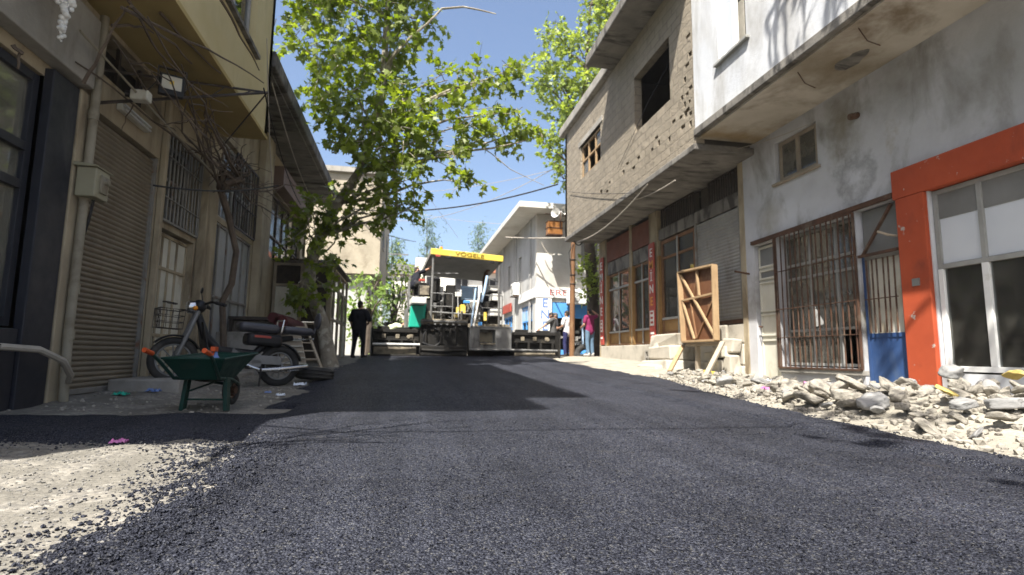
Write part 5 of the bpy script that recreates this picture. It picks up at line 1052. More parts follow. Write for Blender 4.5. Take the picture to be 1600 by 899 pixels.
for x, y in ((0.8, 2.0), (1.0, 0.4), (1.3, 0.0), (0.3, -1.1), (0.1, -2.4)):
    c = Vector((x, y, 8.3)); cl.append((tuple(c), 0.28)); limb(b, T3[4], c, 0.03, 0.01, 960 + int(x * 10), 0.12, 7, 5)
leaf_cloud('crown', cl, 0.2, LOBED, M['leaf'], sp, 12, 0.42, b); b.build('branches', M['bark'], sp, smooth=True)

def bush(label, base, blobs, size, seed, m, dens=1.0):
    t = thing('leafy_tree', label, 'tree', base, 0, 'bright trees beyond the timber shed')
    b = MB(); B0 = Vector(base); top = Vector(blobs[0][0])
    b.tube([B0, B0.lerp(top, .5) + Vector((0.1, 0, 0)), top], [0.2, 0.14, 0.05], 8)
    for c, r_ in blobs: limb(b, B0.lerp(top, 0.45), c, 0.07, 0.02, seed + int(r_ * 100), 0.1, 5)
    b.build('trunk', M['dark_bark'], t, smooth=True)
    leaf_cloud('crown', blobs, size, OVAL, m, t, seed, dens)
for lb, bx_, Y, lst, sd_, mm in (('bright green bushy tree directly behind the dark dressed man', 572, 24, [(575, 455, 26), (555, 440, 18), (590, 440, 22), (565, 480, 24), (590, 485, 22), (560, 505, 20), (600, 462, 16), (585, 510, 18), (549, 500, 14), (547, 475, 12), (551, 530, 14), (566, 535, 16), (588, 535, 16), (604, 530, 14)], 21, 'leaf_far'),
                                 ('hazy green tree between the bushy tree and the paver tower', 612, 34, [(615, 440, 26), (600, 425, 16), (630, 460, 22), (612, 480, 26), (632, 425, 16), (605, 510, 24), (632, 500, 22)], 22, 'leaf_far'),
                                 ('tall narrow tree behind the paver side tower', 640, 42, [(645, 420, 22), (640, 450, 26), (625, 405, 14), (655, 470, 24), (640, 500, 24)], 23, 'leaf_pale')):
    bb = aty(bx_, 553, Y); bb.z = gy(Y) - 0.05
    bush(lb, bb, [(tuple(aty(px, py, Y + (i % 3) * 0.5)), rp * Y / FPX) for i, (px, py, rp) in enumerate(lst)], 0.26 * Y / 30, sd_, M[mm], 1.3)
def conifer(label, px, ytop, Y, w, seed):
    base = aty(px, 553, Y); top = aty(px, ytop, Y); base.z = 0.2
    t = thing('conifer_tree', label, 'tree', base, 0, 'far conifers on the skyline')
    b = MB(); b.tube([base, top], [0.3, 0.03], 7); b.build('trunk', M['dark_bark'], t)
    cl = []; r = random.Random(seed); H = top.z - base.z
    for k in range(60):
        f = r.uniform(0.3, 1.0) ** 0.8; a = r.uniform(0, 6.28); rr = w * (1.03 - f) * r.uniform(0.3, 1.0)
        cl.append(((base.x + rr * math.cos(a), Y + rr * math.sin(a), base.z + H * f - 0.25 * rr), 0.35 + 0.25 * (1 - f)))
    leaf_cloud('crown', cl, 0.75, SLIM, M['needle'], t, seed, 9.0, None, 0.35, 9)
for lb, px, yt, Y, w, s0 in (('tallest far conifer, seen over the left corner of the yellow canopy', 667, 345, 80, 3.6, 31), ('slim far conifer showing over the middle of the yellow canopy', 747, 352, 85, 2.6, 32), ('faint far conifer above the pylon beside the cream house', 612, 370, 85, 3.4, 33), ('short far conifer peeking beside the cream house wall', 585, 372, 70, 2.6, 34)): conifer(lb, px, yt, Y, w, s0)

# ------------------------------------------------------------------ poles and overhead cables
wp = thing('wooden_pole', 'rusty brown pole in front of the blue shop beside the white shirted man', 'pole', (6.12, 20.0, 0.5))
b = MB(); b.tube([(6.12, 20, 0.4), (6.15, 20, 3.2), (6.18, 20, 5.0)], [0.11, 0.1, 0.09], 10); b.build('pole', M['brown_wood'], wp, smooth=True)
b = MB()
for z in (3.35, 3.7, 4.3): b.torus((6.16, 20, z), (0, 0, 1), 0.11, 0.015, 14, 6)
b.tube([(6.16, 19.9, 4.9), (5.95, 19.8, 4.55), (6.02, 19.85, 4.0), (6.1, 19.9, 3.5)], 0.015, 6); b.build('wire_wrap', M['cable'], wp)
pl = thing('lattice_pylon', 'pale lattice power pole with crossarms behind the bright bushy tree', 'pylon', (-1.9, 40, 0.3))
pb = aty(590, 553, 40); pb.z = 0.2; ptp = aty(590, 392, 40); b = MB()
for dx, dy in ((-.28, -.28), (.28, -.28), (.28, .28), (-.28, .28)): b.bar(pb + Vector((dx, dy, 0)), ptp + Vector((dx * .5, dy * .5, 0)), 0.1)
zz = pb.z; k = 0
while zz < ptp.z - 0.6:
    b.bar((pb.x - .26, 39.75, zz), (pb.x + .26, 39.75, zz + .6), 0.05); b.bar((pb.x + .26, 40.25, zz), (pb.x - .26, 40.25, zz + .6), 0.05); zz += 0.6
b.build('mast', M['far_white'], pl)
b = MB()
for z, l in ((ptp.z - 0.2, 1.9), (ptp.z - 1.0, 1.9), (ptp.z - 1.9, 1.5)): b.bar((pb.x - l * .6, 40, z), (pb.x + l, 40, z), 0.09)
b.bar((pb.x + 0.2, 40, ptp.z - 4.2), (pb.x + 2.0, 40, ptp.z - 2.6), 0.09); b.build('crossarm', M['machine_grey'], pl)
CAB = [((545, 326, 26), (872, 288, 20.5), 0.5, 0.03, 'thick black overhead cable sagging from the plane tree to the block building corner', 'cable'),
       ((620, 345, 36), (880, 255, 20.5), 0.7, 0.014, 'thin pale overhead wire crossing under the crown of the plane tree', 'cable_pale'),
       ((600, 300, 38), (878, 262, 22), 0.4, 0.012, 'faint overhead wire, highest of those crossing the clear sky', 'cable_pale'),
       ((640, 330, 44), (870, 352, 24), 0.3, 0.012, 'faint wire passing just above the yellow canopy', 'cable_pale'),
       ((560, 352, 30), (650, 378, 38), 0.1, 0.02, 'short dark wire ending near the tallest far conifer', 'cable'),
       ((650, 280, 36), (716, 372, 40), 0.0, 0.012, 'thin straight wire dropping steeply towards the yellow canopy', 'cable_pale')]
for (a, c, sag, rr, lb, m_) in CAB: cable(aty(*a), aty(*c), sag, rr, lb, m_)
cable(aty(790, 371, 24.5), aty(884, 372, 20.2), 0.03, 0.03, 'pale cable stretched level from the corner house to the wooden pole', 'cable_pale')
cable(aty(846, 378, 22.6), aty(866, 395, 22.6), 0.25, 0.02, 'pale cable loop hanging under the eave of the corner house', 'cable_pale')
cable(atx(890, 300, 5.46), atx(985, 302, 5.44), 0.04, 0.008, 'thin cable running level across the block wall below the wooden window')
cable(atx(902, 378, 5.62), atx(1012, 288, 5.5), 0.25, 0.018, 'pale rope hanging in a loop under the block building overhang', 'cable_pale')
cable(atx(960, 315, 5.9), atx(1055, 282, 5.5), 0.15, 0.014, 'pale rope with a frayed end below the block building floor slab', 'cable_pale')
cable(atx(895, 372, 5.7), atx(912, 374, 6.2), 0.25, 0.02, 'cable coil drooping from the block building corner to the pole')
cable(atx(1132, 236, 6.4), atx(1262, 195, 6.6), 0.06, 0.006, 'thin pale wire stretched below the plaster soffit to the small window', 'cable_pale')
cable((-3.3, 0.75, 6.0), (5.5, 0.7, 6.1), 0.12, 0.016, 'overhead cable crossing the street above the viewer')
# ------------------------------------------------------------------ asphalt paver (local: x across, y forward, z up, origin under the rear edge of the screed)
pv = thing('asphalt_paver', 'big asphalt paver with yellow canopy laying the fresh road, seen from behind', 'road paver', (1.98, 18.75, 0.49), R_(5))
def PV(name, m, fn, parent=None, bevel=0.012, smooth=False, label=None):
    b = MB(); fn(b); o = b.build(name, M[m], parent or pv, bevel=bevel, local=True, smooth=smooth)
    if label: o['label'] = label
    return o
def f(b):     # canopy
    b.prism([(0.1, 3.7), (2.7, 3.3), (2.7, 3.38), (0.1, 3.8)], (-1.28, 0, 0), (0, 1, 0), (0, 0, 1), -2.51)
cn = PV('canopy', 'dark_panel', f)
def f(b):
    b.box(-1.32, 1.27, 0.02, 0.09, 3.67, 3.89)
PV('canopy_edge', 'yellow', f, cn, 0.02)
def f(b):
    b.prism([(0.1, 3.66), (2.7, 3.36), (2.7, 3.5), (0.1, 3.9)], (-1.32, 0, 0), (0, 1, 0), (0, 0, 1), -0.03); b.prism([(0.1, 3.66), (2.7, 3.36), (2.7, 3.5), (0.1, 3.9)], (1.235, 0, 0), (0, 1, 0), (0, 0, 1), -0.03); b.prism([(0.1, 3.81), (2.7, 3.4), (2.7, 3.48), (0.1, 3.88)], (-1.28, 0, 0), (0, 1, 0), (0, 0, 1), -2.5)
PV('canopy_side', 'dark_panel', f, cn, 0.02)
text('VÖGELE', 0.19, W[pv.name] @ Vector((0.05, 0.012, 3.78)), W[pv.name].to_3x3() @ Vector((1, 0, 0)), (0, 0, 1), M['letter_brown'], cn, sx=1.5)
cn.matrix_local = Matrix.Translation((0, 0, 3.55)) @ Matrix.Rotation(R_(2.6), 4, 'Y') @ Matrix.Translation((0, 0, -3.75))
def f(b): b.tube([(-0.95, 0.2, 3.9), (-0.95, 0.2, 4.0)], [0.06, 0.05], 10)
PV('beacon', 'amber', f, cn)
def f(b):
    b.box(-1.15, -0.98, -0.03, 0.02, 3.6, 3.68)
PV('tail_light', 'red_sign', f, cn)
def f(b):
    for x in (-0.78, 0.78): b.box(x, x + 0.16, -0.05, 0.02, 3.57, 3.66)
PV('work_lamp', 'black', f, cn)
for x in (-1.24, 1.17):
    def f(b): b.tube([(x, 0.15, 1.1), (x * 0.985, 0.14, 2.4), (x * 0.98, 0.12, 3.52)], 0.04, 8); b.tube([(x, 2.5, 1.1), (x, 2.5, 3.16)], 0.04, 8)
    PV('canopy_post', 'machine_grey', f, pv, 0, True)
def f(b):
    b.box(-1.5, 1.45, 0.55, 5.6, 0.35, 1.12); b.box(-1.55, -1.05, 0.5, 5.0, 0.0, 0.55); b.box(1.0, 1.5, 0.5, 5.0, 0.0, 0.55)
PV('chassis', 'machine_black', f)
def f(b):
    b.prism([(0.5, 0.0), (5.2, 0.0), (5.5, 0.3), (5.2, 0.7), (0.5, 0.7), (0.2, 0.35)], (-1.75, 0, -0.02), (0, 1, 0), (0, 0, 1), -0.38); b.prism([(0.5, 0.0), (5.2, 0.0), (5.5, 0.3), (5.2, 0.7), (0.5, 0.7), (0.2, 0.35)], (1.35, 0, -0.02), (0, 1, 0), (0, 0, 1), -0.38)
PV('track', 'rubber', f)
def f(b):
    b.box(-1.62, 0.02, -0.05, 1.9, 1.12, 1.3); b.box(0.1, 1.6, 0.3, 1.9, 1.05, 1.2)
PV('deck', 'machine_dust', f, pv, 0.02)
# auger box and screed with its two extensions
def f(b):
    b.box(-1.6, 0.02, 0.0, 0.7, 0.12, 1.1); b.box(-1.58, 0.0, -0.12, 0.0, 0.06, 0.4)
bx_ = PV('screed_housing', 'machine_black', f, pv, 0.02)
def f(b):
    b.torus((-1.18, -0.03, 0.68), (0, 1, 0), 0.3, 0.028, 28, 8); b.tube([(-1.55, -0.04, 0.5), (-1.35, -0.06, 0.43), (-1.1, -0.05, 0.38)], 0.03, 8)
PV('hose_loop', 'cable', f, bx_, 0, True)
def f(b):
    b.box(0.06, 0.42, -0.16, 0.6, 0.26, 1.05); b.box(0.98, 1.56, -0.16, 0.6, 0.26, 1.05); b.box(0.42, 0.98, -0.16, 0.6, 0.26, 0.5); b.box(0.42, 0.98, -0.16, 0.6, 0.97, 1.05); b.box(0.42, 0.98, 0.1, 0.6, 0.5, 0.97)
bx_ = PV('tool_box', 'machine_grey', f, pv, 0.015)
def f(b): b.box(0.47, 0.93, 0.06, 0.1, 0.56, 0.9); b.box(0.44, 0.96, -0.2, -0.16, 0.46, 0.52)
PV('recess_panel', 'machine_dust', f, bx_)
for sx, x0, x1, lab in ((-1, -3.2, -1.62, None), (1, 1.6, 3.3, None)):
    def f(b):
        b.box(x0, x1, 0.05, 0.75, 0.52, 0.9); b.box(x0 + 0.05, x1 - 0.05, -0.02, 0.05, 0.82, 0.93); b.box(x0 + 0.03, x1, -0.25, 0.7, 0.0, 0.1); b.box(x0 + 0.04, x1 - 0.02, 0.12, 0.6, 0.1, 0.52); b.box(x0 + 0.1, x1 - 0.1, 0.0, 0.05, 0.55, 0.6)
        b.box((x0 + 0.0) if sx < 0 else x1 - 0.06, (x0 + 0.06) if sx < 0 else x1, -0.4, 1.0, 0.0, 0.95)
        n = 4
        for k in range(n): xx = x0 + 0.15 + (x1 - x0 - 0.35) * k / (n - 1); b.box(xx, xx + 0.07, -0.05, 0.06, 0.1, 0.55)
        b.box(x0 + 0.2, x0 + 0.6, 0.0, 0.3, 0.93, 1.02); b.box(x1 - 0.7, x1 - 0.25, 0.02, 0.3, 0.93, 1.0)
    ex = PV('screed_extension', 'machine_black', f)
    def f(b):
        a, c = (x0 + 0.02, x1 + 0.0) if sx < 0 else (x0 - 1.55, x1 - 0.02); zc = 0.42 if sx < 0 else 0.28
        b.tube([(a, -0.2, zc), ((a + c) / 2, -0.22, zc + (0.0 if sx < 0 else 0.01)), (c, -0.2, zc)], 0.04, 8)
    PV('guide_pipe', 'machine_white' if sx < 0 else 'machine_grey', f, ex, 0, True)
    def f(b):
        for k in range(3): xx = x0 + 0.35 + 0.45 * k; b.box(xx, xx + 0.13, -0.0, 0.04, 0.62, 0.76)
        b.box(x0 + 0.1, x1 - 0.1, -0.1, -0.06, 0.1, 0.34 if sx < 0 else 0.2)
    PV('dusty_bracket', 'machine_dust', f, ex)
    def f(b): b.tube([(x1 - 0.35, -0.02, 0.68), (x1 - 0.35, 0.02, 0.68)], 0.07, 10)
    PV('reflector', 'machine_dust', f, ex)
# operator deck: seats, consoles, engine hood, hoses
def f(b):
    b.box(-0.62, 0.35, 2.2, 4.6, 1.3, 2.35); b.box(-1.2, 1.2, 3.6, 5.5, 1.12, 1.9)
PV('engine_hood', 'machine_grey', f, pv, 0.03)
def f(b):
    for k in range(6): b.box(-0.08, 0.5, 0.72, 0.76, 2.1 + 0.075 * k, 2.15 + 0.075 * k)
    b.box(-0.1, -0.08, 0.7, 0.8, 2.06, 2.6); b.box(0.5, 0.52, 0.7, 0.8, 2.06, 2.6); b.box(-0.1, 0.52, 0.78, 0.82, 2.08, 2.58)
PV('radiator', 'pale_blue', f)
for x, lb in ((-0.78, None), (0.72, None)):
    def f(b): b.box(x, x + 0.5, 1.0, 1.5, 1.65, 1.8); b.box(x, x + 0.5, 1.42, 1.55, 1.8, 2.45); b.box(x + .2, x + .3, 1.2, 1.3, 1.3, 1.65); b.box(x - .06, x, 1.05, 1.45, 1.95, 2.02); b.box(x + .5, x + .56, 1.05, 1.45, 1.95, 2.02)
    PV('operator_seat', 'seat_vinyl', f, pv, 0.03)
def f(b):
    b.box(-1.72, -1.15, 0.35, 1.2, 1.55, 2.05); b.box(-1.66, -1.22, 0.3, 0.5, 2.1, 2.5); b.box(-1.75, -1.3, 0.5, 1.3, 2.5, 2.6); b.box(-1.2, -0.9, 0.4, 1.0, 1.95, 2.75)
PV('control_console', 'machine_black', f, pv, 0.03)
def f(b):
    b.box(-1.62, -1.3, 0.26, 0.3, 2.14, 2.46); b.box(-1.7, -1.45, 0.3, 0.36, 1.75, 2.0)
PV('console_panel', 'machine_dust', f)
def f(b):
    b.box(0.95, 1.28, 0.4, 0.9, 2.05, 2.3); b.box(0.9, 1.3, 0.4, 0.8, 1.5, 1.75); b.box(0.92, 1.25, 0.5, 0.9, 2.42, 2.62); b.box(-0.95, -0.75, 0.6, 0.9, 2.2, 2.5); b.box(-0.3, -0.12, 0.5, 0.62, 2.15, 2.4)
PV('side_cabinet', 'machine_white', f, pv, 0.02)
def f(b):
    b.box(0.85, 1.32, 0.55, 1.2, 1.2, 1.48); b.box(0.8, 1.3, 0.5, 1.1, 1.78, 2.02); b.box(0.9, 1.33, 0.6, 1.2, 2.3, 2.4); b.box(-0.66, -0.36, 0.45, 0.8, 1.7, 2.55); b.box(-1.0, -0.7, 0.3, 0.6, 1.3, 1.9); b.box(0.35, 0.6, 0.4, 0.7, 1.2, 1.75)
    b.box(-1.3, 1.3, 1.95, 2.05, 1.3, 1.75)
PV('control_box', 'machine_black', f, pv, 0.02)
def f(b):
    b.tube([(0.2, -0.12, 1.05), (0.33, -0.05, 1.7), (0.45, 0.0, 2.35)], 0.035, 8)
PV('tension_strut', 'machine_white', f, pv, 0, True)
def f(b): b.tube([(0.12, -0.12, 1.02), (0.19, -0.08, 1.7), (0.28, -0.02, 2.42)], 0.03, 8); b.tube([(0.5, 0.1, 1.95), (0.62, 0.12, 2.35), (0.72, 0.14, 2.9)], 0.05, 8)
PV('tension_strut', 'pale_blue', f, pv, 0, True)
rp = random.Random(5)
def f(b):
    for k in range(26):
        x, y = rp.uniform(-1.4, 1.3), rp.uniform(0.1, 1.5); z = rp.uniform(1.25, 1.5); b.box(x, x + rp.uniform(.05, .25), y, y + rp.uniform(.05, .2), z, z + rp.uniform(.06, .35))
PV('valve_block', 'machine_dust', f, pv, 0.01)
def f(b):
    for k in range(14):
        x, y = rp.uniform(-1.3, 1.2), rp.uniform(0.0, 1.2); b.box(x, x + rp.uniform(.04, .16), y, y + .1, 1.35, 1.45 + rp.uniform(.05, .5))
PV('lever_block', 'machine_black', f, pv, 0.008)
def f(b): b.box(-0.2, -0.02, 0.2, 0.4, 1.55, 1.85); b.box(0.62, 0.72, 0.1, 0.2, 1.3, 1.6); b.box(-0.35, -0.25, 0.2, 0.3, 1.4, 1.75)
PV('yellow_valve', 'yellow', f, pv, 0.01)
def f(b): b.box(-0.1, 0.12, 0.15, 0.3, 1.9, 2.0); b.box(0.4, 0.52, -0.05, 0.1, 1.12, 1.24)
PV('blue_cap', 'blue_bright', f, pv, 0.01)
def f(b):
    for k in range(16):
        p = Vector((rp.uniform(-1.3, 1.3), rp.uniform(0.0, 1.0), rp.uniform(1.2, 1.6))); q = p + Vector((rp.uniform(-.7, .7), rp.uniform(-.1, .4), rp.uniform(-.1, 0.6))); m_ = p.lerp(q, .5) + Vector((0, 0, -rp.uniform(.05, .25))); b.tube([p, p.lerp(m_, .6), m_, m_.lerp(q, .5), q], 0.018, 6)
PV('hydraulic_hose', 'cable', f, pv, 0, True)
def f(b):
    for k in range(10):
        x = rp.uniform(-1.2, 1.2); z = rp.uniform(1.2, 1.5); b.tube([(x, rp.uniform(0, .6), z), (x + rp.uniform(-.15, .15), rp.uniform(0, .6), z + rp.uniform(.3, 1.0))], rp.choice((0.02, 0.03, 0.04)), 8)
    b.tube([(-1.2, 0.15, 1.55), (0.6, 0.2, 1.5)], 0.03, 8); b.tube([(-1.25, 0.3, 2.9), (-0.3, 0.3, 2.95)], 0.02, 8); b.tube([(0.7, 0.3, 2.85), (1.25, 0.3, 2.7)], 0.02, 8)
PV('hydraulic_pipe', 'machine_grey', f, pv, 0, True)
def f(b):
    for s in (-1.4, -0.9, -0.4): b.tube([(s, -0.02, 0.45), (s, 0.0, 1.1)], 0.045, 10); b.tube([(s, -0.02, 0.2), (s, -0.01, 0.5)], 0.025, 8)
    for k in range(6): b.box(-1.5 + 0.24 * k, -1.38 + 0.24 * k, -0.07, 0.0, 0.9, 1.0)
    b.tube([(-1.55, -0.1, 0.25), (-0.8, -0.13, 0.22), (-0.1, -0.1, 0.25)], 0.05, 8)
PV('lift_cylinder', 'machine_black', f, pv, 0.005, True)
def f(b):
    for k in range(7): b.box(-1.58 + 0.21 * k, -1.5 + 0.21 * k, -0.075, -0.02, 1.1, 1.16)
    b.box(-1.6, 0.0, -0.1, -0.05, 1.2, 1.26); b.box(0.1, 1.58, -0.17, -0.1, 1.052, 1.09)
PV('deck_edge', 'machine_grey', f, pv, 0.005)
def f(b):
    for x0_, x1_ in ((-1.27, -0.5), (0.55, 1.28)):
        for z in (1.75, 2.2): b.tube([(x0_, 0.12, z), (x1_, 0.12, z)], 0.018, 6)
        b.tube([(x1_, 0.12, 1.2), (x1_, 0.12, 2.2)], 0.018, 6)
PV('guard_rail', 'machine_grey', f, pv, 0, True)
def f(b): b.tube([(0.95, 1.7, 1.3), (0.98, 1.7, 3.0), (1.0, 1.5, 3.25), (1.0, 1.2, 3.3)], [0.09, 0.09, 0.08, 0.07], 12)
PV('exhaust_pipe', 'rust', f, pv, 0, True)
def f(b): b.prism([(-1.98, 1.0), (-1.6, 1.0), (-1.5, 1.35), (-1.48, 1.75), (-1.92, 1.75)], (0, -0.05, 0), (1, 0, 0), (0, 0, 1), 0.5) ; b.prism([(-1.52, 1.2), (-1.44, 1.3), (-1.40, 1.86), (-1.5, 1.78)], (0, 0.1, 0), (1, 0, 0), (0, 0, 1), 0.2)
tk = PV('water_tank', 'teal', f, pv, 0.03, False, 'teal green plastic tank with a white lid')
def f(b): b.box(-1.95, -1.47, -0.5, 0.5, 1.76, 1.98)
PV('lid', 'machine_white', f, tk, 0.03)
def f(b): b.box(-2.0, -1.3, 0.9, 1.9, 1.66, 1.72); b.box(-2.0, -1.93, 0.9, 1.9, 1.0, 1.66); b.box(-1.98, -1.9, 0.9, 0.96, 1.72, 2.7); b.box(-1.98, -1.5, 0.9, 0.95, 2.1, 2.16); b.box(-1.9, -1.6, 0.86, 0.9, 1.8, 2.05)
PV('side_platform', 'machine_grey', f, pv, 0.01)
def f(b): b.box(-1.66, -1.44, 0.3, 0.44, 2.62, 2.7)
PV('red_cap', 'red_sign', f, pv, 0.01)
def f(b): b.prism([(0, 0), (3.4, 0), (4.2, 1.0), (-0.8, 1.0)], (-1.7, 6.0, 0.5), (1, 0, 0), (0, 0, 1), 1.8)
PV('hopper', 'machine_black', f, pv, 0.02)

# ------------------------------------------------------------------ moped
def wheel(parent, name, c, R, r, ax=(0, 1, 0), hub='machine_grey', spokes=10):
    b = MB(); b.torus(c, ax, R - r, r, 32, 10); w = b.build(name, M['rubber'], parent, smooth=True, local=True)
    b = MB(); b.torus(c, ax, R - 2 * r, 0.018, 28, 6); c = Vector(c); a = Vector(ax); b.tube([c - a * 0.06, c + a * 0.06], 0.05, 12); u = a.orthogonal().normalized(); v = a.cross(u)
    for k in range(spokes): t = 2 * math.pi * k / spokes; b.tube([c, c + (u * math.cos(t) + v * math.sin(t)) * (R - 2 * r)], 0.008 if spokes > 6 else 0.025, 5)
    b.build('rim', M[hub], w, smooth=True, local=True); return w
fr_, re_ = Vector((-2.93, 7.62, 0)), Vector((-1.82, 8.32, 0)); dv = (fr_ - re_).normalized()
mo = thing('moped', 'old black moped with wire front basket parked on the step behind the green wheelbarrow', 'moped', (re_.x, re_.y, 0.12), math.atan2(dv.y, dv.x), None, 0, R_(-3.5))
WB = (fr_ - re_).length
wheel(mo, 'wheel', (0, 0, 0.29), 0.29, 0.05); wheel(mo, 'wheel', (WB, 0, 0.29), 0.29, 0.045)
def Q(name, m, fn, parent=None, bevel=0.008, smooth=True):
    b = MB(); fn(b); return b.build(name, M[m], parent or mo, bevel=bevel, local=True, smooth=smooth, sharp=50)
Q('fork', 'machine_grey', lambda b: [b.tube([(WB, s, 0.29), (WB - 0.1, s, 0.62), (WB - 0.2, s * .6, 0.98)], [0.025, 0.028, 0.03], 8) for s in (-0.075, 0.075)])
def f(b):
    for X0, a0, a1, hw in ((WB, 40, 150, 0.055), (0.0, 35, 165, 0.065)):
        n = 18; prof = [(-hw, 0.3), (-hw * 0.7, 0.318), (0, 0.324), (hw * 0.7, 0.318), (hw, 0.3), (hw * 0.68, 0.310), (0, 0.315), (-hw * 0.68, 0.310)]; rg = []
        for k in range(n + 1): t = R_(a0 + (a1 - a0) * k / n); rg.append([b.bm.verts.new((X0 + r_ * math.cos(t), y, 0.29 + r_ * math.sin(t))) for y, r_ in prof])
        for p, q in zip(rg, rg[1:]):
            for j in range(8): b.bm.faces.new((p[j], p[(j + 1) % 8], q[(j + 1) % 8], q[j]))
Q('mudguard', 'black', f, None, 0)
Q('frame', 'black', lambda b: [b.tube([(WB - 0.2, 0, 0.9), (WB - 0.32, 0, 0.62), (WB - 0.5, 0, 0.45), (0.35, 0, 0.43), (0.2, 0, 0.62), (-0.15, 0, 0.7)], [0.045, 0.06, 0.06, 0.06, 0.05, 0.04], 10), b.tube([(0, 0.09, 0.29), (0.42, 0.09, 0.36)], 0.025, 8), b.tube([(0, -0.09, 0.29), (0.42, -0.09, 0.36)], 0.025, 8)])
Q('leg_shield', 'black', lambda b: [b.prism([(-0.19, 0), (0.19, 0), (0.15, 0.42), (-0.15, 0.42)], (WB - 0.33, 0, 0.42), (0, 1, 0), (0.22, 0, 0.9), 0.02)], None, 0.008, False)
Q('side_panel', 'black', lambda b: [b.box(0.02, 0.5, -0.14, 0.14, 0.55, 0.72)], None, 0.05)
Q('side_stripe', 'red_sign', lambda b: [b.box(0.2, 0.42, 0.143, 0.15, 0.66, 0.69), b.box(0.2, 0.42, -0.15, -0.143, 0.66, 0.69)], None, 0)
st1 = Q('seat', 'seat_vinyl', lambda b: [b.box(0.08, 0.62, -0.14, 0.14, 0.73, 0.86)], None, 0.05)
Q('seat', 'seat_vinyl', lambda b: [b.box(-0.42, 0.03, -0.13, 0.13, 0.75, 0.86)], None, 0.05)
Q('grab_bar', 'chrome', lambda b: [b.tube([(0.06, -0.12, 0.75), (0.04, -0.12, 0.93), (0.04, 0.12, 0.93), (0.06, 0.12, 0.75)], 0.015, 8), b.tube([(-0.4, 0.14, 0.7), (-0.45, 0.0, 0.72), (-0.4, -0.14, 0.7), (0.1, -0.16, 0.68)], 0.013, 8)])
Q('back_pad', 'seat_vinyl', lambda b: [b.ball((-0.5, 0, 0.98), (0.045, 0.1, 0.13), 10), b.tube([(-0.45, 0, 0.78), (-0.5, 0, 0.95)], 0.018, 8)])
Q('engine', 'machine_grey', lambda b: [b.tube([(0.38, -0.1, 0.34), (0.38, 0.1, 0.34)], 0.12, 14), b.tube([(0.42, 0, 0.36), (0.66, 0, 0.44)], 0.07, 10), b.box(0.28, 0.5, -0.13, 0.13, 0.26, 0.36)])
Q('exhaust_pipe', 'chrome', lambda b: [b.tube([(0.55, 0.14, 0.3), (0.3, 0.16, 0.22), (0.05, 0.16, 0.24), (-0.35, 0.16, 0.3)], [0.02, 0.025, 0.04, 0.042], 10)])
Q('chain_guard', 'machine_grey', lambda b: [b.box(0.02, 0.42, 0.11, 0.13, 0.3, 0.42)])
Q('foot_rest', 'rubber', lambda b: [b.tube([(0.5, -0.3, 0.26), (0.5, 0.3, 0.26)], 0.016, 8), b.tube([(0.3, 0.2, 0.28), (0.3, 0.2, 0.0)], 0.014, 6)])
hb = Q('handlebar', 'black', lambda b: [b.tube([(WB - 0.38, -0.34, 1.02), (WB - 0.3, -0.2, 1.06), (WB - 0.22, 0, 1.02), (WB - 0.3, 0.2, 1.06), (WB - 0.38, 0.34, 1.02)], 0.018, 8), b.ball((WB - 0.2, 0, 1.0), (0.09, 0.11, 0.09), 12), b.tube([(WB - 0.33, -0.23, 1.05), (WB - 0.42, -0.36, 1.02)], 0.024, 8), b.tube([(WB - 0.33, 0.23, 1.05), (WB - 0.42, 0.36, 1.02)], 0.024, 8)])
Q('headlight', 'chrome', lambda b: [b.tube([(WB - 0.19, 0, 0.98), (WB - 0.08, 0, 0.98), (WB - 0.055, 0, 0.98)], [0.08, 0.085, 0.07], 16)])
Q('indicator', 'amber', lambda b: [b.ball((WB - 0.12, s * 0.17, 0.96), (0.035, 0.03, 0.03), 8) for s in (-1, 1)])
Q('mirror', 'black', lambda b: [b.tube([(WB - 0.28, -0.18, 1.06), (WB - 0.26, -0.24, 1.2)], 0.007, 6), b.ball((WB - 0.26, -0.25, 1.24), (0.015, 0.06, 0.045), 10)])
def f(b):
    x0, x1, y0, z0, z1 = WB - 0.02, WB + 0.26, 0.17, 0.68, 0.92
    for z, g in ((z0, 0.8), (z0 + .08, .86), (z0 + .16, .93), (z1, 1.0)):
        c = [(x0, -y0 * g, z), (x1 * 1 - (1 - g) * .15, -y0 * g, z), (x1 - (1 - g) * .15, y0 * g, z), (x0, y0 * g, z), (x0, -y0 * g, z)]; b.tube(c, 0.005 if z < z1 else 0.008, 5)
    for k in range(7): y = -y0 + 2 * y0 * k / 6; b.tube([(x0, y * .8, z0), (x1 - .03, y * .8, z0), (x1, y, z1)], 0.004, 5)
    for k in range(5): x = x0 + (x1 - x0) * k / 4; b.tube([(x, -y0, z1), (x, -y0 * .8, z0), (x, y0 * .8, z0), (x, y0, z1)], 0.004, 5)
Q('basket', 'dark_iron', f)

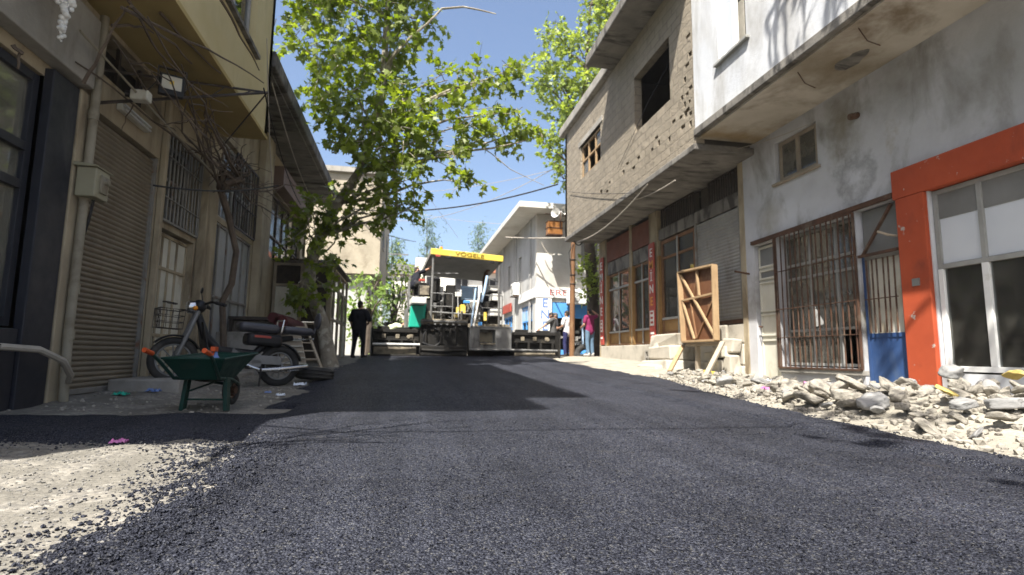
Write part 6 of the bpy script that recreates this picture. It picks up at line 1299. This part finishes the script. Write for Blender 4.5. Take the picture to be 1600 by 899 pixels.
# ------------------------------------------------------------------ wheelbarrow (local y forward)
wd = Vector((0.14, 0.99)).normalized()
wh = thing('wheelbarrow', 'dark green wheelbarrow with orange grips standing on the asphalt edge by the shutter', 'wheelbarrow', (-1.83, 5.6, 0.055), math.atan2(-wd.x, wd.y))
wh.scale = (0.8, 0.8, 0.85); W[wh.name] = W[wh.name] @ Matrix.Diagonal((0.8, 0.8, 0.85, 1))
def Qw(name, m, fn, parent=None, bevel=0.006, smooth=False):
    b = MB(); fn(b); return b.build(name, M[m], parent or wh, bevel=bevel, local=True, smooth=smooth, sharp=50)
def f(b):       # open tray: outer and inner skins
    top = [(-0.34, -0.36), (0.34, -0.36), (0.30, 0.62), (-0.30, 0.62)]; bot = [(-0.2, -0.2), (0.2, -0.2), (0.17, 0.3), (-0.17, 0.3)]
    zt = [0.56, 0.56, 0.62, 0.62]; zb = 0.34; e = 0.012
    T = [b.bm.verts.new((x, y, z)) for (x, y), z in zip(top, zt)]; B0 = [b.bm.verts.new((x, y, zb)) for x, y in bot]
    T2_ = [b.bm.verts.new((x * .95, y * .965, z)) for (x, y), z in zip(top, zt)]; B2 = [b.bm.verts.new((x * .95, y * .965, zb + e)) for x, y in bot]
    for i in range(4):
        j = (i + 1) % 4; b.bm.faces.new((T[i], T[j], B0[j], B0[i])); b.bm.faces.new((T2_[j], T2_[i], B2[i], B2[j])); b.bm.faces.new((T[j], T[i], T2_[i], T2_[j]))
    b.bm.faces.new(B0); b.bm.faces.new(list(reversed(B2)))
Qw('tray', 'barrow_green', f)
Qw('rim', 'barrow_green', lambda b: b.tube([(-0.34, -0.36, 0.565), (0.34, -0.36, 0.565), (0.30, 0.62, 0.625), (-0.30, 0.62, 0.625), (-0.34, -0.36, 0.565)], 0.014, 6))
for s in (-1, 1):
    Qw('handle', 'barrow_green', lambda b: b.tube([(s * 0.09, 0.62, 0.26), (s * 0.19, 0.2, 0.33), (s * 0.25, -0.25, 0.36), (s * 0.29, -0.5, 0.55), (s * 0.3, -0.62, 0.62)], 0.019, 8), None, 0, True)
    Qw('grip', 'orange_rubber', lambda b: b.tube([(s * 0.3, -0.6, 0.615), (s * 0.305, -0.74, 0.65)], [0.024, 0.026], 10), None, 0, True)
    Qw('leg', 'barrow_green', lambda b: (b.bar((s * 0.22, 0.0, 0.36), (s * 0.25, -0.02, 0.0), 0.09, 0.045, (1, 0, 0)),))
Qw('strut', 'barrow_green', lambda b: (b.tube([(0.22, -0.02, 0.2), (0.1, 0.45, 0.3)], 0.012, 6), b.tube([(-0.22, -0.02, 0.2), (-0.1, 0.45, 0.3)], 0.012, 6), b.tube([(-0.24, 0, 0.12), (0.24, 0, 0.12)], 0.012, 6)))
wheel(wh, 'wheel', (0, 0.62, 0.19), 0.19, 0.045, (1, 0, 0), 'rust', 4)
T = W[wh.name]
bo = thing('spray_bottle', 'blue plastic bottle lying in the green wheelbarrow tray', 'bottle', T @ Vector((0.08, -0.04, 0.37)))
b = MB(); b.tube([(0, 0, 0), (0, 0, 0.02), (0, 0, 0.16), (0.0, 0, 0.2), (0, 0, 0.23)], [0.045, 0.05, 0.05, 0.025, 0.02], 14); b.build('body', M['blue_plastic'], bo, smooth=True, local=True)
b = MB(); b.box(-0.02, 0.02, -0.07, 0.025, 0.232, 0.275); b.tube([(0, -0.02, 0.235), (0, -0.06, 0.19)], 0.008, 6); b.build('trigger_cap', M['orange_rubber'], bo, bevel=0.008, local=True)
b = MB(); TT = T @ Matrix.Translation((-0.04, 0.15, 0.36)); rr = random.Random(3)
for k in range(9): c = TT @ Vector((rr.uniform(-.12, .12), rr.uniform(-.2, .2), 0.03)); b.ball(c, (0.09, 0.11, 0.07), 8)
single(b, 'tar_heap', 'dark heap of leftover asphalt inside the green wheelbarrow', 'asphalt heap', M['machine_black'], TT.to_translation(), smooth=True)

# ------------------------------------------------------------------ clutter between the moped and the plane tree
bn = thing('covered_bench', 'low dark stall with dull red cover behind the moped', 'stall', (-2.9, 11.4, 0.2))
b = MB(); b.box(-3.3, -2.35, 10.9, 12.5, 1.2, 1.26)
for y in (10.92, 12.42):
    for x in (-3.28, -2.42): b.box(x, x + 0.06, y, y + 0.06, 0.2, 1.2)
b.box(-3.3, -2.4, 10.92, 12.46, 0.65, 0.7); b.build('frame', M['dark_iron'], bn)
b = MB(); b.tube([(-2.36, 10.85, 1.16), (-2.36, 12.55, 1.16)], 0.13, 10); b.tube([(-2.5, 10.85, 1.25), (-2.5, 12.55, 1.25)], 0.1, 10); b.build('cover', M['red_cloth'], bn, smooth=True)
b = MB(); b.box(-3.25, -2.5, 10.98, 11.02, 0.72, 1.18); b.box(-2.9, -2.5, 10.93, 10.96, 0.95, 1.1); b.build('panel', M['interior'], bn)
b = MB(); b.box(-3.3, -2.5, 10.3, 10.42, 0.2, 0.95); single(b, 'low_wall', 'low grey plastered wall stub behind the moped handlebars', 'low wall', M['concrete'], (-2.9, 10.36, 0.2), bevel=0.02)
bd = thing('leaning_board', 'pale dirty louvred board leaning beside the ladder', 'board', (-2.05, 10.9, 0.2))
b = MB(); p0, u_, v_ = Vector((-2.35, 11.0, 0.22)), Vector((0.52, -0.12, 0)), Vector((-0.22, 0.28, 0.72))
b.prism([(0, 0), (1, 0), (1, 1), (0, 1)], p0, u_, v_, 0.03); b.build('board', M['grey_wood'], bd)
b = MB()
for k in range(6): a = p0 + v_ * (0.1 + 0.15 * k) - Vector((0, 0.03, 0)); b.bar(a, a + u_, 0.04, 0.02)
b.build('slat', M['off_white'], bd)
la = thing('ladder', 'short pale wooden ladder leaning against the clutter by the plane tree', 'ladder', (-1.8, 11.6, 0.25))
b = MB(); A0, A1 = Vector((-1.62, 11.3, 0.22)), Vector((-2.12, 11.85, 1.22)); w_ = Vector((0.0, 0.5, 0)); w_ = Vector((-0.32, -0.28, 0))
for o_ in (Vector((0, 0, 0)), w_): b.bar(A0 + o_, A1 + o_, 0.05, 0.03)
b.build('rail', M['grey_wood'], la)
b = MB()
for k in range(6): p = A0.lerp(A1, 0.1 + 0.16 * k); b.bar(p, p + w_, 0.035, 0.025)
b.build('rung', M['grey_wood'], la)
def tyre(label, c, ax, R, r):
    t = MB(); t.torus(c, ax, R - r, r, 36, 12); c = Vector(c); a = Vector(ax).normalized()
    for k in range(3): t.torus(c + a * (k - 1) * r * 0.5, ax, R - 0.004, 0.012, 36, 5)
    return single(t, 'tyre', label, 'tyre', M['rubber'], c - Vector((0, 0, r)), smooth=True)
tyre('worn black tyre lying flat on the dirt behind the moped wheel', (-1.42, 9.0, 0.28), (0.08, 0.05, 1), 0.3, 0.1)
tyre('dusty grey tyre leaning on the ground between the two men by the pole', (6.45, 19.6, 0.75), (-0.55, -0.5, 0.65), 0.36, 0.11)

# ------------------------------------------------------------------ rubble
CH = []
for v in range(16):
    r = random.Random(70 + v); bm = bmesh.new(); bmesh.ops.create_icosphere(bm, subdivisions=4, radius=1.0); pls = []
    for k in range(r.randrange(6, 11)):
        n = Vector((r.gauss(0, 1), r.gauss(0, 1), r.gauss(0, 1))).normalized(); pls.append((n, r.uniform(0.26, 0.5)))
    for n in ((0, 0, 1), (0, 0, -1)): pls.append((Vector(n), r.uniform(0.13, 0.28)))
    for n in ((1, 0, 0), (-1, 0, 0), (0, 1, 0), (0, -1, 0)): pls.append((Vector(n), r.uniform(0.4, 0.6)))
    p_ = r.choice((24, 40, 60))
    for q in bm.verts:
        d = q.co.normalized(); t = sum((max(0.0, d.dot(n)) / h) ** p_ for n, h in pls) ** (-1 / p_)
        q.co = d * t; w = q.co * 5 + Vector((v * 3, 0, 0)); q.co += d * (0.045 * noise.noise(w * 0.7) + 0.03 * noise.noise(w * 1.9) + 0.022 * noise.noise(w * 4.3))
    me = bpy.data.meshes.new('rubble_chunk'); bm.to_mesh(me); bm.free()
    for q in me.polygons: q.use_smooth = True
    CH.append(me)
CM2 = {}
def chunk_mesh(i, m):
    if (i, m) not in CM2: me = CH[i].copy(); me.materials.clear(); me.materials.append(M[m]); CM2[(i, m)] = me
    return CM2[(i, m)]
def chunk(x, y, s, m, label, group, dz=0.0, rot=None, i=None, sc=(1, 1, 1)):
    s *= 0.72; me = chunk_mesh(rr.randrange(16) if i is None else i, m); o = bpy.data.objects.new('rubble_chunk', me); COL.objects.link(o)
    o.location = (x, y, gz(x, y) + s * 0.12 + dz); q_ = rr.uniform(0.55, 1.0); o.scale = (s * sc[0] * rr.uniform(0.9, 1.35), s * sc[1], s * sc[2] * q_); o.rotation_euler = rot or (rr.uniform(-.7, .7), rr.uniform(-.7, .7), rr.uniform(0, 6.3))
    return tag(o, label, 'rubble', group)
rr = random.Random(42); used = []
def place(n, sz, m, lab, grp, dz):
    k = 0
    while k < n:
        y = rr.uniform(3.2, 10.3); x = rr.uniform(edge_right(y) + 0.3, 6.55); s = rr.uniform(*sz)
        if y > 9.2 and s > 0.2: continue
        if mound(x, y) < 0.05 and rr.random() < 0.55 and s > 0.15: continue
        if any((x - a) ** 2 + (y - c) ** 2 < (0.33 * (s + t)) ** 2 for a, c, t in used) and rr.random() < 0.9: continue
        used.append((x, y, s)); chunk(x, y, s, m, lab, grp, rr.uniform(0, dz)); k += 1
chunk(5.55, 4.75, 0.5, 'grey_stone', 'large dark grey concrete slab lying on top of the rubble before the dark shop window', None, 0.16, (0.15, -0.2, 0.7), 3, (1, .75, .7)); used.append((5.55, 4.75, .6))
chunk(4.62, 4.0, 0.34, 'yellow_stone', 'mustard yellow broken tile lying on the near rubble', None, 0.08, (0.6, 0.2, 0.3), 6, (1, .8, .5)); used.append((4.62, 4.0, .3))
chunk(5.75, 4.3, 0.24, 'yellow_stone', 'mustard jagged lump sticking out of the rubble below the window', None, 0.18, (0.7, 0.4, 1.2), 0, (1, .6, .5)); used.append((5.75, 4.3, .3))
chunk(4.6, 3.55, 0.5, 'grey_stone', 'long flat grey slab at the road side of the rubble', None, 0.03, (0.05, 0.1, 2.3), 9, (1.1, .45, .5)); used.append((4.6, 3.55, .5))
place(40, (0.24, 0.42), 'pale_stone', 'pale broken concrete lump among the rubble along the kerb', 'large pale rubble lumps along the right kerb', 0.1)
place(14, (0.2, 0.34), 'grey_stone', 'dark grey broken concrete lump among the rubble along the kerb', 'dark grey rubble lumps along the right kerb', 0.12)
place(188, (0.11, 0.27), 'pale_stone', 'small pale rubble stone in the heap along the kerb', 'small pale rubble stones along the right kerb', 0.08)
place(45, (0.09, 0.2), 'grey_stone', 'small dark rubble stone in the heap along the kerb', 'small dark rubble stones along the right kerb', 0.08)
# litter
def litter(name, label, x, y, s, m, dz=0.03, seed=0, ground=None):
    b = MB(); r = random.Random(seed); z = (ground if ground is not None else gz(x, y)) + dz
    bmesh.ops.create_grid(b.bm, x_segments=9, y_segments=7, size=0.5)
    for q in b.bm.verts: q.co = Vector((q.co.x * s + x, q.co.y * s * 0.7 + y, z + 0.45 * s * abs(noise.noise(q.co * 4 + Vector((seed, 0, 0))))))
    geom = bmesh.ops.solidify(b.bm, geom=list(b.bm.faces), thickness=0.004)
    return single(b, name, label, 'litter', M[m], (x, y, z), smooth=True, sharp=70)
def road_top(x, y): return max(gz(x, y), road_z(x, y))
litter('plastic_bag', 'crumpled white and blue plastic bag on the rubble before the narrow door', 5.55, 7.6, 0.22, 'bag_white', 0.08, 1)
litter('plastic_bag', 'crumpled pink plastic bag amid the middle of the rubble', 5.4, 6.55, 0.22, 'pink', 0.1, 2)
litter('cloth_scrap', 'pink cloth scrap at the road side of the rubble', 4.75, 6.6, 0.18, 'pink', 0.07, 3)
litter('plastic_bag', 'pale lilac bag next to the pink plastic bag', 5.2, 6.2, 0.2, 'bag_white', 0.1, 4)
litter('wrapper', 'pink wrapper lying on the edge of the dark asphalt strip', -1.78, 3.95, 0.09, 'pink', 0.012, 5, road_top(-1.78, 3.95))
litter('wrapper', 'teal wrapper on the dirt at the foot of the roller shutter', -3.0, 6.6, 0.14, 'teal', 0.01, 6)
litter('wrapper', 'blue wrapper on the dirt below the roller shutter', -2.85, 7.0, 0.14, 'blue_plastic', 0.01, 7)
litter('wrapper', 'white crumpled paper between the wheelbarrow wheel and the asphalt edge', -1.45, 6.9, 0.1, 'bag_white', 0.01, 8)
litter('wrapper', 'pale blue wrapper beside the flat tyre', -1.5, 8.35, 0.16, 'bag_white', 0.01, 9)
litter('wrapper', 'tiny blue scrap on the dirt by the wheelbarrow wheel', -1.66, 7.2, 0.07, 'blue_plastic', 0.01, 10)
b = MB(); b.bar((6.2, 10.9, gz(6.2, 10.9) + .03), (6.1, 10.2, gz(6.1, 10.2) + .03), 0.09, 0.05); single(b, 'timber_offcut', 'bright yellow timber offcut on the ground under the hatch', 'timber', M['yellow'], (6.15, 10.5, 0.2))
# loose stones: nobody could count these
def pebbles(name, label, n, xy, s0, s1, m, seed):
    r = np.random.RandomState(seed); V = []; F = []; k = 0
    ico = [(0, 0, 1), (.89, 0, .45), (.28, .85, .45), (-.72, .53, .45), (-.72, -.53, .45), (.28, -.85, .45), (.72, .53, -.45), (-.28, .85, -.45), (-.89, 0, -.45), (-.28, -.85, -.45), (.72, -.53, -.45), (0, 0, -1)]
    fc = [(0, 1, 2), (0, 2, 3), (0, 3, 4), (0, 4, 5), (0, 5, 1), (1, 6, 2), (2, 7, 3), (3, 8, 4), (4, 9, 5), (5, 10, 1), (6, 7, 2), (7, 8, 3), (8, 9, 4), (9, 10, 5), (10, 6, 1), (11, 7, 6), (11, 8, 7), (11, 9, 8), (11, 10, 9), (11, 6, 10)]
    ico = np.array(ico)
    for _ in range(n):
        p = xy(r)
        if p is None: continue
        s = s0 + (s1 - s0) * r.uniform() ** 2.5; a = r.uniform(0, 6.28); c_, s_ = math.cos(a), math.sin(a)
        q = ico * (1 + r.uniform(-.3, .3, (12, 1))) * np.array((1, r.uniform(.55, 1), r.uniform(.45, .8))) * s
        q = np.stack([q[:, 0] * c_ - q[:, 1] * s_, q[:, 0] * s_ + q[:, 1] * c_, q[:, 2]], 1) + np.array((p[0], p[1], road_top(p[0], p[1]) + s * 0.25))
        V.append(q); F += [tuple(i + k for i in t) for t in fc]; k += 12
    o = np_mesh(name, np.concatenate(V).tolist(), F, m); tag(o, label, 'gravel', None, 'stuff'); return o
def edge_pick(r):
    y = r.uniform(1.3, 4.1); d = r.normal() * (0.16 + 0.22 * max(0, 2.3 - y)) + 0.04
    return (edge_left(y) + 0.05 + d, y) if y < 3.9 else (r.uniform(-3.3, -1.1), 3.9 + r.normal() * 0.12)
pebbles('asphalt_crumbs', 'loose black asphalt crumbs scattered along the ragged road edge', 7500, edge_pick, 0.003, 0.012, M['asphalt'], 1)
pebbles('gravel', 'small grey stones scattered over the bare sunlit dirt', 7000, lambda r: (r.uniform(-3.3, -0.9), r.uniform(1.4, 4.0)), 0.002, 0.010, M['pebble_stone'], 2)
pebbles('rubble_gravel', 'fine broken stone between the rubble lumps on the pavement', 6000, lambda r: (lambda y: (edge_right(y) + 0.15 + (6.6 - edge_right(y) - .15) * r.uniform(), y))(r.uniform(2.6, 11)), 0.006, 0.05, M['pale_stone'], 3)
pebbles('asphalt_crumbs', 'loose black asphalt crumbs along the edge next to the rubble', 1500, lambda r: (lambda y: (edge_right(y) + r.normal() * 0.12, y))(r.uniform(2, 12)), 0.005, 0.016, M['asphalt'], 4)
pebbles('asphalt_aggregate', 'stone chips standing up from the rough fresh asphalt near the viewer', 19000, lambda r: (lambda y: (r.uniform(max(-1.0, edge_left(y) + .1), min(0.75 * y + 1.2, edge_right(y) - .05)), y))(1.1 + 3.4 * r.uniform() ** 1.6), 0.0025, 0.007, M['asphalt'], 6)
pebbles('dirt_gravel', 'small stones scattered on the shaded dirt by the shop fronts', 1200, lambda r: (r.uniform(-3.3, -1.4), r.uniform(5.3, 13)), 0.005, 0.025, M['pale_stone'], 5)
# ------------------------------------------------------------------ people
def remesh(mb, name, m, parent, vox, smooth_it=3):
    me = bpy.data.meshes.new(name); mb.bm.to_mesh(me); mb.bm.free(); o = bpy.data.objects.new('tmp', me); COL.objects.link(o)
    r = o.modifiers.new('r', 'REMESH'); r.mode = 'VOXEL'; r.voxel_size = vox; s = o.modifiers.new('s', 'SMOOTH'); s.factor = 0.5; s.iterations = smooth_it
    dg = bpy.context.evaluated_depsgraph_get(); out = bpy.data.meshes.new_from_object(o.evaluated_get(dg)); bpy.data.objects.remove(o)
    for p in out.polygons: p.use_smooth = True
    out.materials.clear(); out.materials.append(m); out.name = name
    q = bpy.data.objects.new(name, out); return link(q, parent)
def cap(b, p, q, r0, r1, n=10):
    b.tube([p, q], [r0, r1], n); b.ball(p, r0, n); b.ball(q, r1, n)
def chain(b, pts, rs):
    for i in range(len(pts) - 1): cap(b, pts[i], pts[i + 1], rs[i], rs[i + 1])
STAND = dict(head=(0, 0.02, 1.63), neck=(0, 0, 1.48), chest=(0, 0, 1.30), waist=(0, 0, 1.08), hip=(0, 0, 0.96),
             sl=(-0.19, 0, 1.42), sr=(0.19, 0, 1.42), el=(-0.26, -0.03, 1.14), er=(0.26, -0.03, 1.14), wl=(-0.27, 0.07, 0.90), wr=(0.27, 0.07, 0.90), hl=(-0.27, 0.11, 0.80), hr=(0.27, 0.11, 0.80),
             kl=(-0.11, 0.02, 0.50), kr=(0.11, 0.02, 0.50), al=(-0.12, -0.02, 0.09), ar=(0.12, -0.02, 0.09), tl=(-0.14, 0.15, 0.04), tr=(0.14, 0.15, 0.04), jl=(-0.095, 0, 0.92), jr=(0.095, 0, 0.92))
def person(label, loc, rz, shirt, trousers, shoe='shoe', pose=None, hair='hair', stout=1.0, sleeve=0.75, capwear=None, scale=1.0):
    P = {k: Vector(v) * scale for k, v in {**STAND, **(pose or {})}.items()}
    t = thing('person', label, 'person', loc, rz, None); S = stout; k_ = scale
    b = MB(); H = P['head']; up = (H - P['neck']).normalized()
    b.ball(H + up * 0.02, (0.076 * k_, 0.095 * k_, 0.115 * k_), 16); b.ball(H + Vector((0, 0.045, -0.055)), (0.055, 0.05, 0.06), 10); b.ball(H + Vector((0, 0.105, -0.01)), (0.014, 0.022, 0.026), 8)
    for s in (-1, 1): b.ball(H + Vector((s * 0.08, -0.005, 0)), (0.012, 0.025, 0.034), 8)
    cap(b, P['neck'] - up * 0.05, H - up * 0.06, 0.058, 0.052)
    torso = [(P['neck'] - up * 0.04, 0.075), (P['chest'], 0.125 * S), (P['waist'], 0.115 * S), (P['hip'], 0.125 * S)]
    side = (P['sr'] - P['sl']).normalized()
    def trunk(bb, g):
        for (p, r0), (q, r1) in zip(torso, torso[1:]):
            for o_ in (-0.055, 0.055): cap(bb, p + side * o_ * S, q + side * o_ * S, r0 * 0.86 + g, r1 * 0.86 + g, 12)
        cap(bb, P['sl'] * .86 + P['sr'] * .14, P['sr'] * .86 + P['sl'] * .14, 0.07 + g, 0.07 + g, 12)
    trunk(b, 0)
    for s in 'lr':
        chain(b, [P['s' + s], P['e' + s], P['w' + s]], [0.056 * S, 0.042, 0.029]); chain(b, [P['j' + s], P['k' + s], P['a' + s]], [0.088 * S, 0.058, 0.04]); cap(b, P['a' + s] - Vector((0, 0.02, 0.03)), P['t' + s], 0.04, 0.032)
        w, h = P['w' + s], P['h' + s]; d = (h - w).normalized(); sd = 1 if s == 'r' else -1
        lat = d.cross(Vector((side.x * sd, side.y * sd, side.z * sd))); lat = lat.normalized() if lat.length > 1e-3 else Vector((0, 1, 0)); nrm = d.cross(lat)
        cap(b, w, w + d * 0.07, 0.028, 0.03)
        for i, (o_, L) in enumerate(((0.03, 0.085), (0.01, 0.095), (-0.01, 0.088), (-0.03, 0.07))):
            p0 = w + d * 0.08 + lat * o_; p1 = p0 + d * L * 0.55 + nrm * 0.006; p2 = p1 + d * L * 0.4 + nrm * 0.03; chain(b, [p0, p1, p2], [0.0115, 0.0105, 0.009])
        chain(b, [w + d * 0.03 + lat * 0.025, w + d * 0.075 + lat * 0.055 + nrm * 0.01, w + d * 0.105 + lat * 0.055 + nrm * 0.025], [0.013, 0.012, 0.010])
    body = remesh(b, 'body', M['skin'], t, 0.012)
    b = MB(); trunk(b, 0.017)
    cap(b, P['waist'], P['hip'] - Vector((0, 0, 0.05)), 0.12 * S + 0.02, 0.135 * S + 0.015, 14)
    for o_ in (-0.06, 0.06): cap(b, P['waist'] + side * o_, P['hip'] + side * o_ - Vector((0, 0, 0.03)), 0.11 * S + 0.012, 0.115 * S + 0.018, 12)
    for s in 'lr':
        e = P['s' + s].lerp(P['e' + s], sleeve); cap(b, P['s' + s], e, 0.056 * S + 0.022, 0.05 * S + 0.022)
    remesh(b, 'shirt', M[shirt], t, 0.016, 4)
    b = MB()
    for o_ in (-0.06, 0.06): cap(b, P['hip'] + side * o_ + Vector((0, 0, 0.03)), P['hip'] + side * o_ * 1.3 - Vector((0, 0, 0.06)), 0.108 * S + 0.008, 0.112 * S + 0.008, 12)
    for s in 'lr': chain(b, [P['j' + s], P['k' + s], P['a' + s] + (P['k' + s] - P['a' + s]) * 0.05], [0.095 * S + 0.01, 0.066 + 0.01, 0.052 + 0.012])
    remesh(b, 'trousers', M[trousers], t, 0.015, 4)
    for s in 'lr':
        b = MB(); cap(b, P['a' + s] - Vector((0, 0.03, 0.04)), P['t' + s], 0.05, 0.042); cap(b, P['a' + s] - Vector((0, 0.04, 0)), P['a' + s] + Vector((0, 0.02, -0.02)), 0.045, 0.045); remesh(b, 'shoe', M[shoe], t, 0.012)
    b = MB(); b.ball(H + up * 0.045 + Vector((0, -0.014, 0)), (0.086, 0.1, 0.095), 14); b.ball(H + Vector((0, -0.05, -0.03)), (0.072, 0.06, 0.07), 10)
    if capwear: b.tube([H + Vector((0, 0.04, 0.07)), H + Vector((0, 0.15, 0.055))], [0.075, 0.05], 10)
    remesh(b, 'cap' if capwear else 'hair', M[capwear or hair], t, 0.013)
    for s in (-1, 1):
        b = MB(); b.ball(H + Vector((s * 0.032, 0.088, 0.015)), 0.011, 8); b.build('eye', M['eye'], t, smooth=True, local=True)
    b = MB(); b.tube([H + Vector((-0.024, 0.09, -0.055)), H + Vector((0, 0.098, -0.056)), H + Vector((0.024, 0.09, -0.055))], 0.006, 6); b.build('mouth', M['lip'], t, smooth=True, local=True)
    return t
person('stout man in dark clothes standing in the shade beside the timber shed', (-1.5, 17.4, 0.46), R_(-25), 'cloth_black', 'cloth_black', 'shoe', dict(er=(0.33, 0.02, 1.16), wr=(0.2, 0.2, 1.06), hr=(0.1, 0.26, 1.06), el=(-0.31, 0.0, 1.16), al=(-0.17, -0.02, .09), ar=(0.17, -0.02, .09), tl=(-.2, .15, .04), tr=(.2, .15, .04), kl=(-.15, .02, .5), kr=(.15, .02, .5)), stout=1.35, sleeve=0.9)
person('man in white shirt and navy trousers watching the paver beside the pole', (5.98, 20.15, 0.57), R_(35), 'cloth_white', 'cloth_navy', 'shoe', dict(el=(-0.27, 0.02, 1.15), wl=(-0.2, 0.24, 1.08), hl=(-0.12, 0.33, 1.08), al=(-0.18, -0.05, .09), tl=(-.22, .12, .04), kl=(-.15, 0, .5), ar=(.13, .1, .09), tr=(.15, .27, .04), kr=(.12, .08, .5)), sleeve=0.7)
person('man in maroon shirt and blue jeans shading his eyes with his raised hand', (6.55, 19.15, 0.60), R_(22), 'cloth_maroon', 'cloth_jeans', 'shoe_pale', dict(er=(0.44, 0.06, 1.52), wr=(0.27, 0.16, 1.69), hr=(0.17, 0.2, 1.72), el=(-0.26, 0.02, 1.14), wl=(-0.22, 0.22, 1.05), hl=(-0.17, 0.3, 1.05), al=(-.1, -.02, .09), ar=(.12, .0, .09)), sleeve=0.65)
person('man in grey patterned shirt reaching over the end of the screed', (5.55, 20.6, 0.56), R_(60), 'cloth_grey', 'cloth_charcoal', 'shoe', dict(el=(-0.36, 0.18, 1.25), wl=(-0.5, 0.36, 1.08), hl=(-0.56, 0.43, 1.02), head=(0, .07, 1.6), er=(.28, .03, 1.15), wr=(.3, .12, .92), hr=(.3, .15, .83)), sleeve=0.8)
person('man in charcoal shirt and cap standing behind the grey shirted worker', (5.85, 21.3, 0.57), R_(80), 'cloth_charcoal', 'cloth_charcoal', 'shoe', None, sleeve=0.7, capwear='cloth_grey')
person('worker in pale hi-vis shirt bending down behind the left end of the screed', (-0.7, 20.6, 0.5), R_(-80), 'cloth_hivis', 'cloth_navy', 'shoe', dict(hip=(0, -0.05, .92), waist=(0, .06, 1.03), chest=(0, .24, 1.12), neck=(0, .40, 1.14), head=(0, .54, 1.15), sl=(-.19, .36, 1.1), sr=(.19, .36, 1.1), el=(-.22, .42, .84), er=(.22, .42, .84), wl=(-.18, .55, .64), wr=(.18, .55, .64), hl=(-.17, .59, .55), hr=(.17, .59, .55)), sleeve=0.6)
lp = W[pv.name] @ Vector((-1.62, 1.25, 1.725))
person('operator in black leaning out from the paver side, one arm on the canopy post', lp, R_(11 - 70), 'cloth_black', 'cloth_charcoal', 'shoe', dict(hip=(-0.02, -0.1, .9), waist=(-.06, -.06, 1.02), chest=(-.16, .05, 1.2), neck=(-.24, .1, 1.34), head=(-.3, .15, 1.46), sl=(-.34, .02, 1.2), sr=(-.02, .12, 1.34), er=(.25, .3, 1.46), wr=(.42, .42, 1.66), hr=(.47, .45, 1.75), el=(-.38, .2, 1.0), wl=(-.3, .36, .9), hl=(-.26, .42, .86)), sleeve=0.55)

# ------------------------------------------------------------------ dusty air over the street
hm = bpy.data.materials.new('dusty_air'); hm.use_nodes = True; hn = hm.node_tree; hn.nodes.clear()
ho = hn.nodes.new('ShaderNodeOutputMaterial'); hv = hn.nodes.new('ShaderNodeVolumePrincipled'); hv.inputs['Density'].default_value = 0.0005; hv.inputs['Color'].default_value = (0.92, 0.93, 0.95, 1); hv.inputs['Anisotropy'].default_value = 0.3
hn.links.new(hv.outputs[0], ho.inputs['Volume'])
b = MB(); b.box(-420, 420, -80, 440, -1.6, 24.0); hz_ = b.build('haze', hm); hz_['kind'] = 'stuff'; hz_['label'] = 'thin pale dust haze hanging over the street'
scene.cycles.volume_bounces = 0; scene.cycles.volume_step_rate = 4.0
